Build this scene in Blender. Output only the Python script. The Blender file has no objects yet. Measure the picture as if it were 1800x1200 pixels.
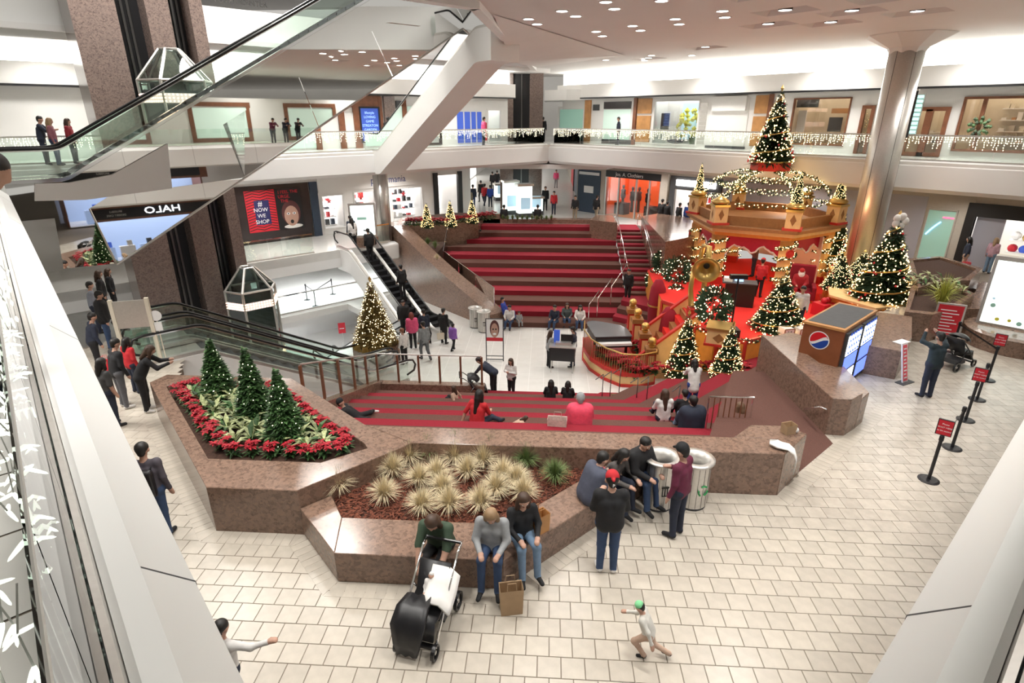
import bpy, math, random
import numpy as np
from mathutils import Vector, Matrix
R = math.radians
S2 = math.sqrt(0.5)
scene = bpy.context.scene
COL = scene.collection
# ---------------------------------------------------------------- camera
CAMZ = 6.75
cd = bpy.data.cameras.new('camera'); cam = bpy.data.objects.new('camera', cd); COL.objects.link(cam)
cd.sensor_width = 36.0; cd.lens = 20.0; cd.clip_start = 0.05; cd.clip_end = 400
cam.location = (0, 0, CAMZ); cam.rotation_euler = (R(90 - 21.5), 0, R(3.5))
scene.camera = cam
# ---------------------------------------------------------------- world, exposure
w = bpy.data.worlds.new('world'); scene.world = w; w.use_nodes = True
w.node_tree.nodes['Background'].inputs[0].default_value = (1.0, 0.96, 0.9, 1)
w.node_tree.nodes['Background'].inputs[1].default_value = 0.5
vs = scene.view_settings
vs.view_transform = 'Standard'; vs.look = 'None'; vs.gamma = 1; vs.use_curve_mapping = False; vs.exposure = 0.14
# ---------------------------------------------------------------- the mall's ceiling lamps
def area(x, y, z, size, power, col=(1, .97, .92), rx=0, rz=0, sy=None, spread=150):
    ld = bpy.data.lights.new('ceiling_lamp', 'AREA'); ld.shape = 'DISK' if sy is None else 'RECTANGLE'
    ld.size = size; ld.energy = power; ld.color = col; ld.spread = R(spread)
    if sy is not None: ld.size_y = sy
    o = bpy.data.objects.new('ceiling_lamp', ld); COL.objects.link(o)
    o.location = (x, y, z); o.rotation_euler = (rx, 0, rz); return o
ATRIUM = [(2.5, 6.5), (9, 8), (-3.5, 7.5), (6, 13), (1, 16), (13, 16), (8, 22), (15, 23), (2, 26), (9, 30), (2, 36), (0, 11), (-8.5, 9)]
for x, y in ATRIUM: area(x, y, 9.66, .9, 128 if y < 25 else 95, spread=110)
for x, y in [(-3, 3.5), (3.5, 2.5), (-6.5, 7), (7.5, 6)]: area(x, y, 9.66, .9, 75, spread=110)
for x, y in [(4.5, 40.5), (9, 36), (13.5, 31.5), (18, 27), (-6, 39), (-11, 34.5), (-15.5, 29.5), (-20, 24), (21, 13), (14, 8), (-19, 14), (-15, 6), (8, 0)]: area(x, y, 9.66, .9, 150, spread=140)
for x, y in [(-10, 22), (-14, 19), (-6, 29), (-12, 26)]: area(x, y, 14.4, 2.0, 520)
for x, y, p in [(-2, 44, 150), (6, 38.5, 120), (13, 31.5, 90), (18, 26.5, 70), (-9, 36, 170), (-15, 30, 110), (23, 10, 80), (-14, 6, 200), (-17, 12, 200), (-12, 11, 120)]:
    area(x, y, 3.62, 1.2, p)
for x, y, p in [(-13, 33, 170), (-17, 29.5, 170), (-14, 31, 150)]: area(x, y, -0.96, 1.6, p, (.92, .96, 1))
for x, y, p in [(-12, 27, 200), (-9, 30, 150), (-16, 31, 150)]: area(x, y, -4.05, 1.6, p, (.95, .97, 1))
# ---------------------------------------------------------------- photograph geometry: pixel (1800x1200) -> place
_cp, _sp, _cyw, _syw = math.cos(R(21.5)), math.sin(R(21.5)), math.cos(R(3.5)), math.sin(R(3.5))
def ray(px, py):
    X = px - 900; U = 600 - py; f = 1000 * _cp + U * _sp
    return X * _cyw - f * _syw, X * _syw + f * _cyw, U * _cp - 1000 * _sp
def G(px, py, z=0.0):
    r = ray(px, py); t = (z - CAMZ) / r[2]; return r[0] * t, r[1] * t
class Wall:          # vertical plane a*x+b*y=c with in-plane coordinate s; n points to the atrium
    def __init__(s, a, b, c):
        l = math.hypot(a, b); s.a, s.b, s.c = a / l, b / l, c / l
        s.e = Vector((s.b, -s.a, 0)); s.n = Vector((-s.a, -s.b, 0)); s.o = Vector((s.a * s.c, s.b * s.c, 0))
        s.rz = math.atan2(s.e.y, s.e.x)
    def at(s, px, py):
        r = ray(px, py); t = s.c / (s.a * r[0] + s.b * r[1]); p = Vector((r[0] * t, r[1] * t, 0))
        return (p - s.o).dot(s.e), CAMZ + r[2] * t
    def pt(s, u, z, d=0.0):
        p = s.o + s.e * u + s.n * d; return Vector((p.x, p.y, z))
# ---------------------------------------------------------------- materials
M = {}
def mat(name, col, rough=.5, metal=0, emit=None, es=1.0, spec=.5, var=0, vscale=8, bump=0, bscale=60, coat=0, rnd=0):
    m = bpy.data.materials.new(name); m.use_nodes = True; nt = m.node_tree; b = nt.nodes['Principled BSDF']
    b.inputs['Base Color'].default_value = (*col, 1); b.inputs['Roughness'].default_value = rough; b.inputs['Metallic'].default_value = metal
    b.inputs['Specular IOR Level'].default_value = spec; b.inputs['Coat Weight'].default_value = coat; b.inputs['Coat Roughness'].default_value = .08
    src = None
    if var:
        tc = nt.nodes.new('ShaderNodeTexCoord'); no = nt.nodes.new('ShaderNodeTexNoise'); no.inputs['Scale'].default_value = vscale; no.inputs['Detail'].default_value = 4
        nt.links.new(tc.outputs['Object'], no.inputs['Vector'])
        mr = nt.nodes.new('ShaderNodeMapRange'); mr.inputs[1].default_value = .25; mr.inputs[2].default_value = .75; mr.inputs[3].default_value = 1 - var; mr.inputs[4].default_value = 1 + var
        nt.links.new(no.outputs[0], mr.inputs[0]); src = mr.outputs[0]
    if rnd:
        oi = nt.nodes.new('ShaderNodeObjectInfo'); ge = nt.nodes.new('ShaderNodeNewGeometry'); ad = nt.nodes.new('ShaderNodeMath'); ad.operation = 'ADD'
        nt.links.new(oi.outputs['Random'], ad.inputs[0]); nt.links.new(ge.outputs['Random Per Island'], ad.inputs[1])
        fr = nt.nodes.new('ShaderNodeMath'); fr.operation = 'FRACT'; nt.links.new(ad.outputs[0], fr.inputs[0])
        m2 = nt.nodes.new('ShaderNodeMapRange'); m2.inputs[3].default_value = 1 - rnd; m2.inputs[4].default_value = 1 + rnd; nt.links.new(fr.outputs[0], m2.inputs[0])
        if src is not None:
            mu = nt.nodes.new('ShaderNodeMath'); mu.operation = 'MULTIPLY'; nt.links.new(src, mu.inputs[0]); nt.links.new(m2.outputs[0], mu.inputs[1]); src = mu.outputs[0]
        else: src = m2.outputs[0]
    if src is not None:
        mx = nt.nodes.new('ShaderNodeVectorMath'); mx.operation = 'SCALE'; mx.inputs[0].default_value = col
        nt.links.new(src, mx.inputs['Scale']); nt.links.new(mx.outputs[0], b.inputs['Base Color'])
    if bump:
        tc = nt.nodes.new('ShaderNodeTexCoord'); no = nt.nodes.new('ShaderNodeTexNoise'); no.inputs['Scale'].default_value = bscale; no.inputs['Detail'].default_value = 3
        nt.links.new(tc.outputs['Object'], no.inputs['Vector']); bp = nt.nodes.new('ShaderNodeBump'); bp.inputs['Strength'].default_value = bump; bp.inputs['Distance'].default_value = .02
        nt.links.new(no.outputs[0], bp.inputs['Height']); nt.links.new(bp.outputs[0], b.inputs['Normal'])
    if emit is not None:
        b.inputs['Emission Color'].default_value = (*emit, 1); b.inputs['Emission Strength'].default_value = es
    M[name] = m; return m
def nosample(name): M[name].cycles.emission_sampling = 'NONE'
def granite(name, c1, c2, c3, rough=.18, scale=26):
    m = bpy.data.materials.new(name); m.use_nodes = True; nt = m.node_tree; b = nt.nodes['Principled BSDF']; b.inputs['Roughness'].default_value = rough
    tc = nt.nodes.new('ShaderNodeTexCoord'); vo = nt.nodes.new('ShaderNodeTexVoronoi'); vo.inputs['Scale'].default_value = scale
    wp = nt.nodes.new('ShaderNodeTexNoise'); wp.inputs['Scale'].default_value = scale * .5; wp.inputs['Detail'].default_value = 3
    mv = nt.nodes.new('ShaderNodeMix'); mv.data_type = 'VECTOR'; mv.inputs[0].default_value = .12
    nt.links.new(tc.outputs['Object'], wp.inputs['Vector']); nt.links.new(tc.outputs['Object'], mv.inputs[4]); nt.links.new(wp.outputs['Color'], mv.inputs[5]); nt.links.new(mv.outputs[1], vo.inputs['Vector'])
    cr = nt.nodes.new('ShaderNodeValToRGB'); e = cr.color_ramp.elements; e[0].color = (*c1, 1); e[1].color = (*c3, 1); e[0].position = .12; e[1].position = .93
    e.new(.5).color = (*c2, 1); e.new(.8).color = (c2[0] * 1.25, c2[1] * 1.2, c2[2] * 1.15, 1)
    sx = nt.nodes.new('ShaderNodeSeparateColor'); nt.links.new(vo.outputs['Color'], sx.inputs[0])
    n2 = nt.nodes.new('ShaderNodeTexNoise'); n2.inputs['Scale'].default_value = scale * 3.2; n2.inputs['Detail'].default_value = 3; nt.links.new(tc.outputs['Object'], n2.inputs['Vector'])
    mm = nt.nodes.new('ShaderNodeMix'); mm.inputs[0].default_value = .58; nt.links.new(sx.outputs[0], mm.inputs[2]); nt.links.new(n2.outputs[0], mm.inputs[3])
    nt.links.new(mm.outputs[0], cr.inputs[0]); nt.links.new(cr.outputs[0], b.inputs['Base Color']); M[name] = m
def glass(name, tint, refl=.9, base=.06):
    m = bpy.data.materials.new(name); m.use_nodes = True; nt = m.node_tree; nt.nodes.remove(nt.nodes['Principled BSDF'])
    t = nt.nodes.new('ShaderNodeBsdfTransparent'); t.inputs[0].default_value = (*tint, 1); g = nt.nodes.new('ShaderNodeBsdfGlossy'); g.inputs['Roughness'].default_value = .02; g.inputs[0].default_value = (refl,) * 3 + (1,)
    f = nt.nodes.new('ShaderNodeFresnel'); f.inputs[0].default_value = 1.5; ad = nt.nodes.new('ShaderNodeMath'); ad.operation = 'ADD'; ad.inputs[1].default_value = base; ad.use_clamp = True
    mx = nt.nodes.new('ShaderNodeMixShader'); nt.links.new(f.outputs[0], ad.inputs[0]); nt.links.new(ad.outputs[0], mx.inputs[0]); nt.links.new(t.outputs[0], mx.inputs[1]); nt.links.new(g.outputs[0], mx.inputs[2])
    nt.links.new(mx.outputs[0], nt.nodes['Material Output'].inputs[0]); M[name] = m
mat('white_paint', (.80, .79, .77), .55, var=.03, vscale=.6)
mat('fascia', (.78, .78, .77), .45, var=.02, vscale=.5)
mat('ceiling_paint', (.74, .73, .72), .7, var=.02, vscale=.4)
mat('cream_paint', (.72, .66, .54), .6, var=.03)
mat('tile', (.525, .475, .405), .27, var=.10, vscale=5, rnd=.06, bump=.02, bscale=40)
mat('grout', (.20, .165, .13), .8, var=.1)
mat('court_tile', (.74, .73, .70), .2, var=.04, vscale=3, rnd=.04)
mat('upper_tile', (.50, .52, .44), .25, var=.12, vscale=4, rnd=.06)
granite('granite', (.075, .046, .034), (.235, .152, .113), (.46, .33, .255), .17, 24)

granite('granite_tower', (.055, .038, .034), (.22, .165, .145), (.42, .34, .30), .2, 30)
mat('carpet_red', (.27, .010, .024), .95, var=.25, vscale=60, bump=.3, bscale=300)
mat('carpet_brown', (.125, .056, .042), .95, var=.3, vscale=60, bump=.3, bscale=300)
mat('carpet_set', (.72, .018, .012), .9, var=.12, vscale=40)
mat('steel', (.66, .64, .61), .38, .85, var=.06, vscale=20)
mat('steel_dark', (.16, .155, .15), .35, 1)
mat('chrome', (.85, .85, .85), .08, 1)
mat('mirror', (.86, .86, .84), .015, 1)
mat('black', (.012, .012, .014), .4)
mat('black_rubber', (.010, .010, .011), .3)
mat('black_wall', (.035, .026, .026), .25, var=.2, vscale=1)
mat('charcoal', (.06, .062, .066), .6, var=.1)
glass('glass', (.93, .975, .95), .9, .02)
glass('glass_green', (.70, .86, .80), .9, .04)
glass('glass_clear', (.97, .98, .98), .9, .02)
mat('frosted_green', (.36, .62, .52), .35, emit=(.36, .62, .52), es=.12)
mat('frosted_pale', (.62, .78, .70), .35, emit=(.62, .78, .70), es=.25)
mat('wood_orange', (.50, .245, .085), .45, var=.18, vscale=3)
mat('wood_brown', (.20, .075, .036), .45, var=.2, vscale=4)
mat('grey_hoarding', (.40, .39, .44), .7, var=.04, vscale=.5)
mat('tan_wall', (.48, .43, .37), .7, var=.04)
mat('lamp', (1, 1, 1), .5, emit=(1, .97, .92), es=14); nosample('lamp')
mat('cove', (1, 1, 1), .5, emit=(1, .965, .88), es=7.0)
mat('store_light', (1, 1, 1), .5, emit=(1, .98, .95), es=2.2)
mat('store_warm', (1, .9, .75), .5, emit=(1, .80, .58), es=1.1)
mat('store_blue', (.5, .6, 1), .5, emit=(.25, .42, .95), es=1.3)
mat('screen_white', (.9, 1, .95), .4, emit=(.86, 1, .95), es=1.15)
mat('bulb_white', (1, .95, .8), .4, emit=(1, .90, .66), es=4.5); nosample('bulb_white')
mat('bulb_near', (.95, 1, .90), .4, emit=(.93, 1, .86), es=1.25); nosample('bulb_near')
mat('bulb_warm', (1, .8, .45), .4, emit=(1, .66, .28), es=8); nosample('bulb_warm')
mat('bulb_soft', (1, .9, .6), .4, emit=(1, .84, .52), es=5); nosample('bulb_soft')
mat('pine', (.022, .055, .022), .8, var=.4, vscale=9)
mat('pine_gold', (.24, .17, .055), .7, var=.4, vscale=9)
mat('leaf_green', (.050, .115, .034), .55, var=.3, vscale=7, rnd=.7)
mat('leaf_pale', (.36, .40, .20), .5, var=.5, vscale=9, rnd=.4)
mat('poinsettia_red', (.40, .007, .020), .6, var=.3, vscale=14, rnd=.25)
mat('grass_tan', (.70, .60, .40), .7, rnd=.3)
mat('grass_green', (.17, .24, .085), .7, rnd=.3)
mat('mulch', (.15, .045, .024), .9, rnd=.6)
mat('soil', (.055, .026, .016), .95, var=.4, vscale=20)
mat('gold', (.62, .42, .14), .3, .8)
mat('orange_set', (.72, .30, .055), .55, var=.12, vscale=4)
mat('cream_set', (.80, .55, .26), .55, var=.08, vscale=4)
mat('red_set', (.55, .030, .022), .5, var=.1)
mat('magenta_set', (.50, .012, .05), .5, var=.08)
mat('white_set', (.85, .82, .78), .6)
mat('brown_set', (.30, .135, .045), .6, var=.15)
mat('sign_red', (.60, .015, .03), .5)
mat('ink_white', (.88, .88, .88), .6)
mat('ink_black', (.01, .01, .01), .6)
mat('ink_blue', (.02, .05, .22), .6)
mat('paper_brown', (.42, .285, .165), .8, var=.08)
mat('white_cloth', (.82, .80, .77), .85, var=.05)
# ---------------------------------------------------------------- mesh helpers
def link(o, parent=None):
    COL.objects.link(o)
    if parent is not None: o.parent = parent
    return o
def tag(o, label=None, cat=None, group=None, kind=None):
    if label: o['label'] = label
    if cat: o['category'] = cat
    if group: o['group'] = group
    if kind: o['kind'] = kind
    return o
def thing(name, label, cat, loc=(0, 0, 0), rz=0, group=None):
    o = bpy.data.objects.new(name, None); o.empty_display_size = .1; link(o)
    o.location = loc; o.rotation_euler = (0, 0, rz); return tag(o, label, cat, group)
class MB:
    def __init__(s): s.v = []; s.f = []; s.mi = []; s.cur = 0; s.sm = []; s.smooth = False
    def add(s, vs, fs):
        b = len(s.v); s.v.extend([tuple(p) for p in vs]); s.f.extend([tuple(i + b for i in f) for f in fs]); s.mi.extend([s.cur] * len(fs)); s.sm.extend([s.smooth] * len(fs)); return s
    def box(s, x0, x1, y0, y1, z0, z1, T=None):
        vs = [Vector((x, y, z)) for z in (z0, z1) for x, y in ((x0, y0), (x1, y0), (x1, y1), (x0, y1))]
        if T is not None: vs = [T @ v for v in vs]
        return s.add(vs, [(3, 2, 1, 0), (4, 5, 6, 7), (0, 1, 5, 4), (1, 2, 6, 5), (2, 3, 7, 6), (3, 0, 4, 7)])
    def cbox(s, c, d, rz=0, T=None):
        T0 = Matrix.Translation(c) @ Matrix.Rotation(rz, 4, 'Z')
        return s.box(-d[0] / 2, d[0] / 2, -d[1] / 2, d[1] / 2, -d[2] / 2, d[2] / 2, T0 if T is None else T @ T0)
    def wbox(s, W, u0, u1, z0, z1, d0, d1):
        ps = [W.pt(u, z, d) for z in (z0, z1) for u, d in ((u0, d1), (u1, d1), (u1, d0), (u0, d0))]
        return s.add(ps, [(3, 2, 1, 0), (4, 5, 6, 7), (0, 1, 5, 4), (1, 2, 6, 5), (2, 3, 7, 6), (3, 0, 4, 7)])
    def prism(s, poly, z0, z1, T=None):
        n = len(poly)
        a = sum(poly[i][0] * poly[(i + 1) % n][1] - poly[(i + 1) % n][0] * poly[i][1] for i in range(n))
        if a < 0: poly = poly[::-1]
        f = lambda z, i: z[i] if isinstance(z, (list, tuple)) else z
        vs = [Vector((p[0], p[1], f(z0, i))) for i, p in enumerate(poly)] + [Vector((p[0], p[1], f(z1, i))) for i, p in enumerate(poly)]
        if T is not None: vs = [T @ v for v in vs]
        return s.add(vs, [tuple(range(n - 1, -1, -1)), tuple(range(n, 2 * n))] + [(i, (i + 1) % n, n + (i + 1) % n, n + i) for i in range(n)])
    def quad(s, *p): return s.add(p, [tuple(range(len(p)))])
    def tube(s, path, r, seg=6, cap=True):
        path = [Vector(p) for p in path]; n = len(path); rs = r if isinstance(r, (list, tuple)) else [r] * n
        vs = []; prev = None
        for i, p in enumerate(path):
            d = (path[min(i + 1, n - 1)] - path[max(i - 1, 0)]).normalized()
            if prev is None:
                a = Vector((0, 0, 1)) if abs(d.z) < .9 else Vector((1, 0, 0)); x = d.cross(a).normalized()
            else:
                x = (prev - d * prev.dot(d)).normalized()
            prev = x; y = d.cross(x)
            for k in range(seg):
                t = 2 * math.pi * k / seg; vs.append(p + (x * math.cos(t) + y * math.sin(t)) * rs[i])
        fs = [(i * seg + k, i * seg + (k + 1) % seg, (i + 1) * seg + (k + 1) % seg, (i + 1) * seg + k) for i in range(n - 1) for k in range(seg)]
        if cap: fs += [tuple(range(seg - 1, -1, -1)), tuple(range((n - 1) * seg, n * seg))]
        return s.add(vs, fs)
    def lathe(s, prof, seg=16, c=(0, 0, 0), T=None, cap=True):
        n = len(prof); vs = []
        for r, z in prof:
            for k in range(seg):
                t = 2 * math.pi * k / seg; vs.append(Vector((c[0] + r * math.cos(t), c[1] + r * math.sin(t), c[2] + z)))
        if T is not None: vs = [T @ v for v in vs]
        fs = [(i * seg + k, i * seg + (k + 1) % seg, (i + 1) * seg + (k + 1) % seg, (i + 1) * seg + k) for i in range(n - 1) for k in range(seg)]
        if cap and prof[0][0] > 1e-4: fs.append(tuple(range(seg - 1, -1, -1)))
        if cap and prof[-1][0] > 1e-4: fs.append(tuple(range((n - 1) * seg, n * seg)))
        return s.add(vs, fs)
    def ball(s, c, r, seg=8, rings=5, sc=(1, 1, 1)):
        prof = [(max(1e-5, math.sin(math.pi * i / rings)) * r, -math.cos(math.pi * i / rings) * r) for i in range(rings + 1)]
        b = len(s.v); s.lathe(prof, seg)
        for i in range(b, len(s.v)): v = s.v[i]; s.v[i] = (v[0] * sc[0] + c[0], v[1] * sc[1] + c[1], v[2] * sc[2] + c[2])
        return s
    def octa(s, c, r, h=None):
        h = h or r; x, y, z = c
        return s.add([(x + r, y, z), (x, y + r, z), (x - r, y, z), (x, y - r, z), (x, y, z + h), (x, y, z - h)], [(0, 1, 4), (1, 2, 4), (2, 3, 4), (3, 0, 4), (1, 0, 5), (2, 1, 5), (3, 2, 5), (0, 3, 5)])
    def mesh(s, name, mats):
        me = bpy.data.meshes.new(name); me.from_pydata(s.v, [], s.f)
        for m in (mats if isinstance(mats, (list, tuple)) else [mats]): me.materials.append(M[m])
        if any(s.mi): me.polygons.foreach_set('material_index', s.mi)
        if any(s.sm): me.polygons.foreach_set('use_smooth', s.sm)
        me.update(); return me
    def build(s, name, mats, parent=None, kind=None):
        o = bpy.data.objects.new(name, s.mesh(name, mats)); link(o, parent)
        if kind: o['kind'] = kind
        return o
def bevel(o, w=.02, seg=2):
    b = o.modifiers.new('bevel', 'BEVEL'); b.width = w; b.segments = seg; b.limit_method = 'ANGLE'; return o
def inst(me, name, loc=(0, 0, 0), rz=0, sc=1, parent=None, rot=None):
    o = bpy.data.objects.new(name, me); link(o, parent); o.location = loc; o.rotation_euler = rot or (0, 0, rz)
    o.scale = (sc,) * 3 if not isinstance(sc, (tuple, list)) else sc; return o
def copy_tree(o, loc, rz=0, sc=1, label=None, group=None):
    c = o.copy(); COL.objects.link(c); c.location = loc; c.rotation_euler = (0, 0, rz); c.scale = (sc,) * 3 if not isinstance(sc, (tuple, list)) else sc
    if label: c['label'] = label
    if group: c['group'] = group
    for ch in list(o.children):
        d = ch.copy(); COL.objects.link(d); d.parent = c
        for g in list(ch.children): e = g.copy(); COL.objects.link(e); e.parent = d
    return c
def text(name, body, size, m, parent=None, loc=(0, 0, 0), rot=(0, 0, 0), ext=.004, align='CENTER', sx=1, mirror=False):
    cu = bpy.data.curves.new(name, 'FONT'); cu.body = body; cu.size = size; cu.extrude = ext; cu.align_x = align; cu.align_y = 'CENTER'; cu.resolution_u = 2
    t = bpy.data.objects.new(name, cu); COL.objects.link(t); bpy.context.view_layer.update()
    me = bpy.data.meshes.new_from_object(t.evaluated_get(bpy.context.evaluated_depsgraph_get())); bpy.data.objects.remove(t)
    me.materials.clear(); me.materials.append(M[m]); me.name = name
    o = bpy.data.objects.new(name, me); link(o, parent); o.location = loc; o.rotation_euler = rot; o.scale = (sx, 1, 1); return o
def wtext(name, body, size, m, W, u, z, d, parent=None, sx=1):
    p = W.pt(u, z, d); return text(name, body, size, m, parent, p, (R(90), 0, math.atan2(W.e.y, W.e.x)), sx=sx)
def struct(o): o['kind'] = 'structure'; return o
def clip(poly, a, b, c):          # keep a*x+b*y<=c
    out = []
    for i in range(len(poly)):
        p, q = poly[i], poly[(i + 1) % len(poly)]; dp = a * p[0] + b * p[1] - c; dq = a * q[0] + b * q[1] - c
        if dp <= 0: out.append(p)
        if dp * dq < 0: t = dp / (dp - dq); out.append((p[0] + (q[0] - p[0]) * t, p[1] + (q[1] - p[1]) * t))
    return out
# ================================================================ SETTING: floors
UP, CT, LO, CEIL = 5.0, -3.2, -7.2, 9.75
HOLE_S = [(15, 25.4), (15, 23.4), (6.75, 15.15), (6.45, 15.15), (6.45, 11.85), (4.5, 9.9), (-3.6, 9.9), (-6.05, 12.0), (-9.2, 12.1), (-10.9, 15.1), (-12.9, 17.1), (-15.2, 15.2), (-20.75, 20.75)]
F1 = [(-34, 20.75), (-34, -20), (34, -20), (34, 34), (24, 34)] + HOLE_S
F2 = [(-4.4, 39.05), (5.9, 39.05), (15, 29.9), (15, 25.4), (24, 34), (30, 90), (-40, 90), (-40, 20.75), (-20.75, 20.75), (-9.2, 32.3), (-9.3, 36.4), (-6.4, 37.0)]
fl = struct(MB().prism(F1, -.45, -.012).build('floor', 'grout'))
struct(MB().prism(F2, -.45, 0).build('floor_plaza', 'court_tile'))
# floor tiles: running bond, the nearest ones singly, the rest joined
T = .315; rnd = random.Random(4)
def inpoly(x, y, P):
    c = False
    for i in range(len(P)):
        (x1, y1), (x2, y2) = P[i], P[i - 1]
        if (y1 > y) != (y2 > y) and x < (x2 - x1) * (y - y1) / (y2 - y1) + x1: c = not c
    return c
PL_OUT = [(-9.3, 11.62), (-5.67, 7.74), (-4.09, 7.74), (-3.13, 6.72), (-.55, 6.72), (2.1, 9.37), (4.52, 9.37), (5.24, 10.16), (4.6, 10.6), (-9, 12.4)]
cells = []
for j in range(int(-3 / T), int(26 / T)):
    for i in range(int(-16 / T), int(22 / T)):
        x = (i + (.5 if j % 2 else 0)) * T; y = 6.70 - T * 1.02 + (j - 20) * T
        if y < 2.5 or y > 25.5 or not inpoly(x, y, F1) or inpoly(x, y, PL_OUT): continue
        if x + y < 1 or y - x < 0: continue
        cells.append((x, y))
def seen(c):
    x, y = c; X = x * _cyw + y * _syw; f = -x * _syw + y * _cyw; d = f * _cp + CAMZ * _sp; u = f * _sp - CAMZ * _cp
    px, py = 900 + 1000 * X / d, 600 - 1000 * u / d
    return py < 1215 and 240 < px < 1640 and py > 880 and px > 288 + (py - 930) * .36 and px < 1790 - (py - 700) * .45
cells.sort(key=lambda c: c[1] - (0 if seen(c) else -100))
g = .004; h = T / 2 - g
tm = MB().add([(-h, -h, -.012), (h, -h, -.012), (h, h, -.012), (-h, h, -.012), (-h + .004, -h + .004, 0), (h - .004, -h + .004, 0), (h - .004, h - .004, 0), (-h + .004, h - .004, 0)],
              [(4, 5, 6, 7), (0, 1, 5, 4), (1, 2, 6, 5), (2, 3, 7, 6), (3, 0, 4, 7)]).mesh('floor_tile', 'tile')
for x, y in cells[:300]: inst(tm, 'floor_tile', (x, y, rnd.uniform(-.001, .0006)), parent=fl)
rest = MB()
for x, y in cells[300:]: rest.add([(x - h, y - h, 0), (x + h, y - h, 0), (x + h, y + h, 0), (x - h, y + h, 0)], [(0, 1, 2, 3)])
rest.build('floor_tile', 'tile', fl, 'stuff')
# soldier course of half-width tiles along the planter base
def course(a, b, ea=0, eb=0):
    a, b = Vector((*a, 0)), Vector((*b, 0)); d = (b - a); L = d.length; d.normalize(); nrm = Vector((d.y, -d.x, 0)); n = max(1, round(L / .158)); wd = L / n
    for k in range(n):
        t0, t1 = k * wd + .004, (k + 1) * wd - .004
        o0 = 0 + (ea if k == 0 else 0); o1 = 0 + (eb if k == n - 1 else 0)
        p = [a + d * t0, a + d * t0 + nrm * .30 - d * o0 * .30, a + d * t1 + nrm * .30 + d * o1 * .30, a + d * t1]
        c = sum(p, Vector()) / 4
        m = MB().add([q - c for q in p[::1]] + [q - c + Vector((0, 0, .003)) for q in p], [(4, 5, 6, 7), (0, 1, 5, 4), (1, 2, 6, 5), (2, 3, 7, 6), (3, 0, 4, 7)])
        o = m.build('border_tile', 'tile', fl); o.location = c
course((-9.3, 11.62), (-5.67, 7.74), 0, .4); course((-5.67, 7.74), (-4.09, 7.74), .4, -.4); course((-4.09, 7.74), (-3.13, 6.72), -.4, .4); course((-3.13, 6.72), (-.55, 6.72), .4, .4)
course((-.55, 6.72), (2.1, 9.37), .4, -.4); course((2.1, 9.37), (4.52, 9.37), -.4, .4); course((4.52, 9.37), (8.6, 13.45), .4, 0)
MB().prism([(-9.3, 11.62), (-5.8, 7.35), (-3.2, 6.38), (-.4, 6.38), (2.3, 9.05), (4.7, 9.05), (8.9, 13.3), (8.5, 13.5), (4.4, 9.4), (-5.6, 7.8)], -.011, -.0015).build('border_bed', 'grout', fl)
# court, lower floor
COURT = [(-11.55, 30.75), (-6.6, 25.8), (-7.6, 24.3), (-10.5, 21.4), (-6.1, 17), (-6.1, 19.0), (-3, 19.0), (10, 19.0), (16, 26), (16, 31), (6, 31), (-2.2, 28.6), (-9.9, 34.4), (-12.3, 32.0)]
cf = struct(MB().prism(COURT, CT - .35, CT).build('floor_court', 'court_tile'))
struct(MB().prism([(-9.2, 32.6), (-20, 22), (-30, 30), (-18, 44), (-9.2, 36)], CT - .35, CT - .003).build('floor_booth', 'court_tile'))
struct(MB().prism([(-28, 12), (0, 12), (0, 45), (-28, 45)], LO - .3, LO).build('floor_lower', 'court_tile'))
g2 = MB()
for k in range(28):
    x = -6 + k * .6
    if k < 22: g2.box(x - .008, x + .008, 19.3, 27.2, CT, CT + .0012)
for k in range(14): y = 19.4 + k * .6; g2.box(-6, 8, y - .008, y + .008, CT, CT + .0012)
g2.build('tile_joint', 'white_paint', cf)
# ================================================================ balconies (upper level ring)
EDGE = {'far_right': (Wall(1, 1, 41.5), 0), 'far_left': (Wall(-1, 1, 41.5), 0)}
def balcony(name, W, u0, u1, depth, zt=UP, zb=3.78, tile='court_tile'):
    b = MB().wbox(W, u0, u1, zt - .12, zt, -depth, -.02); o = struct(b.build('floor_' + name, tile))
    struct(MB().wbox(W, u0, u1, zb + .1, zb + .3, -depth, -.3).build('ceiling_' + name, 'white_paint'))
    f = MB()
    pr = [(0, zb + .16), (.0, zt - .16), (-.05, zt - .06), (-.17, zt + .05), (-.30, zt + .05), (-.30, zb), (-.14, zb)]
    A = [W.pt(u0, z, d) for d, z in pr]; Bq = [W.pt(u1, z, d) for d, z in pr]; n = len(pr)
    f.add(A + Bq, [(i, i + n, (i + 1) % n + n, (i + 1) % n) for i in range(n)] + [tuple(range(n)), tuple(range(2 * n - 1, n - 1, -1))])
    struct(f.build('trim_' + name, 'fascia')); return o
WR, WL = Wall(1, 1, 41.5), Wall(-1, 1, 41.5)
NL, NR = Wall(-1, -1, -.30), Wall(1, -1, -.30)    # near edges that meet under the camera: left runs to (-20,20), right to (20,20)
balcony('far_right', WR, -29.35, 0, 6.5)
for nm, W, u0, u1 in (('far_left', WL, 0, 29.35),): balcony(nm, W, u0, u1, 6.5)
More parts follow.
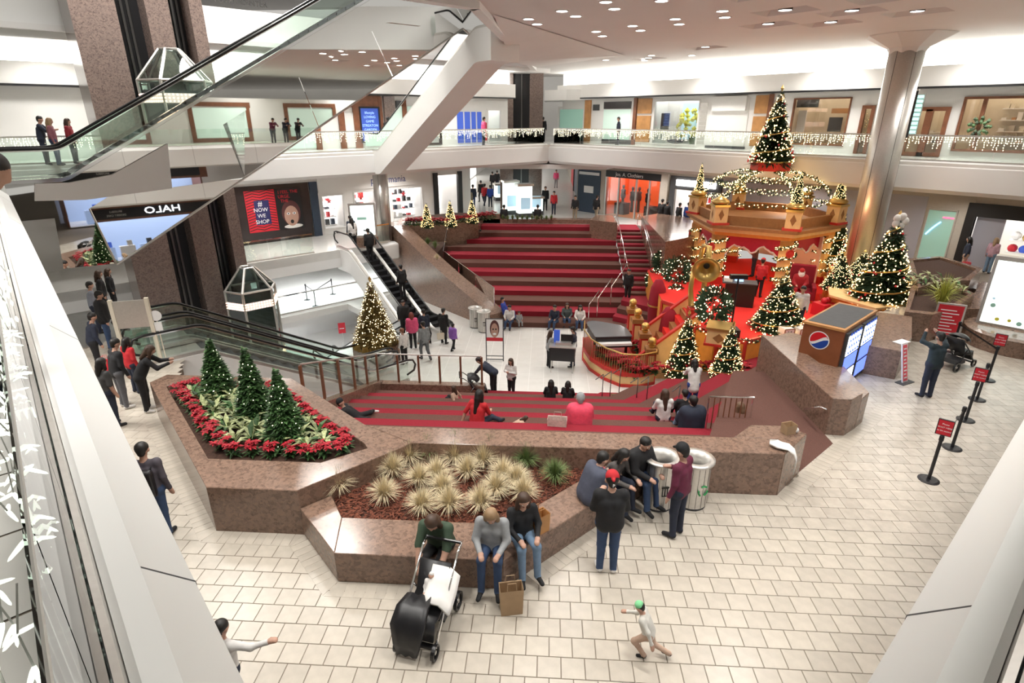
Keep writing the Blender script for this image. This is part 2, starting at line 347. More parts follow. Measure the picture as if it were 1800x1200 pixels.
# near left / near right edges (plane offsets chosen from the photograph; both pass almost under the lens)
def near_edge(name, sgn, L):
    # profile across the edge: t>0 into the atrium
    e = Vector((-S2 * sgn, S2, 0)); n = Vector((S2 * sgn, S2, 0)); n = Vector((S2, S2, 0)) if sgn > 0 else Vector((-S2, S2, 0))
    def sweep(pr, nm, m, par=None, s0=-.6, s1=L, st=True):
        b = MB(); A = [n * t + e * s0 + Vector((0, 0, z)) for t, z in pr]; B_ = [n * t + e * s1 + Vector((0, 0, z)) for t, z in pr]; k = len(pr)
        b.add(A + B_, [((i, i + k, (i + 1) % k + k, (i + 1) % k) if sgn < 0 else ((i + 1) % k, (i + 1) % k + k, i + k, i)) for i in range(k)] + [tuple(range(k)), tuple(range(2 * k - 1, k - 1, -1))])
        o = b.build(nm, m, par)
        if st and par is None: struct(o)
        return o
    sweep([(-6.5, UP - .1), (-6.5, UP), (-.15, UP), (-.15, UP - .1)], 'floor_' + name, 'grout')
    tr = sweep([(-.06, UP - .3), (-.06, UP + .03), (-.03, UP + .055), (.07, UP + .055), (.24, UP - .13), (.24, UP - 1.15), (.05, UP - 1.25), (-.3, UP - 1.25), (-.3, UP - .3)], 'trim_' + name, 'fascia')
    for s in (2.35, 6.2, 10.1, 14, 18): # joints between fascia panels
        sweep([(.073, UP + .0525), (.2435, UP - .1325), (.2435, UP - 1.15), (.2415, UP - 1.15), (.2415, UP - .13), (.07, UP + .0505)], 'panel_joint', 'charcoal', tr, s, s + .012)
    sweep([(-.30, UP - 1.2), (-.30, UP - 1.0), (-6.5, UP - 1.0), (-6.5, UP - 1.2)], 'ceiling_' + name, 'white_paint')
    gb = thing('glass_balustrade', {1: 'glass balustrade with a steel shoe hung with white icicle lights, nearest left edge', -1: 'glass balustrade with a steel shoe along the nearest right edge'}[sgn], 'balustrade')
    sweep([(-.165, UP + .001), (-.165, UP + .075), (-.13, UP + .085), (-.118, UP + .085), (-.118, UP + .03), (-.096, UP + .03), (-.096, UP + .085), (-.07, UP + .075), (-.06, UP + .001)], 'shoe_rail', 'steel', gb)
    sweep([(-.118, UP + .031), (-.118, UP + .045), (-.096, UP + .045), (-.096, UP + .031)], 'gasket', 'black_rubber', gb)
    for k in range(int(L / 1.55)):
        sweep([(-.113, UP + .05), (-.113, UP + 1.05), (-.101, UP + 1.05), (-.101, UP + .05)], 'glass_panel', 'glass', gb, k * 1.55 - .3, k * 1.55 + 1.23)
    # wide upper-floor tiles seen through the glass
    ft = MB(); fb_ = MB()
    for i in range(12):
        for j in range(int(L / .61)):
            t0, t1, s0, s1 = -.17 - (i + 1) * .5, -.17 - i * .5 - .005, j * .61 - .6, j * .61 - .005
            q = [n * t0 + e * s0, n * t1 + e * s0, n * t1 + e * s1, n * t0 + e * s1]
            if sgn < 0: pass
            else: q = q[::-1]
            (fb_ if i == 0 else ft).add([p + Vector((0, 0, UP + .004)) for p in q], [(0, 1, 2, 3)])
    ft.build('floor_tile', 'upper_tile', bpy.data.objects['floor_' + name], 'stuff')
    fb_.build('border_tile', 'court_tile', bpy.data.objects['floor_' + name], 'stuff')
    return e, n
EL, NLn = near_edge('near_left', 1, 20.0)
ER, NRn = near_edge('near_right', -1, 28.0)
# left inner corner of the upper ring: floor plate that carries the escalator landing
struct(MB().prism([(-14.4, 14.15), (-20.5, 20.4), (-30, 12), (-22, 6)], UP - .12, UP - .001).build('floor_landing', 'upper_tile'))
struct(MB().prism([(0, 41.45), (4.7, 46.2), (9, 52), (-9, 52), (-4.7, 46.2)], UP - .14, UP - .004).build('floor_far_corner', 'court_tile'))
# glass balustrade + icicle lights along the far edges
def far_rail(name, W, u0, u1, label, gaps=()):
    gb = thing('glass_balustrade', label, 'balustrade'); n = int((u1 - u0) / 2.4); p = (u1 - u0) / n
    for k in range(n):
        a, b = u0 + k * p, u0 + (k + 1) * p
        if any(a < g[1] and b > g[0] for g in gaps): continue
        MB().wbox(W, a + .015, b - .015, UP + .09, UP + 1.04, -.25, -.235).build('glass_panel', 'glass', gb)
    MB().wbox(W, u0, u1, UP + 1.03, UP + 1.08, -.27, -.215).build('handrail', 'steel', gb)
    MB().wbox(W, u0, u1, UP + .045, UP + .11, -.27, -.215).build('shoe_rail', 'steel', gb)
    return gb
far_rail('far_right', WR, -29.1, -.2, 'long glass balustrade above the right-hand shop row, hung with lights')
far_rail('far_left', WL, .2, 29.1, 'long glass balustrade of the upper walkway behind the white escalator')
def icicles(W, u0, u1, label, step=.105):
    t = thing('icicle_light_string', label, 'lights', group='icicle lights on the balustrades'); rr = random.Random(len(label))
    wire = MB(); wire.wbox(W, u0, u1, UP + 1.0, UP + 1.015, -.212, -.2); b = MB(); u = u0
    while u < u1:
        L = rr.choice((.12, .2, .3, .42, .5)); z = UP + 1.0
        for k in range(int(L / .085) + 1):
            p = W.pt(u + rr.uniform(-.02, .02), z - k * .085 - rr.uniform(0, .03), -.20 + rr.uniform(-.005, .02)); b.octa(p, .0165, .026)
        u += step * rr.uniform(.7, 1.3)
    wire.build('wire', 'white_paint', t); b.build('bulb', 'bulb_white', t, 'stuff')
icicles(WR, -29.1, -.2, 'icicle light string on the balustrade above the right-hand shops')
icicles(WL, .5, 29.1, 'icicle light string on the balustrade behind the white escalator')
def floor_rail(W, u0, u1, z, label):
    gb = thing('glass_balustrade', label, 'balustrade'); n = max(1, int((u1 - u0) / 2)); p = (u1 - u0) / n
    for k in range(n): MB().wbox(W, u0 + k * p + .02, u0 + (k + 1) * p - .02, z + .06, z + .98, -.2, -.186).build('glass_panel', 'glass', gb)
    MB().wbox(W, u0, u1, z + .98, z + 1.05, -.22, -.165).build('handrail', 'chrome', gb); MB().wbox(W, u0, u1, z - .02, z + .06, -.22, -.165).build('shoe_rail', 'steel', gb)
floor_rail(WL, 5.0, 12.0, 0, 'glass balustrade with a chrome rail in front of the black poster wall'); floor_rail(WL, 14.2, 16.6, 0, 'short glass balustrade beside the round column of the stationery shop')
floor_rail(Wall(-1, 1, 42.3), 5.0, 15.5, CT, 'glass balustrade along the edge of the white booth floor')
# main-level edges under the balconies (far left floor edge with its white band)
MB().wbox(Wall(-1, 1, 41.5), 0, 16.7, -.95, -.02, -.25, .0).build('trim_main_edge', 'fascia')['kind'] = 'structure'
bevel(struct(MB().prism([(-9.9, 31.0), (-8.55, 32.35), (-8.95, 33.0), (-10.6, 31.7)], -.95, -.03).build('trim_corner_edge', 'fascia')), .1, 3)
struct(MB().wbox(Wall(-1, 1, 42.3), 0, 16.5, CT - .75, CT - .01, -.2, .0).build('trim_court_edge', 'fascia'))
struct(MB().wbox(Wall(-1, 1, 56), -2, 27, CT, -.9, -.2, 0).build('wall_booth', 'white_paint'))
struct(MB().prism([(-10.2, 31.6), (-20, 22), (-30, 30), (-18, 44), (-10.6, 36)], -.9, -.7).build('ceiling_booth', 'white_paint'))
struct(MB().wbox(Wall(-1, 1, 52), -2, 26, LO, CT - .7, -.2, 0).build('wall_lower', 'white_paint'))
struct(MB().prism([(-9.2, 33.2), (-20, 22.5), (-28, 30), (-18, 44), (-9.2, 38)], CT - .75, CT - .4).build('ceiling_lower', 'white_paint'))
struct(MB().wbox(Wall(1, 1, 24.6), -36, -30.2, LO, -.95, -.25, -.05).build('wall_lower_side', 'white_paint')); struct(MB().wbox(Wall(1, 1, 24.6), -30.2, -17, LO, CT - .4, -.25, -.05).build('wall_lower_back', 'white_paint'))
struct(MB().prism([(-28, 8), (34, 8), (34, 9), (-28, 9)], LO, CT - .4).build('wall_lower_near', 'white_paint'))
# ================================================================ ceilings
# flat plates around the escalator well; downlights; coffers over the right walkway
c1 = [(-21, -1), (-2.0, 18.0), (-1.0, 40.5), (-3.5, 44), (-1, 50), (40, 50), (40, -25), (-40, -25), (-40, -14)]
def uv(u, v): return (u * S2 - v * S2, u * S2 + v * S2)      # u to the right-far wall direction NE, v to NW
mc = MB(); mc.prism(c1, CEIL, CEIL + .5)
ce = struct(mc.build('ceiling', 'ceiling_paint'))
struct(MB().prism([(-3.5, 44), (-1.0, 40.5), (-9.2, 32.3), (-24, 17.5), (-50, 40), (-20, 70), (-1, 50)], CEIL, CEIL + .2).build('ceiling_far_left', 'ceiling_paint'))
struct(MB().prism([(-40, -14), (-40, -20), (-21, -1), (-17, 9), (-24, 17.5), (-50, 40)], CEIL, CEIL + .2).build('ceiling_left', 'ceiling_paint'))
struct(MB().prism([(-45, 5), (5, 5), (5, 50), (-45, 50)], 14.6, 14.8).build('ceiling_well', 'ceiling_paint'))
# level-three edge around the well
wl = struct(MB().wbox(Wall(-1, 1, 41.9), -4, 29.6, CEIL - .25, 11.2, -.25, 0).build('trim_level_three', 'fascia'))
wtext('wall_lettering', 'TOWN CENTER', .32, 'steel_dark', Wall(-1, 1, 41.9), Wall(-1, 1, 41.9).at(423, 4)[0], Wall(-1, 1, 41.9).at(423, 4)[1], .01, wl)
struct(MB().prism([(-21.3, -.8), (-2.2, 18.3), (-2.0, 18.0), (-21, -1)], CEIL - .2, 11.2).build('trim_well_near', 'fascia'))
struct(MB().prism([(-2.3, 18.1), (-1.2, 40.6), (-.9, 40.6), (-2.0, 18.0)], CEIL - .2, 11.2).build('trim_well_side', 'fascia'))
# angular facets in the ceiling by the top of the white escalator
struct(MB().add([(-1.8, 20.2, CEIL - .02), (-1, 40.5, CEIL - .02), (3.8, 33, CEIL - .03), (-1.9, 30, CEIL - .55)], [(0, 3, 2), (3, 1, 2), (0, 1, 3), (0, 2, 1)]).build('ceiling_facet', 'white_paint'))
def downlight(x, y, z=CEIL, r=.17):
    t = tag(bpy.data.objects.new('downlight', None)); link(t, ce); t.location = (x, y, z)
    return t
dl_ring = MB().lathe([(.17, 0), (.215, 0), (.215, -.02), (.17, -.02)], 16, cap=False).mesh('trim_ring', 'white_paint'); dl_lens = MB().lathe([(.17, -.016), (.001, -.018)], 16).mesh('lens', 'lamp')
def zpt(px, py, z):
    r = ray(px, py); t = (z - CAMZ) / r[2]; return r[0] * t, r[1] * t
for px, py in [(988, 19), (1012, 28), (1065, 3), (1080, 15), (929, 33), (944, 42), (1112, 45), (1126, 53), (1187, 33), (1194, 42), (1270, 19), (1274, 30), (1048, 55), (1059, 63), (1163, 1), (1145, 97), (1065, 105), (1133, 106), (1216, 97)]:
    x, y = zpt(px, py, CEIL); o = inst(dl_ring, 'downlight', (x, y, CEIL), parent=ce); inst(dl_lens, 'lens', parent=o)
x, y = zpt(31, 58, CEIL); o = inst(dl_ring, 'downlight', (x, y, CEIL), parent=ce); inst(dl_lens, 'lens', parent=o)
# coffers: trays cut into the slab, each with a lamp
cofp = []
for px, py in [(1350, 44), (1460, 41), (1380, 20), (1497, 21), (1612, 22), (1560, -2), (1440, 2), (1690, 1), (1240, 84), (1317, 80), (1140, 103), (1330, -8)]:
    x, y = zpt(px, py, CEIL)
    if all(math.hypot(x - a, y - b) > 2.0 for a, b in cofp): cofp.append((x, y))
cu = MB(); rot = Matrix.Rotation(R(-45), 4, 'Z')
for x, y in cofp:
    T_ = Matrix.Translation((x, y, CEIL)) @ rot; q = [(-.92, -.6, -.05), (.92, -.6, -.05), (.92, .6, -.05), (-.92, .6, -.05), (-.45, -.26, .33), (.45, -.26, .33), (.45, .26, .33), (-.45, .26, .33)]
    cu.add([T_ @ Vector(p) for p in q], [(3, 2, 1, 0), (4, 5, 6, 7), (0, 1, 5, 4), (1, 2, 6, 5), (2, 3, 7, 6), (3, 0, 4, 7)])
cu = cu.build('coffer_cut', 'white_paint'); bo = ce.modifiers.new('coffers', 'BOOLEAN'); bo.object = cu; bo.operation = 'DIFFERENCE'; bo.solver = 'EXACT'; bpy.context.view_layer.update()
me_ = bpy.data.meshes.new_from_object(ce.evaluated_get(bpy.context.evaluated_depsgraph_get())); ce.modifiers.clear(); ce.data = me_; bpy.data.objects.remove(cu)
lm = MB().lathe([(.21, .02), (.21, .33), (.19, .33), (.19, .03)], 14, cap=False).mesh('lamp_can', 'steel_dark'); l2 = MB().lathe([(.19, .035), (.001, .03)], 14).mesh('lens', 'lamp')
for x, y in cofp: o = inst(lm, 'lamp_can', (x, y, CEIL), R(-45), parent=ce); inst(l2, 'lens', parent=o)
# cove: glowing recess above the upper shopfronts
UR, UL = Wall(1, 1, 47.5), Wall(-1, 1, 47.5)
def cove(name, W, u0, u1):
    struct(MB().wbox(W, u0, u1, 8.05, 8.92, -.3, .62).build('trim_header_' + name, 'white_paint'))
    struct(MB().wbox(W, u0, u1, 7.98, 8.055, -.2, .66).build('trim_line_' + name, 'black'))
    c = struct(MB().wbox(W, u0, u1, 8.94, 9.68, -.06, -.02).build('wall_cove_' + name, 'cove'))
cove('far_right', UR, -32.2, 3); cove('far_left', UL, -3, 29.5)

for nm, b4 in (('back', (-46, 46, -25.3, -25)), ('east', (42, 42.3, -25, 40)), ('west', (-46.3, -46, -25, 60)), ('east_far', (30, 30.3, 40, 90))): struct(MB().box(*b4, LO if nm != 'back' else 0, 15).build('wall_' + nm, 'white_paint'))
struct(MB().box(-46, 46, 90, 90.3, LO, 15).build('wall_north', 'white_paint'))
# ================================================================ SHOPS
def U(W, px, py=225): return W.at(px, py)[0]
def wp(W, u0, u1, z0, z1, d0, d1, name, m, parent): return MB().wbox(W, u0, u1, z0, z1, d0, d1).build(name, m, parent)
def pwp(W, x0, x1, z0, z1, d0, d1, name, m, parent, py=225): return wp(W, U(W, x0, py), U(W, x1, py), z0, z1, d0, d1, name, m, parent)
def frame(W, u0, u1, z0, z1, t, d0, d1, name, m, parent, bottom=True):
    b = MB(); b.wbox(W, u0, u0 + t, z0, z1, d0, d1); b.wbox(W, u1 - t, u1, z0, z1, d0, d1); b.wbox(W, u0 + t, u1 - t, z1 - t, z1, d0, d1)
    if bottom: b.wbox(W, u0 + t, u1 - t, z0, z0 + t, d0, d1)
    return b.build(name, m, parent)
def bay(W, u0, u1, z0, z1, depth, parent, back='white_paint', floor='court_tile', lit='store_light', side=None, pane='glass_clear'):
    s = side or back
    wp(W, u0, u1, z0, z1, -depth - .1, -depth, 'back_wall', back, parent)
    wp(W, u0 - .1, u0, z0, z1, -depth, -.06, 'side_wall', s, parent); wp(W, u1, u1 + .1, z0, z1, -depth, -.06, 'side_wall', s, parent)
    wp(W, u0, u1, z1, z1 + .08, -depth, -.06, 'shop_ceiling', lit, parent); wp(W, u0, u1, z0 - .04, z0 + .01, -depth, -.06, 'shop_floor', floor, parent)
    if pane: wp(W, u0, u1, z0, z1, -.05, -.035, 'window_pane', pane, parent)
def shop(label, cat='shopfront', name='shopfront'): return thing(name, label, cat)
def walls(name, W, u0, u1, z0, z1, bays, m):
    b = MB(); cur = u0
    for a, c, bz0, bz1 in sorted(bays):
        if a > cur: b.wbox(W, cur, a, z0, z1, -.25, 0)
        if bz1 < z1: b.wbox(W, a, c, bz1, z1, -.25, 0)
        if bz0 > z0: b.wbox(W, a, c, z0, bz0, -.25, 0)
        cur = c
    b.wbox(W, cur, u1, z0, z1, -.25, 0); return struct(b.build(name, m))
# ---- upper right row
W = UR; bays = []
def B4(x0, x1, z0, z1): r = (U(W, x0), U(W, x1), z0, z1); bays.append(r); return r
s = shop('upper shop hoarded with dark green glass, left end of the far right row')
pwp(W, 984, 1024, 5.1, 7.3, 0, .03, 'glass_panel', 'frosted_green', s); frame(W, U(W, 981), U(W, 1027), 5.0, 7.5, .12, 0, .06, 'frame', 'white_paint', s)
pwp(W, 1028, 1038, 5, 7.9, 0, .12, 'pilaster', 'wood_orange', s)
s = shop('upper shop with pale frosted glass under a black transom')
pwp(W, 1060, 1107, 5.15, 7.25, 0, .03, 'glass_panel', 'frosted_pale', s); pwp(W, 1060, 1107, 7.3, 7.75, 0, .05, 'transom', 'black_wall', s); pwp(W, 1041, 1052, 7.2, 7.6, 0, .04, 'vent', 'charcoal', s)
pwp(W, 1060, 1112, 5.0, 5.3, 0, .1, 'plinth', 'charcoal', s); pwp(W, 1113, 1118, 5, 7.95, 0, .15, 'pilaster', 'wood_brown', s)
for a, c in ((5.2, 6.85), (6.98, 7.9)): pwp(W, 1119, 1143, a, c, 0, .06, 'timber_panel', 'wood_orange', s)
s = shop('bright upper display window with yellow foliage artwork and a green pot'); r = B4(1147, 1226, 5.1, 7.75); bay(W, *r, 1.6, s, 'white_paint')
frame(W, *r, .06, -.1, .04, 'frame', 'white_paint', s)
rr = random.Random(5)
b = MB()
for k in range(70):
    u = U(W, rr.uniform(1177, 1222)); z = 5.6 + rr.random() ** 1.4 * 1.6; b.octa(W.pt(u, z, -.9 + rr.uniform(-.2, .2)), rr.uniform(.08, .2), rr.uniform(.1, .22))
mat('yellow_art', (.75, .72, .10), .7, rnd=.3); mat('sky_art', (.50, .72, .88), .7, emit=(.5, .72, .88), es=.35)
b.build('foliage_art', 'yellow_art', s, 'stuff'); pwp(W, 1174, 1224, 5.4, 7.6, -1.55, -1.5, 'backdrop', 'sky_art', s)
pwp(W, 1152, 1166, 6.0, 7.0, -.6, -.55, 'poster', 'charcoal', s); b = MB().lathe([(.2, 0), (.27, .5), (.23, .5)], 14, W.pt(U(W, 1212), 5.11, -.5)); b.build('pot', 'leaf_green', s)
mat('navy', (.02, .035, .10), .7); b = MB().lathe([(.05, 0), (.5, .12), (.55, .25), (.1, .3)], 12, W.pt(U(W, 1180), 5.12, -.6)); b.build('bench_seat', 'navy', s)
s = shop('blank white boarded upper shopfront with a projecting white sign board')
pwp(W, 1246, 1312, 5.15, 7.8, 0, .05, 'board', 'white_paint', s); pwp(W, 1250, 1308, 7.1, 7.9, .05, .2, 'sign_board', 'white_paint', s); pwp(W, 1244, 1314, 5.0, 5.14, 0, .1, 'plinth', 'charcoal', s)
for k in range(11): pwp(W, 1228, 1240, 5.2 + k * .22, 5.38 + k * .22, 0, .03, 'louvre', 'steel', s)
s = shop('upper shop pier of two timber panels beside a dark post, behind the treetop')
for a, c in ((5.2, 6.8), (6.95, 7.9)): pwp(W, 1322, 1345, a, c, 0, .06, 'timber_panel', 'wood_orange', s)
pwp(W, 1346, 1353, 5, 7.95, 0, .15, 'pilaster', 'wood_brown', s)
def shelf_goods(W, u0, u1, z0, n, depth, parent, seed, cols=('cream_paint', 'wood_orange', 'white_paint', 'carpet_red', 'charcoal')):
    q = random.Random(seed)
    for k in range(n):
        z = z0 + k * .5; wp(W, u0, u1, z, z + .04, -depth, -depth + .35, 'shelf', 'white_paint', parent)
        u = u0 + .05
        while u < u1 - .2:
            wd = q.uniform(.1, .3); wp(W, u, u + wd, z + .04, z + q.uniform(.12, .4), -depth + .05, -depth + .28, 'goods', q.choice(cols), parent); u += wd + q.uniform(.03, .25)
s = shop('warmly lit upper restaurant window with a menu board, left of the steel column'); r = B4(1388, 1488, 5.35, 7.7); bay(W, *r, 3.0, s, 'cream_paint', 'wood_orange', 'store_warm')
frame(W, *r, .07, -.1, .05, 'frame', 'wood_brown', s); pwp(W, 1388, 1425, 7.25, 7.65, -.5, -.4, 'valance', 'charcoal', s); pwp(W, 1388, 1402, 5.4, 7.1, -.9, -.8, 'screen', 'ink_white', s)
pwp(W, 1426, 1450, 6.0, 6.75, -2.2, -2.15, 'menu_board', 'charcoal', s); shelf_goods(W, U(W, 1455), r[1] - .1, 5.7, 4, 2.9, s, 3); pwp(W, 1432, 1485, 6.95, 7.2, -2.0, -1.8, 'counter_sign', 'wood_orange', s)
s = shop('upper doorway with timber posts just left of the steel column'); r = B4(1509, 1532, 5.02, 7.3); bay(W, *r, 2.5, s, 'cream_paint', 'wood_orange', 'store_warm'); frame(W, *r, .16, -.1, .08, 'frame', 'wood_brown', s, False)
s = shop('upper shop doorway with heavy brown timber posts just right of the steel column'); r = B4(1592, 1664, 5.02, 7.2); bay(W, *r, 3.0, s, 'cream_paint', 'wood_orange', 'store_warm')
frame(W, *r, .18, -.1, .1, 'frame', 'wood_brown', s); pwp(W, 1622, 1634, 5.02, 7.1, -.1, .1, 'mullion', 'wood_brown', s); shelf_goods(W, r[0] + .3, r[1] - .3, 5.5, 2, 2.9, s, 8)
s = shop('upper shop window with a thin timber frame and a green wreath, far right'); r = B4(1682, 1880, 5.3, 7.6); bay(W, *r, 3.0, s, 'cream_paint', 'wood_orange', 'store_warm')
frame(W, *r, .1, -.1, .08, 'frame', 'wood_brown', s); pwp(W, 1716, 1723, 5.35, 7.55, -.1, .05, 'mullion', 'wood_brown', s); shelf_goods(W, r[0] + 1.0, r[1] - .3, 5.6, 4, 2.9, s, 11, ('cream_paint', 'white_paint', 'wood_orange', 'tan_wall'))
b = MB(); 
for k in range(60):
    a = k * .7; rad = .3 + .1 * math.sin(k * 2.3); b.octa(W.pt(U(W, 1722) + rad * math.cos(a), 6.35 + rad * math.sin(a), .12 + .04 * math.sin(k)), .09, .09)
b.build('wreath', 'leaf_green', s)
walls('wall_upper_right', UR, -32.2, 3, UP, 8.1, bays, 'white_paint')
# ---- upper left row (behind the escalators)
W = UL; bays = []
s = shop('upper shop with wide brown timber frame around a white hoarding beside the blue sign')
pwp(W, 596, 606, 5, 7.9, 0, .12, 'pilaster', 'wood_brown', s); pwp(W, 606, 622, 5.05, 7.0, 0, .05, 'hoarding', 'white_paint', s); pwp(W, 622, 634, 5, 7.9, 0, .12, 'pilaster', 'wood_brown', s); pwp(W, 606, 672, 7.3, 7.95, 0, .1, 'lintel', 'wood_brown', s)
sg = thing('sign_board', 'glowing blue upper-level notice board in a brown frame', 'sign')
mat('sign_blue', (.03, .07, .35), .4, emit=(.03, .075, .36), es=.8); mat('sign_blue_text', (.3, .5, 1), .4, emit=(.35, .55, 1), es=1.0)
pwp(W, 634, 666, 5.4, 7.25, .02, .1, 'panel', 'sign_blue', sg); frame(W, U(W, 632), U(W, 668), 5.3, 7.35, .1, 0, .14, 'frame', 'black', sg); pwp(W, 667, 673, 5, 7.9, 0, .12, 'pilaster', 'wood_brown', s)
for k, tx in enumerate(('lifestyle', 'LOVING', 'GAME', 'STREATON', 'GARDEN', 'PARK', 'PRIVATE')): wtext('sign_text', tx, .21, 'sign_blue_text', W, U(W, 650), 7.0 - k * .24, .105, sg)
s = shop('upper granite pier and white shop with a dark awning beside the escalator handrail')
pwp(W, 676, 694, 5, 7.95, 0, .2, 'granite_pier', 'granite_tower', s); pwp(W, 698, 734, 7.2, 7.7, 0, .1, 'awning', 'charcoal', s); pwp(W, 698, 712, 5.05, 7.1, 0, .05, 'door_panel', 'ink_white', s)
r = B4(714, 775, 5.05, 7.6); bay(W, *r, 3, s, 'white_paint'); frame(W, *r, .12, -.1, .1, 'frame', 'black_wall', s); pwp(W, 716, 742, 5.1, 7.5, -.5, -.3, 'dark_panel', 'charcoal', s); pwp(W, 745, 772, 7.0, 7.5, -.6, -.4, 'sign_band', 'frosted_pale', s)
s = shop('upper shop with blue posters and a bright white doorway left of the far lift')
for a, c in ((804, 814), (817, 826), (829, 836), (839, 846)): pwp(W, a, c, 5.1, 7.1, 0, .05, 'blue_panel', 'sign_blue', s)
r = B4(856, 882, 5.02, 7.3); bay(W, *r, 2, s, 'white_paint'); frame(W, *r, .1, -.1, .06, 'frame', 'white_paint', s); pwp(W, 848, 855, 5.2, 6.4, 0, .05, 'red_poster', 'sign_red', s)
s_=0; walls('wall_upper_left', UL, -3, 29.3, UP, 8.1, bays, 'white_paint')
s = shop('upper-left shop with brown timber surround and pale green glass, seen beside the mirrored escalator')
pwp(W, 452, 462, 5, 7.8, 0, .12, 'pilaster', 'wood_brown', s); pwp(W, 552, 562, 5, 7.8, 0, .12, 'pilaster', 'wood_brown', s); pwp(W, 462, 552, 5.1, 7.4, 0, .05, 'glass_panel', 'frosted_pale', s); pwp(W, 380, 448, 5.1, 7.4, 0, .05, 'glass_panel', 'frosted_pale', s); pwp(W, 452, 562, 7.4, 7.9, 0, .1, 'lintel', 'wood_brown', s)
# ---- far corner: lift tower between the two rows, white canopies
def box_thing(name, label, cat, boxes, mats):
    t = thing(name, label, cat)
    for (nm, m, x0, x1, y0, y1, z0, z1) in boxes: MB().box(x0, x1, y0, y1, z0, z1).build(nm, m, t)
    return t
box_thing('lift_tower', 'far granite lift tower with a black glazed shaft at the back corner', 'tower',
          [('granite_pier', 'granite_tower', -3.75, -2.72, 46, 48, 0, CEIL), ('granite_pier', 'granite_tower', -1.5, -.5, 46, 48, 0, CEIL), ('shaft', 'black', -2.72, -1.5, 46.5, 48, 0, CEIL), ('guide_rail', 'steel_dark', -2.15, -2.07, 46.4, 46.5, 0, CEIL), ('floor_slab', 'white_paint', -2.72, -1.5, 46.2, 46.5, 3.8, 5)], None)
struct(MB().prism([(-8.5, 39), (-5.2, 42.2), (-3.9, 46), (-3.9, 50), (-9, 50), (-12, 40)], 7.9, 8.6).build('trim_canopy_left', 'white_paint'))
struct(MB().prism([(-.4, 46), (1.2, 44.6), (3.3, 44.2), (6, 50), (-.4, 50)], 7.9, 8.6).build('trim_canopy_right', 'white_paint'))
struct(MB().prism([(-9, 50), (-4, 46.2), (-.5, 46.2), (1.4, 44.2), (9, 52), (9, 62), (-9, 62)], UP - .4, UP).build('floor_upper_far', 'court_tile'))
struct(MB().box(-12, 12, 60, 60.3, UP, 9).build('wall_upper_far', 'white_paint'))
struct(MB().prism([(-9, 50), (-4, 41), (0, 41.5), (4, 41), (9, 52), (9, 90), (-14, 90), (-14, 50)], 3.4, 3.7).build('ceiling_corridor', 'white_paint'))
for y in range(46, 88, 4): MB().box(-4.5, -.5, y, y + 1.2, 3.36, 3.395).build('ceiling_panel_light', 'store_light', bpy.data.objects['ceiling_corridor'])
# ---- main level, right row
LR = Wall(1, 1, 47.5); LL = Wall(-1, 1, 48.0); W = LR; bays = []
def V4(x0, x1, z0, z1): r = (U(W, x0, 390), U(W, x1, 390), z0, z1); bays.append(r); return r
s = shop('dark navy hoarding with a white notice at the corridor corner'); mat('navy_wall', (.035, .055, .09), .5, var=.1)
q = lambda x: U(W, x, 390)
wp(W, q(1014), q(1052), 0, 3.1, 0, .06, 'panel', 'navy_wall', s); wp(W, q(1025), q(1041), 1.45, 1.95, .06, .08, 'notice', 'ink_white', s); wp(W, q(1016), q(1050), 2.75, 2.95, .06, .1, 'sign_band', 'ink_white', s)
s = shop('menswear shop with an orange-red interior and mannequins behind glass'); r = V4(1062, 1158, 0.02, 2.75); mat('orange_wall', (.72, .10, .02), .6, emit=(.72, .10, .02), es=.25)
bay(W, *r, 2.6, s, 'orange_wall', 'wood_orange', 'store_light'); wp(W, r[0], r[1], 2.75, 3.2, 0, .12, 'sign_band', 'black', s); wtext('sign_text', 'Jos. A. Clothiers', .36, 'ink_white', W, (r[0] + r[1]) / 2 - .3, 2.97, .125, s)
for x in (1062, 1084, 1114, 1137, 1156): wp(W, q(x) - .05, q(x) + .05, 0, 2.75, -.06, .06, 'mullion', 'steel', s)
def mannequin(W, u, d, z, s, m):
    p = W.pt(u, z, d); b = MB(); b.smooth = True; b.lathe([(.12, 0), (.1, .8), (.17, .85), (.2, 1.05), (.16, 1.25), (.2, 1.42), (.07, 1.5), (.06, 1.54), (.1, 1.62), (.09, 1.76), (.001, 1.8)], 12, p); b.build('mannequin', m, s)
for x, m in ((1070, 'charcoal'), (1095, 'black'), (1102, 'carpet_brown'), (1122, 'black'), (1139, 'white_cloth'), (1147, 'white_cloth')): mannequin(W, q(x), -.9 - (x % 3) * .3, .3, s, m)
for x in (1066, 1118, 1130): wp(W, q(x), q(x) + .9, 0, .85, -1.5, -.8, 'display_table', 'black', s)
pil = shop('plain grey pilaster between the two lit shops on the right', 'pilaster', 'pilaster'); wp(W, q(1159), q(1171), 0, 3.25, 0, .25, 'shaft', 'tan_wall', pil); wp(W, q(1158), q(1172), 0, .2, 0, .3, 'base', 'tan_wall', pil)
s = shop('bright white jewellery shop with a glowing white sign beside the gazebo'); r = V4(1180, 1246, 0.02, 2.35); bay(W, *r, 3, s, 'store_light', 'court_tile', 'store_light', side='white_paint')
wp(W, q(1173), q(1262), 2.4, 3.2, 0, .1, 'sign_band', 'charcoal', s); wp(W, q(1184), q(1252), 2.62, 2.98, .1, .16, 'lightbox', 'lamp', s); shelf_goods(W, r[0] + .3, r[1] - .3, .3, 4, 2.8, s, 21, ('sign_red', 'charcoal', 'white_paint', 'sign_blue'))
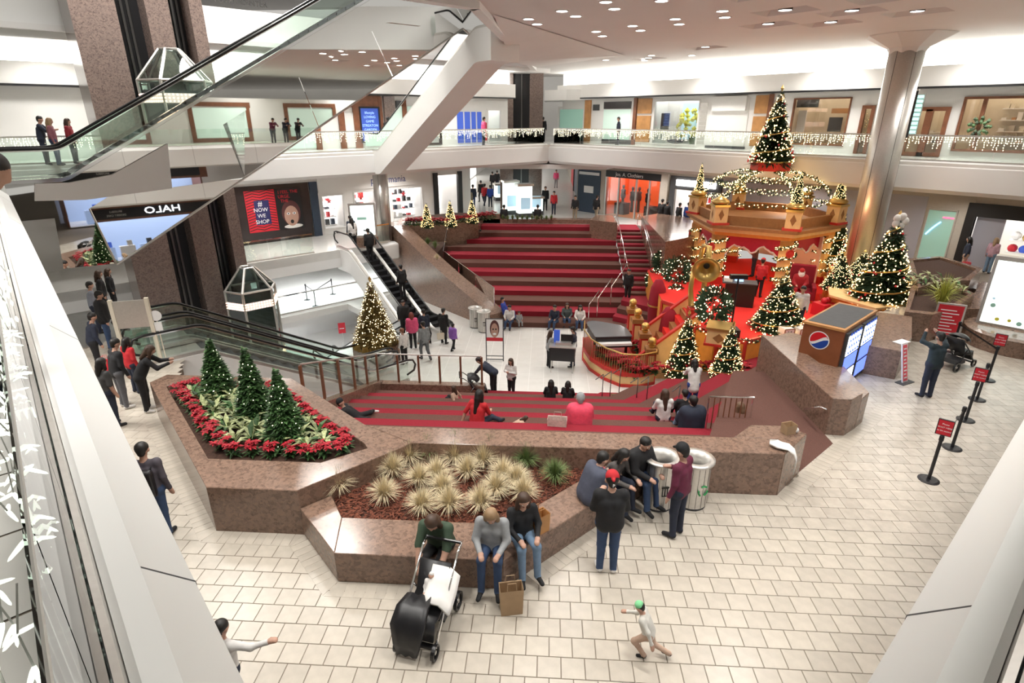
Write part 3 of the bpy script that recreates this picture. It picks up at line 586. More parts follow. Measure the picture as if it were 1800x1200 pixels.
wp(W, q(1173), q(1181), 0, 2.4, 0, .1, 'jamb', 'charcoal', s); wp(W, q(1246), q(1262), 0, 2.4, 0, .1, 'jamb', 'white_paint', s); wp(W, q(1212), q(1220), .02, 2.2, -1.2, -1, 'poster', 'sign_red', s)
s = shop('long blank lilac-grey hoarding behind the gazebo', 'hoarding', 'hoarding'); edges = [1264, 1330, 1400, 1470, 1540, 1622]
for a, c in zip(edges, edges[1:]): wp(W, q(a) + .01, q(c) - .01, 0, 3.2, 0, .04, 'panel', 'grey_hoarding', s)
s = shop('green glass shop door with blue and red neon beside the tan wall'); wp(W, q(1628), q(1678), .05, 2.6, 0, .04, 'glass_panel', 'frosted_green', s); frame(W, q(1626), q(1680), 0, 2.7, .06, 0, .08, 'frame', 'tan_wall', s)
mat('neon_blue', (.2, .5, 1), .4, emit=(.25, .55, 1), es=3); mat('neon_red', (1, .1, .2), .4, emit=(1, .08, .18), es=2.5)
b = MB().tube([W.pt(q(1633) + .12 * k, 1.45 + .2 * k - .01 * k * k, .07) for k in range(5)], .035, 6); b.build('neon_tube', 'neon_blue', s); b = MB().wbox(W, q(1656), q(1676), 2.28, 2.34, .05, .08); b.build('neon_tube', 'neon_red', s)
tw = shop('plain tan wall panel between the green door and the black portal', 'wall panel', 'wall_panel'); wp(W, q(1682), q(1705), 0, 3.3, 0, .05, 'panel', 'tan_wall', tw)
s = shop('black-framed portal opening to a bright toy shop, far right'); r = V4(1712, 1830, 0.02, 2.5)
bay(W, *r, 5.5, s, 'white_paint', 'cream_paint', 'store_light', pane=None); wp(W, r[0] - .35, r[0], 0, 3.1, -.3, .1, 'portal_post', 'black', s); wp(W, r[0], r[1] + .4, 2.5, 3.1, -.3, .1, 'portal_beam', 'black', s); wp(W, r[0] + .05, r[0] + 1.1, .02, 2.5, -.3, -.2, 'grey_panel', 'grey_hoarding', s)
for k, (c_, z) in enumerate((('sign_red', .9), ('sign_blue', .9), ('orange_wall', .95), ('ink_white', 1.5), ('gold', 1.45), ('carpet_red', 1.9))):
    b = MB().ball(W.pt(r[0] + 1.35 + (k % 3) * .42, z, -2.4), .2, 10, 6); b.build('toy', c_, s)
for k in range(3): wp(W, r[0] + 1.15, r[0] + 2.6, .7 + k * .55, .75 + k * .55, -2.8, -2.1, 'shelf', 'white_paint', s)
wp(W, r[0] + 2.3, r[1] - .05, .02, 1.5, -3.4, -2.9, 'cabinet', 'wood_brown', s)
walls('wall_main_right', LR, -30.4, 6, 0, 3.9, bays, 'tan_wall')
# ---- main level, far-left row
W = LL; bays = []; q = lambda x: U(W, x, 380)
s = shop('black wall carrying the two advertising posters', 'wall panel', 'wall_panel'); wp(W, q(395), q(548), 0, 3.2, 0, .05, 'panel', 'black_wall', s); wp(W, q(549), q(562), 0, 3.2, 0, .12, 'dark_glass_strip', 'navy_wall', s)
pz = thing('poster', 'red chevron poster reading NOW WE SHOP on the black wall', 'poster')
u0, u1 = q(434), q(487); wp(W, u0, u1, .65, 2.95, .06, .08, 'board', 'sign_red', pz); ch = MB(); nn = 15
for k in range(nn):
    z = .72 + k * .15
    for a, c in ((0, 1), (2, 1), (2, 3), (4, 3)):
        f = lambda i: u0 + .03 + (u1 - u0 - .06) * i / 4; za, zc = z + (.1 if a % 2 else 0), z + (.1 if c % 2 else 0)
        p = [W.pt(f(a), za, .084), W.pt(f(c), zc, .084), W.pt(f(c), zc + .045, .084), W.pt(f(a), za + .045, .084)]; ch.quad(*(p if a < c else p[::-1]))
mat('chevron_pink', (.85, .12, .16), .6); ch.build('chevron_print', 'ink_black', pz); mat('navy_ink', (.02, .02, .10), .6)
wp(W, u0 + .45, u1 - .38, 1.05, 2.4, .08, .088, 'text_panel', 'navy_ink', pz)
for k, tx in enumerate(('#', 'NOW', 'WE', 'SHOP')): wtext('poster_text', tx, .42 if k == 0 else .3, 'ink_white', W, (u0 + u1) / 2 - .05, 2.2 - k * .33, .09, pz)
pz = thing('poster', 'dark poster with a wide-eyed face under the words FEEL THE URGE', 'poster'); v0, v1 = q(487) + .04, q(532); wp(W, v0, v1, .65, 2.95, .06, .08, 'board', 'black', pz)
mat('print_skin', (.50, .30, .23), .7); mat('print_hair', (.10, .03, .03), .7); um = (v0 + v1) / 2 + .05
def disc(W, u, z, ru, rz_, d, nm, m, par): MB().add([W.pt(u + ru * math.cos(a), z + rz_ * math.sin(a), d) for a in [2 * math.pi * k / 20 for k in range(20)]], [tuple(range(20))]).build(nm, m, par)
disc(W, um, 1.55, .55, .72, .082, 'hair_print', 'print_hair', pz); disc(W, um, 1.38, .42, .58, .084, 'face_print', 'print_skin', pz)
for du in (-.17, .17): disc(W, um + du, 1.52, .10, .07, .086, 'eye_print', 'ink_white', pz); disc(W, um + du, 1.52, .04, .045, .088, 'pupil_print', 'ink_black', pz)
disc(W, um, 1.05, .10, .11, .086, 'mouth_print', 'ink_black', pz); disc(W, um + .05, .78, .55, .12, .083, 'collar_print', 'white_cloth', pz)
for k, tx in enumerate(('I FEEL THE', 'URGE,', 'THE')): wtext('poster_text', tx, .25, 'sign_red', W, um - .05 if k == 0 else um - .3, 2.75 - k * .25, .09, pz)
s = shop('white stationery shop with dark blue lettering and three display windows')
wp(W, q(563), q(760), 2.55, 3.35, 0, .12, 'sign_band', 'white_paint', s); wtext('sign_text', 'papermania', .60, 'ink_blue', W, q(686), 3.0, .13, s, .92)
for i, (a, c, z0, z1) in enumerate(((568, 607, .3, 2.35), (625, 662, .3, 2.4), (690, 745, .3, 2.4))):
    r = (q(a), q(c), z0, z1); bays.append(r); bay(W, *r, 1.6, s, 'store_light', 'white_paint', 'store_light', side='white_paint'); frame(W, *r, .06, -.1, .05, 'frame', 'white_paint', s)
    shelf_goods(W, r[0] + .15, r[1] - .15, .35, 4, 1.3, s, 30 + i, ('charcoal', 'black', 'sign_red', 'navy_wall', 'white_paint'))
    st = MB(); c_ = W.pt((r[0] + r[1]) / 2 - .1, 1.95, -.3)
    pts = [(.2 if k % 2 == 0 else .09, R(90 + 36 * k)) for k in range(10)]; st.add([c_ + W.e * (p * math.cos(t)) + Vector((0, 0, p * math.sin(t))) for p, t in pts] + [c_ + W.n * .05, c_ - W.n * .05], [(k, (k + 1) % 10, 10) for k in range(10)] + [((k + 1) % 10, k, 11) for k in range(10)]); st.build('paper_star', 'sign_red', s)
s2 = shop('black-framed bright shop beside the corridor left of the planter'); r = (q(766), q(812), .02, 3.0); bays.append(r); bay(W, *r, 3, s2, 'store_light', 'court_tile', 'store_light', side='white_paint', pane=None)
for x in (764, 806): wp(W, q(x), q(x) + .35, 0, 3.2, -.1, .12, 'post', 'black', s2)
shelf_goods(W, r[0] + .2, r[1] - .2, .3, 5, 2.8, s2, 50, ('charcoal', 'black', 'sign_red', 'navy_wall'))
walls('wall_main_left', LL, -2, 26, 0, 3.9, bays, 'white_paint')
# ---- corridor straight ahead
struct(MB().box(-9.2, -9.0, 42, 90, 0, 3.5).build('wall_corridor_left', 'white_paint')); struct(MB().box(2.6, 2.8, 46, 90, 0, 3.5).build('wall_corridor_right', 'tan_wall')); struct(MB().box(-14, 9, 89, 89.3, 0, 3.7).build('wall_corridor_end', 'white_paint'))
for i, (x, sx, y0, col, lb) in enumerate(((-8.99, 1, 47, 'store_light', 'bright shop window, nearest on the left side of the corridor'), (-8.99, 1, 56, 'store_warm', 'warm shop window, second on the left side of the corridor'), (2.59, -1, 50, 'navy_wall', 'dark shop panel on the right side of the corridor'), (2.59, -1, 58, 'sign_red', 'red shop panel deeper on the right side of the corridor'), (-8.99, 1, 66, 'store_light', 'bright shop window, third on the left side of the corridor'))):
    t = shop(lb); MB().box(min(x, x + sx * .06), max(x, x + sx * .06), y0, y0 + 7, .2, 2.7).build('window', col, t); MB().box(min(x, x + sx * .12), max(x, x + sx * .12), y0 - .15, y0, 0, 3).build('post', 'black', t); MB().box(min(x, x + sx * .12), max(x, x + sx * .12), y0, y0 + 7, 2.75, 3.2).build('sign_band', 'charcoal', t)
# ---- free-standing lit kiosks in the corridor and round steel columns
def kiosk(x, y, lb, hh=2.3):
    t = thing('kiosk', lb, 'kiosk', (x, y, 0), R(20)); MB().box(-.55, .55, -.4, .4, 0, .3).build('base', 'charcoal', t); MB().box(-.5, .5, -.35, .35, .3, hh).build('lightbox', 'screen_white', t); MB().box(-.6, .6, -.45, .45, hh, hh + .15).build('cap', 'steel', t); MB().box(-.35, .35, -.36, -.352, .6, 1.4).build('product_print', 'sky_art', t)
kiosk(*G(897, 376), 'glowing white kiosk nearest on the left of the corridor'); kiosk(*G(921, 381), 'glowing white kiosk with a green cap beside the first', 2.2); kiosk(*G(880, 352), 'glowing white kiosk furthest into the corridor', 1.3); kiosk(*G(940, 377), 'low glowing white kiosk on the right of the group', 1.2)
def column(x, y, r, z0, z1, label):
    t = thing('steel_column', label, 'column', (x, y, 0)); b = MB(); b.smooth = True; b.lathe([(r, z0), (r, z1)], 40); b.build('shaft', 'steel', t)
    for k in range(6): a = k * R(60); MB().box(-.008, .008, r - .004, r + .004, z0, z1, Matrix.Rotation(a, 4, 'Z')).build('seam', 'steel_dark', t)
    return t
cx_, cy_ = 14.1, 26.1; cl = column(cx_, cy_, .62, 0, 9.5, 'tall round steel column rising to the ceiling behind the Christmas trees'); MB().lathe([(.63, 9.1), (.75, 9.3), (1.6, CEIL - .01)], 8).build('capital', 'ceiling_paint', cl)
x, y = G(677, 421); column(x, y, .42, 0, 3.9, 'round steel column in front of the stationery shop')
for k, px in enumerate((1548, 1588)):
    W = Wall(1, 1, 41.0); sg = thing('banner_sign', ('black hanging banner sign left of the steel column', 'black hanging banner sign right of the steel column')[k], 'sign'); pwp(W, px - 8, px + 9, 5.95, 7.75, -.2, -.15, 'panel', 'black', sg); pwp(W, px - 9, px + 10, 7.75, 7.82, -.22, -.13, 'bar', 'steel', sg)
sg = thing('banner_sign', 'vertical teal neon shop sign to the right of the steel column', 'sign'); W = Wall(1, 1, 46.4); mat('neon_teal', (.3, .8, .75), .4, emit=(.35, .85, .78), es=1.6); pwp(W, 1598, 1612, 5.95, 7.8, -.15, -.05, 'panel', 'steel', sg)
for k in range(9): pwp(W, 1600, 1610, 6.05 + k * .19, 6.17 + k * .19, -.05, 0, 'neon_letter', 'neon_teal', sg)

# ---- cafe under the right-hand balcony, seen only in the mirrored escalator
W = Wall(1, -1, 6.0); s = shop('brown cafe front reading HALO under the right balcony, seen reversed in the mirror'); uX = lambda X: (3 - X) / S2; r = (uX(11), uX(5.2), .1, 2.75); mat('blue_tiles', (.30, .38, .55), .4, emit=(.3, .42, .7), es=.5)
bay(W, *r, 2.6, s, 'blue_tiles', 'court_tile', 'store_light', side='wood_brown', pane=None); wp(W, r[0] - .5, r[1] + .8, 2.75, 3.85, -.1, .05, 'fascia_board', 'wood_brown', s); wp(W, r[0], r[1] - .2, 2.9, 3.55, .05, .1, 'sign_band', 'black', s); mat('neon_white', (1, 1, 1), .4, emit=(.85, .9, 1), es=3)
wtext('sign_text', 'HALO', .62, 'neon_white', W, uX(8.85), 3.24, .11, s, 1.35); wtext('sign_text', 'BRUSSELS', .17, 'steel', W, uX(6.9), 3.34, .11, s); wtext('sign_text', 'DESSERT CAFE', .17, 'steel', W, uX(6.9), 3.1, .11, s)
for k in range(6): wp(W, r[0] + .3 + k * 1.2, r[0] + 1.2 + k * 1.2, .1, 1.0, -1.2, -.6, 'counter', 'blue_tiles' if k % 2 else 'ink_white', s); wp(W, r[0] + .4 + k * 1.2, r[0] + .7 + k * 1.2, 1.0, 1.35, -1.1, -.8, 'machine', ('charcoal', 'steel', 'sign_blue')[k % 3], s)
struct(MB().wbox(W, uX(34), uX(5), 0, 3.9, -3.2, -3.0).build('wall_near_right', 'white_paint')); struct(MB().wbox(Wall(-1, -1, 6.0), -40, 0, 0, 3.9, -3.2, -3.0).build('wall_near_left', 'white_paint'))
struct(MB().wbox(Wall(1, -1, 9.2), -45, 0, UP, 8.1, -.3, 0).build('wall_near_right_upper', 'white_paint'))
for X in (9.5, 14.5, 19.5): s = shop('timber framed pale green shop on the right upper balcony, seen in the mirror, %s' % {9.5: 'nearest', 14.5: 'middle', 19.5: 'furthest'}[X]); V_ = Wall(1, -1, 9.2); u_ = (4.6 - X) / S2; wp(V_, u_ - 2, u_ + 2, 5.1, 7.4, 0, .04, 'glass_panel', 'frosted_pale', s); frame(V_, u_ - 2.2, u_ + 2.2, 5, 7.8, .3, 0, .1, 'frame', 'wood_brown', s)
# ================================================================ STEPS, GRANITE, PLANTERS
def ring(outer, inner, z0, z1, zi, mats=('granite',)):
    n = len(outer); b = MB(); V3 = lambda P, z: [(p[0], p[1], z) for p in P]
    b.add(V3(outer, z0) + V3(outer, z1) + V3(inner, z1) + V3(inner, zi), [f for i in range(n) for f in ((i, (i + 1) % n, n + (i + 1) % n, n + i), (n + i, n + (i + 1) % n, 2 * n + (i + 1) % n, 2 * n + i), (2 * n + i, 2 * n + (i + 1) % n, 3 * n + (i + 1) % n, 3 * n + i))])
    return b
WT, BT = .92, .56
pl = thing('granite_planter', 'big angular polished granite planter of poinsettias and trees in the foreground', 'planter')
O1 = [(-5.67, 7.74), (-4.09, 7.74), (-2.5, 9.34), (-3.58, 9.95), (-6.05, 12.05), (-9.17, 12.07), (-9.3, 11.62)]
I1 = [(-6.12, 8.58), (-4.0, 8.58), (-3.3, 9.1), (-3.42, 9.28), (-6.3, 11.74), (-8.6, 11.74), (-8.78, 11.45)]
bevel(ring(O1, I1, 0, WT, .6).build('granite_wall', 'granite', pl), .012, 1); MB().prism(I1, .55, .80).build('soil', 'soil', pl)
bw = thing('granite_wall', 'long low granite parapet between the grass planter and the red steps', 'wall')
bevel(MB().prism([(-2.5, 9.35), (4.52, 9.38), (4.52, 9.93), (-3.58, 9.95)], -.4, WT).build('parapet', 'granite', bw), .012, 1)
bevel(MB().prism([(4.522, 9.38), (5.24, 10.16), (4.92, 10.46), (4.24, 10.45), (3.74, 9.934), (4.522, 9.934)], -.4, WT - .002).build('end_block', 'granite', bw), .012, 1)
lp = thing('granite_planter', 'low granite bench planter filled with bark mulch and tufted grasses', 'planter')
B_, C_, D_, E_ = (-4.09, 7.735), (-3.13, 6.72), (-.55, 6.72), (2.08, 9.345)
Bi, Ci, Di, Ei = (-3.68, 8.12), (-3.3, 7.55), (-.57, 7.55), (1.22, 9.345)
for nm, P in (('side_slab', [B_, C_, Ci, Bi]), ('bench_slab', [C_, D_, Di, Ci]), ('side_slab', [D_, E_, Ei, Di])): bevel(MB().prism(P, 0, BT).build(nm, 'granite', lp), .01, 1)
MB().prism([Bi, Ci, Di, Ei, (-2.5, 9.34)], .2, .44).build('soil', 'soil', lp)
mu = MB(); rr = random.Random(8); PM = [Bi, Ci, Di, Ei, (-2.5, 9.34)]
while len(mu.f) < 7000:
    x, y = rr.uniform(-3.9, 1.3), rr.uniform(7.5, 9.4)
    if not inpoly(x, y, PM): continue
    a, l, w_ = rr.uniform(0, 7), rr.uniform(.02, .045), rr.uniform(.008, .016); c, s_ = math.cos(a), math.sin(a); z = .445 + rr.uniform(0, .03)
    mu.add([(x + c * l + s_ * w_, y + s_ * l - c * w_, z + rr.uniform(-.01, .02)), (x + c * l - s_ * w_, y + s_ * l + c * w_, z + rr.uniform(-.01, .02)), (x - c * l - s_ * w_, y - s_ * l + c * w_, z), (x - c * l + s_ * w_, y - s_ * l - c * w_, z)], [(0, 1, 2, 3)])
mu.build('bark_mulch', 'mulch', lp, 'stuff')
# ---- near carpeted steps (bend to the north-east) and far steps
RISE, NT = .32, 10
ns = struct(bpy.data.objects.new('steps_near', None)); link(ns)
AREA = [(-6.1, 19.4), (-6.1, 12.0), (-3.6, 9.94), (4.3, 9.94), (4.9, 10.4), (6.45, 11.9), (6.45, 15.3), (13.5, 22.4), (13.5, 31), (-6.1, 31)]
for k in range(1, NT + 1):
    d = (k - 1) * .86; z = CT + RISE * k - (.004 if k == NT else 0); m = 'carpet_red' if k % 2 else 'carpet_brown'
    # the area is cut into convex pieces so that half-plane clipping stays exact
    for pc in ([(-6.1, 12.0), (-3.6, 9.94), (6.45, 9.94), (6.45, 19.4), (-6.1, 19.4)], [(6.45, 9.94), (6.45, 19.4), (12.5, 25.4), (13.5, 22.35), (6.452, 15.3)]):
        A_ = clip(clip(pc, 0, 1, 19.3 - d), 1, .414, 2.05 + .414 * 19.3)      # left of the bisector
        Bp = clip(clip(pc, -1, 1, 17.25 - 1.414 * d), -1, -.414, -(2.05 + .414 * 19.3))
        for q in (A_, Bp):
            if len(q) > 2: MB().prism(q, CT - .1 if k == 1 else z - RISE - .02, z).build('step', m, ns)
struct(MB().prism([(4.5, 9.9), (4.93, 10.47), (5.24, 10.17), (6.45, 11.35), (6.45, 15.2), (5.4, 15.2), (3.4, 10.6)], -.05, .004).build('floor_carpet', 'carpet_brown'))
RISE, NT = .2667, 12
fs = struct(bpy.data.objects.new('steps_far', None)); link(fs)
for k in range(1, NT + 1):
    y = 27.2 + (k - 1) * .983; z = CT + RISE * k - (.004 if k == NT else 0); m = 'carpet_brown' if k % 2 else 'carpet_red'
    q = [(-2.3, 27.0), (4.4, 27.0), (4.4, 40), (-4.4, 40), (-4.4, 36.6), (-6.2, 35.2), (-6.2, 32.4)]
    for pc in ([(-2.3, 27.0), (4.4, 27.0), (4.4, 32.4), (-6.2, 32.4)], [(-6.2, 32.4), (4.4, 32.4), (4.4, 36.6), (-4.4, 36.6), (-6.2, 35.2)], [(-4.4, 36.6), (4.4, 36.6), (4.4, 39.1), (-4.4, 39.1)]):
        c_ = clip(pc, 0, -1, -y)
        if len(c_) > 2: MB().prism(c_, z - RISE - .02 if k > 1 else CT - .1, z).build('step', m, fs)
ss = struct(bpy.data.objects.new('steps_side', None)); link(ss)      # narrow stair to the right of the far steps
for k in range(16):
    y = 29.6 + k * .5; z = CT + 1.05 + .135 * (k + 1); MB().box(4.4, 6.0, y, y + .52 if k < 15 else 39.1, z - .2, z).build('step', 'carpet_red' if k % 2 else 'carpet_brown', ss)
for k in range(4): MB().prism([(3.2 + k * .25, 27.2 + k * .5), (6.4, 25.2 + k * .5), (7.0, 30), (4.4, 30.2)], CT - .05, CT + .267 * (k + 1)).build('step', 'carpet_brown' if k % 2 == 0 else 'carpet_red', ss)
# ---- granite walls of the court
def gwall(label, pts, tops, thick, zb, name='granite_wall'):   # sloping-topped wall along +n
    t = thing(name, label, 'wall'); n = len(pts)
    for i in range(n - 1):
        a, b = Vector(pts[i]), Vector(pts[i + 1]); d = (b - a).normalized(); nn = Vector((-d.y, d.x)) * thick
        MB().prism([a, b, b + nn, a + nn], zb, [tops[i], tops[i + 1], tops[i + 1], tops[i]]).build('slab', 'granite', t)
    return t
gw = thing('granite_wall', 'sloping granite wall with a wide ledge left of the far steps', 'wall')
wp_ = [(-9.95, 34.15, .78), (-9.03, 33.23, .76), (-8.18, 32.38, .26), (-6.89, 31.09, -.49), (-5.49, 29.69, -1.21), (-3.44, 27.64, -2.13), (-2.75, 26.95, -2.5)]
for (x0, y0, z0), (x1, y1, z1) in zip(wp_, wp_[1:]):
    t_ = .95; MB().prism([(x0, y0), (x1, y1), (x1 + t_ * .707, y1 + t_ * .707), (x0 + t_ * .707, y0 + t_ * .707)], CT - .1, [z0, z1, z1, z0]).build('slab', 'granite', gw)
fp = thing('granite_planter', 'granite planter with small lit trees at the top left of the far steps', 'planter')
bevel(MB().prism([(-9.3, 34.9), (-6.2, 35.9), (-4.42, 36.7), (-4.42, 39.1), (-3.2, 39.1), (-3.2, 39.6), (-6.5, 39.6), (-9.6, 37.2)], -1.9, .62).build('granite_wall', 'granite', fp), .012, 1)
MB().prism([(-8.9, 35.4), (-6.4, 36.3), (-4.8, 37.0), (-4.8, 39.2), (-6.4, 39.2), (-9.1, 37.0)], .6, .66).build('soil', 'soil', fp)
sp = thing('granite_planter', 'sunken planting bed with a spotlit plant beside the sloping granite ledge', 'planter')
MB().prism([(-8.7, 34.6), (-8.3, 33.7), (-6.3, 31.9), (-6.3, 35.5)], -2.9, -.55).build('bed', 'soil', sp)
pp = thing('granite_wall', 'low granite parapet closing the top of the far steps', 'wall'); bevel(MB().box(-4.4, 4.4, 39.1, 39.75, -.3, .3).build('parapet', 'granite', pp), .012, 1)
pr2 = thing('granite_wall', 'granite block at the right end of the top red step', 'wall'); bevel(MB().prism([(2.75, 37.1), (4.4, 36.2), (4.4, 39.09), (3.3, 39.09)], -1.2, .62).build('block', 'granite', pr2), .012, 1)
pr3 = thing('granite_wall', 'granite wall right of the narrow stair, with a white coping', 'wall'); bevel(MB().prism([(6.0, 29.0), (9.6, 32.2), (9.0, 36.5), (7.2, 38.2), (6.0, 37.0)], CT, .9).build('block', 'granite', pr3), .012, 1)
# handrails beside the narrow stair
def rail(label, paths, r=.022, m='chrome', name='handrail'):
    t = thing(name, label, 'handrail')
    for i, (nm, p) in enumerate(paths): b = MB(); b.smooth = True; b.tube(p, r, 8); b.build(nm, m, t)
    return t
zs = lambda y: max(CT + 1.05, min(0, CT + 1.05 + .135 * ((y - 29.6) / .5 + 1)))
for x, lb in ((4.45, 'steel handrail on the left of the narrow far stair'), (5.95, 'steel handrail on the right of the narrow far stair')):
    P = [(x, y, zs(y) + .9) for y in (30.2, 33, 36, 37.6)] + [(x, 38.3, .9)]
    rail(lb, [('rail', P)] + [('post', [(x, y, zs(y)), (x, y, zs(y) + .9)]) for y in (30.2, 32.2, 34.2, 36.2, 38.2)])
def step_rail(px, py, z, L, ang, lb, m='chrome', hgt=.95):
    x, y = G(px, py, z); d = Vector((math.cos(ang), math.sin(ang), 0)); p = Vector((x, y, z)); q = p + d * L + Vector((0, 0, .427 * L))
    U3 = Vector((0, 0, hgt)); rail(lb, [('rail', [p, p + U3, q + U3, q]), ])
step_rail(1034, 567, CT + .3, 1.1, R(60), 'low steel handrail on the right steps, nearest the piano'); step_rail(1049, 556, CT + .6, 1.6, R(60), 'low steel handrail, second up the right steps'); step_rail(1073, 535, CT + 1.0, 2.0, R(60), 'long steel handrail beside the guard in black')
# glass rail along the sloping ledge
gr = thing('glass_balustrade', 'sloping glass balustrade with a steel rail left of the far steps', 'balustrade')
gp = [Vector((-2.62, 27.9, -2.75)), Vector((-2.62, 27.9, -1.35)), Vector((-6.1, 33.0, -.62)), Vector((-6.1, 35.7, .95))]
MB().tube([gp[0], gp[1], gp[2], gp[3]], .03, 8).build('rail', 'chrome', gr)
lo = [Vector((-2.62, 27.9, -2.7)), Vector((-6.1, 33.0, -1.75)), Vector((-6.1, 35.7, -.2))]; hi = gp[1:]
for i in range(2):
    for k in range(3):
        f = lambda A, B, t: A.lerp(B, t); a, b = k / 3 + .01, (k + 1) / 3 - .01; MB().quad(f(lo[i], lo[i + 1], a), f(lo[i], lo[i + 1], b), f(hi[i], hi[i + 1], b), f(hi[i], hi[i + 1], a)).build('glass_panel', 'glass', gr)
# right-hand granite wall by the vending machine
vw = thing('granite_wall', 'tall granite flank wall below the drinks machine, right of the red steps', 'wall')
bevel(MB().prism([(6.45, 11.75), (6.85, 11.72), (7.25, 12.05), (6.8, 15.6), (6.25, 15.75)], -2.6, WT).build('flank', 'granite', vw), .012, 1)
bevel(MB().prism([(6.8, 15.6), (7.25, 12.05), (7.6, 12.4), (7.9, 15.9), (7.3, 16.4), (6.25, 15.76)], -2.6, .78).build('ledge', 'granite', vw), .012, 1)
rail('short steel wall handrail on the granite flank wall', [('rail', [(6.38, 12.6, .15), (6.30, 12.6, .2), (6.30, 11.9, .62), (6.40, 11.8, .62)])])
# brown-post glass rail at the foot of the near steps, low granite curb
gc = thing('granite_wall', 'low granite curb under the brown-post glass railing', 'wall'); bevel(MB().box(-6.1, -2.2, 19.02, 19.34, CT - .05, CT + .62).build('curb', 'granite', gc), .01, 1); bevel(MB().prism([(-6.4, 12.2), (-6.1, 12.2), (-6.1, 19.34), (-6.4, 19.34)], CT - .05, [-.1, -.1, CT + .62, CT + .62]).build('curb', 'granite', gc), .01, 1)
br = thing('glass_balustrade', 'glass railing with dark brown posts between the steps and the escalators', 'balustrade')
def posts(a, b, n, za, zb_, first=True):
    for k in range(0 if first else 1, n + 1):
        p = Vector(a).lerp(Vector(b), k / n); z = za + (zb_ - za) * k / n; MB().box(p.x - .035, p.x + .035, p.y - .035, p.y + .035, z, z + 1.12).build('post', 'wood_brown', br)
        if k < n:
            q = Vector(a).lerp(Vector(b), (k + 1) / n); z2 = za + (zb_ - za) * (k + 1) / n; MB().quad((p.x, p.y, z + .08), (q.x, q.y, z2 + .08), (q.x, q.y, z2 + 1.05), (p.x, p.y, z + 1.05)).build('glass_panel', 'glass', br)
posts((-6.25, 13.0), (-6.25, 19.2), 5, -.3, CT + .6); posts((-6.25, 19.2), (-2.3, 19.2), 5, CT + .6, CT + .6, False)
MB().tube([(-6.25, 13.0, .86), (-6.25, 19.2, CT + 1.76), (-2.3, 19.2, CT + 1.76)], .025, 8).build('rail', 'steel', br)
# right stair rails (thin chrome rails on dark posts along the bend of the steps)
for i, (px, py) in enumerate(((1058, 700), (1072, 695), (1088, 690), (1118, 708), (1136, 708), (1190, 725))):
    x, y = G(px, py, CT + .3 * (1 + i * .5)); z = CT + .3 * (1 + i * .5)
    rail(('slim dark rail post with chrome cap, %s along the bend of the red steps' % ('first', 'second', 'third', 'fourth', 'fifth', 'sixth')[i]), [('post', [(x, y, z - .3), (x, y, z + .95)]), ('cap', [(x - .3, y - .3, z + .9), (x, y, z + .98)])], .016, 'steel_dark')
wr = thing('handrail', 'white-topped metal railing with dark balusters at the right end of the red steps', 'handrail')
a, b = Vector((*G(1237, 770, -.6), -.6)), Vector((*G(1312, 772, -.6), -.6)); MB().tube([a, a + Vector((0, 0, 1.15)), b + Vector((0, 0, 1.15)), b], .03, 8).build('rail', 'chrome', wr)
for k in range(1, 8): p = a.lerp(b, k / 8); MB().tube([p, p + Vector((0, 0, 1.12))], .014, 6).build('baluster', 'wood_brown', wr)
# ---- right-hand granite planters beyond the vending machine
def gplanter(label, poly, h, inset=.28, zb=0):
    t = thing('granite_planter', label, 'planter'); c = Vector((sum(p[0] for p in poly) / len(poly), sum(p[1] for p in poly) / len(poly)))
    inn = [tuple(Vector(p) + (c - Vector(p)).normalized() * inset * 1.2) for p in poly]; ring(poly, inn, zb, h, h - .12).build('granite_wall', 'granite', t); MB().prism(inn, zb + .1, h - .1).build('soil', 'soil', t); return t
P = lambda *l, z=0: [G(x, y, z) for x, y in l]
bx = thing('granite_wall', 'low granite counter block holding a white paper, beside the drinks machine', 'wall'); bevel(MB().prism(P((1510, 655), (1572, 667), (1590, 640), (1592, 600), (1530, 590)), 0, .85).build('block', 'granite', bx), .012, 1); MB().cbox((*G(1585, 600, .87), .862), (.45, .25, .012), R(30)).build('paper', 'ink_white', bx)
gplanter('hexagonal granite planter with a yellow-green tuft, right of the set', [G(1578, 596), G(1625, 602), G(1665, 590), G(1700, 560), G(1650, 535), G(1590, 545)], .95)
gplanter('long granite planter of variegated plants at the right of the set', [G(1600, 560), G(1640, 545), G(1690, 545), G(1712, 520), G(1640, 495), G(1585, 500)], 1.15, .25)
gb2 = thing('granite_wall', 'dark granite block between the right planters and the walkway', 'wall'); bevel(MB().prism(P((1685, 572), (1715, 572), (1740, 525), (1718, 520)), 0, .62).build('block', 'granite', gb2), .012, 1)
gb3 = thing('granite_wall', 'low dark granite bench wall leading back to the right shops', 'wall'); MB().prism(P((1655, 500), (1715, 530), (1728, 522), (1670, 488)), 0, .45).build('block', 'granite', gb3)
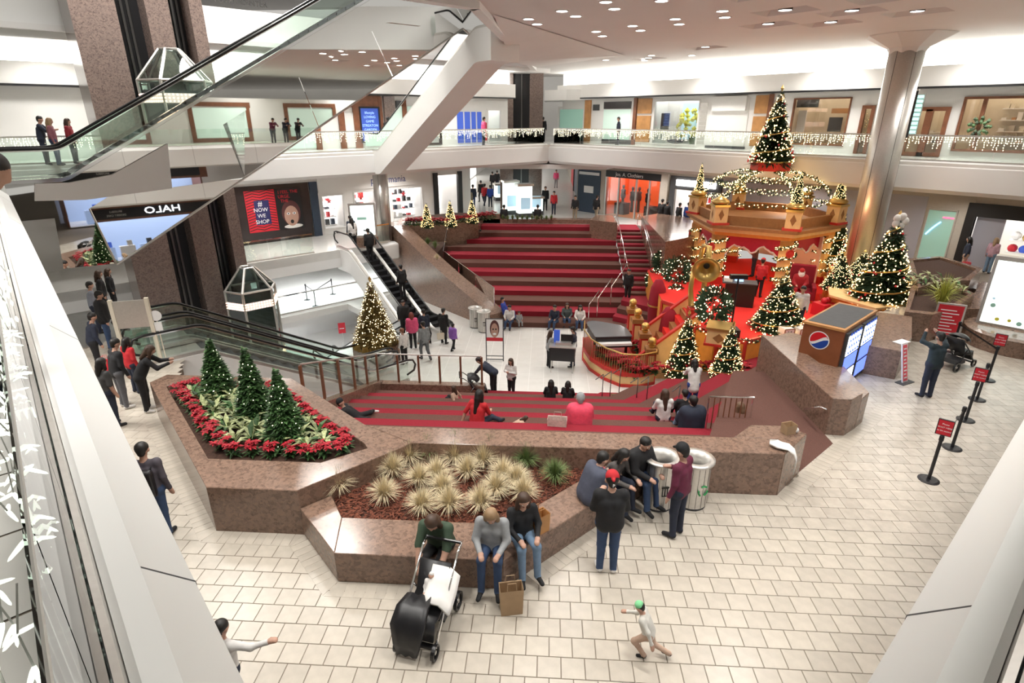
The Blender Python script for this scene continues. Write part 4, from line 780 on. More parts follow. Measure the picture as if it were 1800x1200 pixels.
# ================================================================ LIFT TOWER
TW = Wall(-1, 1, 37.0); qt = lambda px: U(TW, px, 60)
lt = thing('lift_tower', 'tall granite lift tower with black shafts at the left', 'tower')
for a, c, dp in ((132, 214, 2.2), (265, 306, 1.5), (341, 364, 1.5)): MB().wbox(TW, qt(a), qt(c), LO, 15, -dp, 0).build('granite_pier', 'granite_tower', lt)
MB().wbox(TW, qt(214), qt(341), LO, 15, -2.0, -1.1).build('shaft', 'black', lt); 
for x in (232, 243, 322, 331): MB().wbox(TW, qt(x), qt(x) + .08, LO, 15, -1.1, -1.0).build('guide_rail', 'steel_dark', lt)
def lift(label, px, z0, z1, rad, dd):
    p = TW.pt(qt(px), 0, dd); t = thing('lift_car', label, 'lift car', (p.x, p.y, 0), TW.rz); pts = [(rad * math.cos(R(a)), rad * math.sin(R(a))) for a in (180, 235, 305, 360, 55, 125)]
    H = z1 - z0; zr = z1 - rad * .85; top = [(x * .28, y * .28) for x, y in pts]
    for i in range(6):
        a, b = pts[i], pts[(i + 1) % 6]; MB().quad((*a, z0 + .5), (*b, z0 + .5), (*b, zr), (*a, zr)).build('glass_panel', 'glass_green', t); MB().quad((*a, zr), (*b, zr), (*top[(i + 1) % 6], z1), (*top[i], z1)).build('roof_pane', 'glass_green', t)
        MB().tube([(*a, z0), (*a, zr), (*top[i], z1), (*top[(i + 1) % 6], z1)], .055, 6).build('frame_bar', 'steel', t); MB().tube([(*a, zr), (*b, zr)], .045, 6).build('frame_bar', 'steel', t)
        for zz, hh in ((zr - .75, .32), (z0 + .02, .42)):
            if i in (0, 1, 2):
                A, B2 = Vector(a), Vector(b); MB().add([(*(A * 1.03), zz), (*(B2 * 1.03), zz), (*(B2 * 1.03), zz + hh), (*(A * 1.03), zz + hh)], [(0, 1, 2, 3)]).build('light_band', 'lift_band', t)
                bb = MB()
                for k in range(11):
                    for j in range(3): q = A.lerp(B2, (k + .5) / 11) * 1.045; bb.octa((q.x, q.y, zz + hh * (j + .5) / 3), .035)
                bb.build('bulb', 'lift_bulb', t, 'stuff')
    MB().prism(pts, z0 - .25, z0 + .02).build('floor_tray', 'steel', t); MB().prism([(x * .9, y * .9) for x, y in pts[3:] + pts[:1]], z0 + .02, zr - .3).build('back_wall', 'charcoal', t)
mat('lift_band', (.75, .72, .78), .4, emit=(.9, .75, .7), es=.5); mat('lift_bulb', (1, .6, .4), .4, emit=(1, .62, .42), es=3); nosample('lift_bulb')
zt_ = lambda px, py: Wall(-1, 1, 36).at(px, py)[1]
lift('glass lantern lift car with a band of bulbs, high on the tower', 281, zt_(280, 250), zt_(265, 86), 1.22, .9)
lift('glass lantern lift car low on the tower, above the lower floor', 344, zt_(440, 628), zt_(430, 465), 1.02, 1.25)
# ================================================================ ESCALATORS
def smooth(P, it=2):
    for _ in range(it):
        Q = [P[0]]
        for a, b in zip(P, P[1:]): Q += [(a[0] * .75 + b[0] * .25, a[1] * .75 + b[1] * .25), (a[0] * .25 + b[0] * .75, a[1] * .25 + b[1] * .75)]
        P = Q + [P[-1]]
    return P
def escalator(label, origin, heading, rise, ang, width=1.0, skirt=.95, side='white_paint', fb=1.5, ft=1.5, deckm='steel', under='white_paint', stepm='charcoal', skirt_top=0, nsteps=True, newel=True):
    t = thing('escalator', label, 'escalator', origin, math.atan2(heading[1], heading[0]) - R(90)); run = rise / math.tan(ang)
    base = [(-fb, 0), (0, 0), (run, rise), (run + ft, rise)]; L = smooth([(-fb, 0), (-.5, 0), (0, 0), (.35, .35 * math.tan(ang)), (run - .35, rise - .35 * math.tan(ang)), (run, rise), (run + .5, rise), (run + ft, rise)])
    def strip(x, z0, z1, nm, m, th=0):
        b = MB(); n = len(L)
        if th == 0: b.add([(x, y, z + z0) for y, z in L] + [(x, y, z + z1) for y, z in L], [(i, i + 1, n + i + 1, n + i) for i in range(n - 1)])
        else:
            v = [(x + s * th / 2, y, z + zz) for zz in (z0, z1) for s in (-1, 1) for y, z in L]; q = []
            for i in range(n - 1): q += [(i, i + 1, 2 * n + i + 1, 2 * n + i), (n + i + 1, n + i, 3 * n + i, 3 * n + i + 1), (2 * n + i, 2 * n + i + 1, 3 * n + i + 1, 3 * n + i), (i + 1, i, n + i, n + i + 1)]
            b.add(v, q + [(0, 2 * n, 3 * n, n), (n - 1, 2 * n - 1, 4 * n - 1, 3 * n - 1)])
        return b.build(nm, m, t)
    hw = width / 2
    for s in (-1, 1):
        strip(s * (hw + .12), .12, .88, 'glass_panel', 'glass', .014); strip(s * (hw + .12), .02, .14, 'deck_rail', deckm, .2); strip(s * (hw + .24), -skirt, .04, 'side_cladding', side if s > 0 or side != 'mirror' else side, .03)
        hp = [(s * (hw + .12), y, z + .93) for y, z in L]
        if newel: hp = [(s * (hw + .12), -fb + .05, .3), (s * (hw + .12), -fb - .28, .42), (s * (hw + .12), -fb - .36, .65), (s * (hw + .12), -fb - .25, .87)] + hp + [(s * (hw + .12), run + ft + .25, rise + .87), (s * (hw + .12), run + ft + .36, rise + .65), (s * (hw + .12), run + ft + .28, rise + .42), (s * (hw + .12), run + ft - .05, rise + .3)]
        b = MB(); b.smooth = True; b.tube(hp, .042, 8); b.build('handrail', 'black_rubber', t); strip(s * (hw + .12), .86, .9, 'rail_guide', 'chrome', .03)
        for yy, zz in ((-fb - .16, 0), (run + ft + .16, rise)):
            b = MB(); b.add([(s * (hw + .12), yy - .2, zz + .1), (s * (hw + .12), yy + .2, zz + .1), (s * (hw + .12), yy + .2, zz + .88), (s * (hw + .12), yy - .12, zz + .8)], [(0, 1, 2, 3)]); b.build('glass_panel', 'glass', t)
    n = len(L); b = MB(); b.add([(x, y, z - skirt) for x in (-hw - .24, hw + .24) for y, z in L], [(i + 1, i, n + i, n + i + 1) for i in range(n - 1)]); b.build('soffit', under, t)
    for yy, zz in ((-fb, 0), (run + ft, rise)): MB().quad((-hw - .24, yy, zz - skirt), (hw + .24, yy, zz - skirt), (hw + .24, yy, zz), (-hw - .24, yy, zz)).build('end_plate', side, t)
    k = int(rise / .21); me = MB().box(-hw, hw, 0, .42, -.21, 0).mesh('step', stepm); edge = MB().box(-hw, hw, 0, .012, -.012, .001).mesh('step_edge', 'gold')
    for i in range(k + 1): inst(me, 'step', (0, i * run / k - .2, i * rise / k - .0), parent=t)
    for yy, zz in ((-fb, 0), (run, rise)): MB().box(-hw, hw, yy, yy + (fb if zz == 0 else ft), zz - .05, zz + .004).build('landing_plate', 'steel', t)
    return t
UU = (S2, S2); VV = (-S2, S2)
def uvp(s, d, z): return ((s - d) / 2, (s + d) / 2, z)     # s=x+y, d=y-x
escalator('nearer of the two parallel escalators going down to the court from the left', uvp(13.0, 26.9, CT), (-S2, -S2), -CT, R(30), 1.0, 1.0, 'white_paint')
escalator('farther of the two parallel escalators going down to the court from the left', uvp(13.0, 29.25, CT), (-S2, -S2), -CT, R(30), 1.0, 1.0, 'white_paint')
escalator('escalator carrying riders between the court and the far-left walkway', uvp(20.0, 32.2, CT), VV, -CT, R(30), 1.05, 1.15, 'white_paint', under='white_paint', stepm='black')
escalator('escalator rising from the lowest floor to the court behind the golden tree', uvp(17.9, 42.3, LO), (S2, -S2), CT - LO, R(30), 1.0, .9, 'white_paint')
escalator('white escalator rising from the far-left walkway to the level above', uvp(23.6, 40.9, UP), (S2, -S2), 5.0, R(30), 1.0, 1.15, 'white_paint', ft=1.0, stepm='charcoal', newel=False)
# mirrored escalator going up from the left balcony: deep mirror-polished cladding with a tilted lower facet
ME = escalator('mirror-clad escalator climbing from the left balcony across the top of the picture', uvp(2.3, 30.9, UP), UU, 6.0, R(29), 1.0, .95, 'mirror', fb=2.6, deckm='chrome', stepm='charcoal')
MW = Wall(-1, 1, 30.0); ms = lambda s: s / 1.41421356
def mp(px, py, d=0.0): u, z = MW.at(px, py); return MW.pt(u, z, d)
MEI = (Matrix.Translation(ME.location) @ ME.rotation_euler.to_matrix().to_4x4()).inverted()
E1, E2, E3 = mp(149, 350), mp(207, 465, .10), mp(430, 312)
MB().quad(E2, E3, E1).build('mirror_facet', 'mirror', ME).matrix_parent_inverse = MEI
seams = [430, 560, 690, 820, 950]; lowl = lambda x: 463 - .679 * (x - 205); upl = lambda x: 300 - .58 * (x - 190)
MB().quad(mp(149, 350), mp(430, 312), mp(430, upl(430) + 14), mp(253, 284)).build('mirror_panel', 'mirror', ME).matrix_parent_inverse = MEI
for a, c in zip(seams, seams[1:]): MB().quad(mp(a + .6, lowl(a)), mp(c - .6, lowl(c)), mp(c - 40.6, upl(c - 40) + 14), mp(a - 39.4, upl(a - 40) + 14)).build('mirror_panel', 'mirror', ME).matrix_parent_inverse = MEI
MB().quad(mp(390, 214), mp(430, 312), mp(430.5, 312), mp(391, 190)).build('panel_joint', 'steel_dark', ME).matrix_parent_inverse = MEI
bs = MB(); a_, b_ = MW.at(149, 350); 
MB().quad(mp(60, 352, .2), mp(149, 350, .2), mp(300, 330, .2), mp(292, 252, .2), mp(195, 306, .2), mp(120, 320, .2), mp(60, 322, .2)).build('reflection_panel', 'fascia', ME).matrix_parent_inverse = MEI  # added pale panel: white soffit's reflection in the cladding, painted as plain colour
MB().quad(mp(92, 360), mp(149, 352), mp(205, 463), mp(112, 472)).build('mirror_panel', 'mirror', ME).matrix_parent_inverse = MEI
MB().tube([mp(205, 464, .11), mp(430, 313, .02), mp(950, lowl(950), .02)], .035, 6).build('edge_trim', 'steel', ME).matrix_parent_inverse = MEI
MB().tube([mp(149, 350, .01), mp(205, 464, .1)], .025, 6).build('edge_trim', 'steel', ME).matrix_parent_inverse = MEI
# ================================================================ SANTA SET
SZ = -.85
def zat(px, py, x, y):
    r = ray(px, py); t = math.hypot(x, y) / math.hypot(r[0], r[1]); return CAMZ + r[2] * t
def foliage_mesh(seed, m, N=2600, R0=.36, layers=7, name='foliage', wide=1):
    q = random.Random(seed); b = MB()
    for i in range(N):
        h = 1 - math.sqrt(q.random()); h = h * .97; ph = (h * layers) % 1.0; rad = R0 * (1 - h) * (1.08 - .28 * ph) + .012; a = q.uniform(0, 6.2832)
        inn = q.uniform(.25, .92); c, s = math.cos(a), math.sin(a)
        root = Vector((c * rad * inn * .55, s * rad * inn * .55, h + .015)); L = rad * (1 - inn * .55) * q.uniform(.75, 1.15 + .15 * (wide - 1)) + .02
        for k in range(2):
            aa = a + q.uniform(-.55, .55); d = Vector((math.cos(aa), math.sin(aa), q.uniform(-.55, .25))).normalized(); w_ = Vector((-d.y, d.x, q.uniform(-.4, .4))).normalized() * q.uniform(.008, .018) * wide
            tip = root + d * L; mid = root + d * L * .55; b.add([root, mid + w_, tip, mid - w_], [(0, 1, 2, 3)])
    return b.mesh(name, m)
FOL = [foliage_mesh(1, 'pine'), foliage_mesh(2, 'pine'), foliage_mesh(3, 'pine_gold', 2600)]
def lights_mesh(seed, n, m, R0=.36, r=.009, name='bulb'):
    q = random.Random(seed); b = MB()
    for i in range(n):
        h = (1 - math.sqrt(q.random())) * .97; a = q.uniform(0, 6.2832); rad = R0 * (1 - h) * q.uniform(.86, 1.06) + .012; b.octa((rad * math.cos(a), rad * math.sin(a), h + q.uniform(-.01, .01)), r, r)
    return b.mesh(name, m)
LGT = {('bulb_warm', 1): lights_mesh(5, 360, 'bulb_warm', r=.0095), ('bulb_warm', 2): lights_mesh(6, 420, 'bulb_warm', r=.0085), ('bulb_soft', 1): lights_mesh(7, 500, 'bulb_soft', r=.007), ('bulb_few', 1): lights_mesh(9, 90, 'bulb_white', r=.0075)}
trunk_me = MB().lathe([(.022, -.02), (.015, .9)], 8).mesh('trunk', 'wood_brown')
baub = MB(); q = random.Random(3)
for i in range(45): h = (1 - math.sqrt(q.random())) * .9; a = q.uniform(0, 6.28); rad = .36 * (1 - h) + .01; baub.octa((rad * math.cos(a), rad * math.sin(a), h), .017)
baub = baub.mesh('ornament', 'sign_red')
rib = MB(); rib.tube([(.375 * (1 - t / 60 * .92) * math.cos(t * .42), .375 * (1 - t / 60 * .92) * math.sin(t * .42), t / 60 * .92) for t in range(61)], .010, 5); rib = rib.mesh('ribbon', 'gold')
star_me = MB().octa((0, 0, 1.0), .03, .05).mesh('star_topper', 'gold')
def xtree(label, x, y, z, h, wd, lt=('bulb_warm', 1), fol=0, group=None, orn=True, ribbon=True, rz=0, name='christmas_tree', star=True):
    t = thing(name, label, 'tree', (x, y, z), rz, group); sc = (wd / .76, wd / .76, h)
    for nm, me in [('foliage', FOL[fol]), ('trunk', trunk_me)] + ([('ornament', baub)] if orn else []) + ([('ribbon', rib)] if ribbon else []) + ([('star_topper', star_me)] if star else []):
        o = inst(me, nm, sc=sc, parent=t)
        if nm in ('foliage', 'ornament'): o['kind'] = 'stuff'
    if lt: inst(LGT[lt], 'bulb', sc=sc, parent=t)['kind'] = 'stuff'
    return t
def gtree(label, px, pyb, pyt, z, wpx, **k):
    x, y = G(px, pyb, z); h = zat(px, pyt, x, y) - z; D = math.hypot(x, y); wd = wpx * math.hypot(D, CAMZ - z) / 1010; return xtree(label, x, y, z, h, wd, **k)
# ---- platform
PLAT = [(5.9, 21.4), (6.5, 20.4), (7.3, 19.75), (8.1, 20.25), (9.2, 19.3), (10.4, 20.1), (13.6, 23.3), (14.3, 25.5), (14.3, 30), (12, 33.2), (7, 32.6), (5.4, 30), (5.2, 24.6), (5.9, 23.6)]
st_ = thing('set_platform', 'raised red-carpeted stage of the Santa display with orange panelled fronts', 'stage')
MB().prism(PLAT, CT, SZ - .03).build('core', 'orange_set', st_); MB().prism(PLAT, SZ - .03, SZ).build('carpet', 'carpet_set', st_)
for i in range(len(PLAT)):
    a, b = Vector(PLAT[i]), Vector(PLAT[(i + 1) % len(PLAT)])
    if max(a.y, b.y) > 25.6: continue
    d = (b - a).normalized(); n = Vector((d.y, -d.x)); 
    MB().prism([a + n * .04, b + n * .04, b - n * .06, a - n * .06], SZ - .10, SZ + .05).build('trim_rail', 'red_set', st_)
    MB().prism([a + d * .12 + n * .02, b - d * .12 + n * .02, b - d * .12, a + d * .12], CT + .2, SZ - .16).build('front_panel', 'cream_set' if i % 2 else 'orange_set', st_)
    MB().prism([a + n * .05 - d * .05, a + n * .05 + d * .06, a - n * .02 + d * .06, a - n * .02 - d * .05], CT, SZ).build('corner_post', 'red_set', st_)
def garland(label, pts, n, sag=.0, m='bulb_warm', r=.028, leafm='pine', parent=None):
    t = thing('garland', label, 'garland', group='lit garlands on the Santa display') if parent is None else parent; b = MB(); f = MB(); q = random.Random(len(label)); P_ = [Vector(p) for p in pts]; L = sum((b_ - a_).length for a_, b_ in zip(P_, P_[1:]))
    for a_, b_ in zip(P_, P_[1:]):
        k = max(3, int(n * (b_ - a_).length / L))
        for i in range(k):
            s = (i + q.random()) / k; p = a_.lerp(b_, s); p.z -= sag * 4 * s * (1 - s); o = Vector((q.uniform(-.07, .07), q.uniform(-.07, .07), q.uniform(-.07, .07))); b.octa(p + o, r)
            for j in range(5): d = Vector((q.uniform(-1, 1), q.uniform(-1, 1), q.uniform(-1, 1))).normalized(); w_ = d.orthogonal().normalized() * .025; f.add([p, p + d * .09 + w_, p + d * .15, p + d * .09 - w_], [(0, 1, 2, 3)])
    f.build('foliage', leafm, t, 'stuff'); b.build('bulb', m, t, 'stuff'); return t
front = [(*p, SZ + .05) for p in PLAT[0:6]]
garland('lit pine garland swagged along the front edge of the stage', front, 130, .12)
# ---- stair to the stage
sr = thing('set_stair', 'patterned stair with orange side walls and red rails rising to the stage', 'stair'); sx0, sx1, sy0, sy1 = 3.9, 6.0, 21.5, 23.6
for k in range(9):
    x0 = sx0 + k * (sx1 - sx0) / 9; z = CT + (SZ - CT) * (k + 1) / 9; MB().box(x0, sx1 + .1, sy0, sy1, z - .27, z).build('step', 'carpet_set' if k % 2 else 'brown_set', sr)
for y in (sy0, sy1):
    MB().add([(x, yy, z) for yy in (y - .06, y + .06) for x, z in ((sx0 - .25, CT), (sx1 + .1, CT), (sx1 + .1, SZ + .55), (sx0 - .25, CT + .75))], [(0, 1, 2, 3), (7, 6, 5, 4), (0, 4, 5, 1), (1, 5, 6, 2), (2, 6, 7, 3), (3, 7, 4, 0)]).build('side_wall', 'cream_set', sr)
    MB().add([(x, yy, z + dz) for dz in (0, .1) for yy in (y - .1, y + .1) for x, z in ((sx0 - .27, CT + .75), (sx1 + .12, SZ + .55))], [(0, 1, 3, 2), (4, 6, 7, 5), (0, 2, 6, 4), (1, 5, 7, 3), (0, 4, 5, 1), (2, 3, 7, 6)]).build('rail', 'red_set', sr)
for i, (px, py, zt) in enumerate(((1113, 528, -.75), (1122, 545, -.95), (1135, 570, -1.2), (1147, 596, -1.45))):
    x, y = [(2.9, 25.4), (3.2, 24.6), (3.5, 23.8), (3.75, 21.45)][i]; x, y = G(px, py, zt)
    t = thing('newel_post', ('red and gold newel post with a gold ball, furthest from the camera', 'red and gold newel post with a gold ball, second from the far end', 'red and gold newel post with a gold ball, third from the far end', 'tallest red and gold newel post with a gold ball at the foot of the stair')[i], 'post', (x, y, 0))
    MB().box(-.17, .17, -.17, .17, CT, zt - .55).build('shaft', 'red_set', t); MB().box(-.12, .12, -.19, -.17, zt - 1.35, zt - .65).build('inset_panel', 'cream_set', t); MB().box(-.24, .24, -.24, .24, zt - .55, zt - .35).build('cap', 'brown_set', t); MB().lathe([(.1, 0), (.16, .12)], 10, (0, 0, zt - .35)).build('collar', 'gold', t); b = MB(); b.smooth = True; b.ball((0, 0, zt - .08), .17, 14, 10); b.build('ball', 'gold', t)
# ---- round piano platform
PP = [(1.8, 24.4), (1.72, 23.2), (1.95, 22.1), (2.45, 21.2), (3.05, 20.6), (3.75, 20.55), (4.4, 20.9), (4.5, 21.4), (3.85, 21.6), (3.6, 24.6), (2.6, 25.2)]; PZ = -2.62
t = thing('piano_platform', 'low round cream and red platform carrying the grand piano', 'stage'); MB().prism(PP, CT, PZ - .03).build('drum', 'cream_set', t); MB().prism(PP, PZ - .03, PZ).build('carpet', 'red_set', t)
for i in range(7):
    a, b = Vector(PP[i]), Vector(PP[i + 1]); d = (b - a).normalized(); n = Vector((-d.y, d.x)) * -1
    for z0, z1 in ((CT, CT + .12), (PZ - .12, PZ + .04)): MB().prism([a + n * .05, b + n * .05, b - n * .02, a - n * .02], z0, z1).build('trim_band', 'red_set', t)
    for k in range(7): p = a.lerp(b, k / 7); MB().box(p.x - .012, p.x + .012, p.y - .012, p.y + .012, PZ, PZ + .8).build('baluster', 'brown_set', t)
    MB().tube([(a.x, a.y, PZ + .82), (b.x, b.y, PZ + .82)], .028, 6).build('rail', 'gold', t)
pn = thing('grand_piano', 'black grand piano with its lid closed on the round platform', 'piano', (2.75, 22.9, PZ), R(8)); out = [(-.75, -.75), (.75, -.75), (.78, .1), (.6, .55), (.25, .8), (-.1, 1.05), (-.45, 1.2), (-.7, 1.1), (-.78, .8)]
MB().prism(out, .62, .92).build('case', 'black_rubber', pn); mat('piano_lid', (.10, .11, .125), .2, coat=.5); MB().prism([(x * 1.03, y * 1.03) for x, y in out], .92, .96).build('lid', 'piano_lid', pn); MB().box(-.72, .72, -1.0, -.75, .62, .72).build('keyboard', 'ink_white', pn); MB().box(-.76, .76, -1.02, -.74, .56, .62).build('key_bed', 'black_rubber', pn)
for x, y in ((-.6, -.6), (.6, -.6), (-.4, .8)): MB().lathe([(.07, 0), (.05, .6)], 8, (x, y, 0)).build('leg', 'black_rubber', pn)
MB().box(-.35, .35, -1.75, -1.4, .4, .48).build('bench', 'carpet_red', pn)
# ---- gazebo (hexagon fitted to the photograph)
GC, GR, GA, GE = Vector((10.74, 29.5)), 3.21, 154.2, 2.05
cor = [Vector((GC.x + GR * math.cos(R(GA + 60 * k)), GC.y + GR * math.sin(R(GA + 60 * k)))) for k in range(6)]
sc_ = lambda k: [GC + (c - GC) * k for c in cor]
gz = thing('gazebo', 'tall orange and cream hexagonal gazebo with a garland dome around Santa', 'gazebo')
MB().prism(sc_(1.10), GE - .32, GE - .14).build('eave', 'cream_set', gz); MB().prism(sc_(1.16), GE - .14, GE).build('cornice', 'brown_set', gz); MB().prism(sc_(1.04), GE - .5, GE - .3).build('beam', 'orange_set', gz)
o_, i_ = sc_(1.0), sc_(.93)
for k in range(6):
    a, b, a2, b2 = o_[k], o_[(k + 1) % 6], i_[k], i_[(k + 1) % 6]; MB().prism([a, b, b2, a2], GE, GE + .42).build('parapet', 'brown_set', gz)
    d = (b - a).normalized(); ang = math.atan2(d.y, d.x); c = GC + (cor[k] - GC) * .93; Tm = Matrix.Translation((c.x, c.y, 0)) @ Matrix.Rotation(ang + R(-60), 4, 'Z')
    MB().box(-.27, .27, -.27, .27, SZ, GE - .5, Tm).build('column', 'cream_set', gz); MB().box(-.3, .3, -.3, .3, SZ, SZ + .35, Tm).build('column_base', 'red_set', gz); MB().box(-.27, .27, -.27, .27, GE - .75, GE - .5, Tm).build('column_cap', 'orange_set', gz)
    c2 = cor[k]; T2 = Matrix.Translation((c2.x, c2.y, 0)) @ Matrix.Rotation(ang + R(-60), 4, 'Z')
    MB().box(-.40, .40, -.40, .40, GE, GE + .1, T2).build('block_base', 'red_set', gz); bk = MB().box(-.31, .31, -.31, .31, GE + .1, GE + .82, T2).build('corner_block', 'cream_set', gz); MB().box(-.36, .36, -.36, .36, GE + .82, GE + .92, T2).build('block_cap', 'gold', gz)
    for s in (0, 90, 180, 270):
        Tq = T2 @ Matrix.Rotation(R(s), 4, 'Z'); MB().add([Tq @ Vector(p) for p in ((0, -.315, GE + .2), (.13, -.315, GE + .46), (0, -.315, GE + .72), (-.13, -.315, GE + .46))], [(0, 1, 2, 3)]).build('diamond', 'brown_set', bk)
    b_ = MB(); b_.smooth = True; b_.lathe([(.30, 0), (.42, .08), (.40, .16), (.25, .26), (.1, .34), (.001, .4)], 12, (c2.x, c2.y, GE + .92)); b_.build('urn', 'gold', gz)
    if k in (0, 1, 2, 5):    # valance with scalloped icing
        m_ = (a + b) / 2; n = Vector((d.y, -d.x)); Lh = (b - a).length * .93 / 2 - .2; va = MB(); ic = MB(); K = 24
        top = [((GC + (m_ - GC) * .93) + d * (-Lh + 2 * Lh * j / K)) for j in range(K + 1)]; drip = [.50 + .16 * math.cos(j / K * 6.283 * 2) + .25 * abs(2 * j / K - 1) ** 2 + (.1 if j % 6 < 3 else 0) for j in range(K + 1)]
        va.add([(p.x, p.y, GE - .5) for p in top] + [(p.x, p.y, GE - .5 - dr) for p, dr in zip(top, drip)], [(j, j + 1, K + 2 + j, K + 1 + j) for j in range(K)]); va.build('valance', 'magenta_set', gz)
        ic.tube([(p.x + n.x * .02, p.y + n.y * .02, GE - .5 - dr) for p, dr in zip(top, drip)], .045, 6); ic.build('icing', 'white_set', gz)
        pd = GC + (cor[k] - GC) * 1.0 + n * .0; b_ = MB(); Tv = Matrix.Translation((pd.x, pd.y, GE - 1.05)) @ Matrix.Rotation(ang - R(30), 4, 'Z') @ Matrix.Rotation(R(90), 4, 'X'); b_.lathe([(.001, .22), (.15, .22), (.18, .25), (.20, .22), (.18, .19)], 20, T=Tv); b_.build('medallion', 'red_set', gz)
back = GC + (cor[3] + cor[4] - 2 * GC) * .40; ab = cor[4] - cor[3]; bd = thing('backdrop', 'plain white photo backdrop standing inside the gazebo', 'backdrop'); ab.normalize(); nb = Vector((-ab.y, ab.x)); MB().prism([back - ab * 2.0, back + ab * 2.0, back + ab * 2.0 + nb * .06, back - ab * 2.0 + nb * .06], SZ, 1.5).build('sheet', 'white_set', bd); MB().tube([(*(back - ab * 2.1), 1.5), (*(back + ab * 2.1), 1.5)], .03, 6).build('crossbar', 'black', bd)
# column light strands
for k in (0, 1, 2, 3, 5):
    c = GC + (cor[k] - GC) * .93; pts = [(c.x + .42 * math.cos(j * .9), c.y + .42 * math.sin(j * .9), SZ + .3 + (GE - .8 - SZ) * j / 30) for j in range(31)]; garland('lit garland wound around the gazebo column, %s' % ('far left', 'front left', 'front right', 'right', '', 'back left')[k], pts, 230, 0, r=.026)
# dome of lit garlands under the tree box
ZB = zat(1356, 290, GC.x, GC.y)
dm = thing('garland_dome', 'open dome of lit garland ribs above the gazebo roof', 'garland')
for k in range(6):
    c = cor[k]; P_ = []
    for j in range(9): t = j / 8; a = t * R(90); rr_ = GR * .92 * math.cos(a) ** .9 + .55 * t; P_.append((GC.x + (c.x - GC.x) / GR * rr_, GC.y + (c.y - GC.y) / GR * rr_, GE + .5 + (ZB - GE - .75) * math.sin(a)))
    garland('', P_, 75, parent=dm, r=.03)
for hh, kk in ((.25, .9), (.6, .72), (.85, .45)):
    z = GE + .5 + (ZB - GE - .75) * hh; rg = [(GC.x + (cor[k % 6].x - GC.x) * kk, GC.y + (cor[k % 6].y - GC.y) * kk, z) for k in range(7)]; garland('', rg, 110, .05, parent=dm, r=.03)
tb = thing('tree_box', 'red hexagonal box under the treetop of the gazebo', 'box'); MB().prism([GC + (c - GC) * .28 for c in cor], ZB - .24, ZB + .14).build('box', 'red_set', tb); MB().prism([GC + (c - GC) * .30 for c in cor], ZB + .14, ZB + .2).build('rim', 'gold', tb)
xtree('decorated Christmas tree crowning the gazebo, topmost of all', GC.x, GC.y, ZB + .15, zat(1372, 155, GC.x, GC.y) - ZB - .15, 2.15, ('bulb_warm', 1))
for k, lb in ((0, 'thin lit cone tree on the left rear corner block of the gazebo'), (5, 'thin lit cone tree on the back left corner block of the gazebo'), (2, 'thin lit cone tree on the front right corner block of the gazebo'), (3, 'thin lit cone tree on the right corner block of the gazebo')):
    xtree(lb, cor[k].x, cor[k].y, GE + 1.15, 1.45, .55, ('bulb_warm', 1), orn=False, ribbon=False, star=False, name='cone_tree')
# ---- trees on and around the stage
gtree('broad decorated Christmas tree in the middle of the red stage', 1366, 576, 478, SZ, 92, lt=('bulb_warm', 2))
for nm, px, pb, pt, z, w_, lb in (('christmas_tree', 1199, 658, 548, -2.56, 66, 'lit Christmas tree with a gold bow at the front left foot of the stage'), ('christmas_tree', 1276, 661, 566, -1.92, 60, 'lit Christmas tree at the front right foot of the stage')): gtree(lb, px, pb, pt, z, w_)
gtree('slim lit tree just right of the gazebo', 1463, 462, 350, .1, 44); gtree('lit tree against the steel column, second from the gazebo', 1502, 474, 383, .1, 70); gtree('tallest lit tree with a cream bow at the right end of the set', 1545, 528, 374, -.1, 92, lt=('bulb_warm', 2)); gtree('small lit tree low at the right of the gazebo', 1472, 506, 446, -.1, 50, lt=('bulb_warm', 2), ribbon=False); gtree('lit tree between the gazebo and the tallest tree', 1508, 500, 440, -.1, 62, lt=('bulb_warm', 2), ribbon=False)
bow = thing('bow', 'large cream ribbon bow on the tallest right-hand tree', 'bow'); bx_, by_ = G(1545, 528, -.1)
b = MB(); b.smooth = True
for a in range(5): b.ball((bx_ + .17 * math.cos(a * 1.25), by_ - .12, zat(1548, 385, bx_, by_) + .17 * math.sin(a * 1.25)), .15, 10, 7, (1, .5, 1))
b.build('loop', 'white_cloth', bow)
def lit_shrub(label, px, py, z, rpx, hpx):
    x, y = G(px, py, z); D = math.hypot(x, y); k = math.hypot(D, CAMZ - z) / 1010; t = thing('lit_shrub', label, 'shrub', (x, y, z)); q = random.Random(px); f = MB(); b = MB(); rx, hz = rpx * k, hpx * k
    for i in range(900):
        d = Vector((q.gauss(0, 1), q.gauss(0, 1), q.gauss(0, 1))).normalized(); rs_ = q.uniform(.55, 1); p = Vector((d.x * rx * rs_, d.y * rx * rs_, hz / 2 + d.z * hz / 2 * rs_))
        w_ = d.orthogonal().normalized() * .05; f.add([p - d * .08, p + w_, p + d * .1, p - w_], [(0, 1, 2, 3)])
        if i < 110: b.octa(p + d * .04, .03)
    f.build('foliage', 'pine', t, 'stuff'); b.build('bulb', 'bulb_soft', t, 'stuff'); MB().lathe([(.05, -.1), (.04, hz * .5)], 6).build('stem', 'wood_brown', t)
for i, a in enumerate(((1150, 512, -1.9, 17, 40, 'lit shrub at the left edge of the set, uppermost'), (1188, 505, -1.2, 26, 55, 'lit shrub left of the golden horn'), (1160, 548, -2.2, 15, 45, 'lit cone shrub between the maroon panels'), (1185, 540, -1.8, 16, 40, 'lit shrub right of the rear maroon panel'), (1250, 572, -.6, 30, 70, 'lit topiary beside the lamp stand on the stage'), (1165, 480, -1.0, 20, 40, 'lit shrub highest at the left rear of the set'), (1425, 445, .2, 16, 50, 'lit shrub behind Santa'))): lit_shrub(a[5], *a[:5])
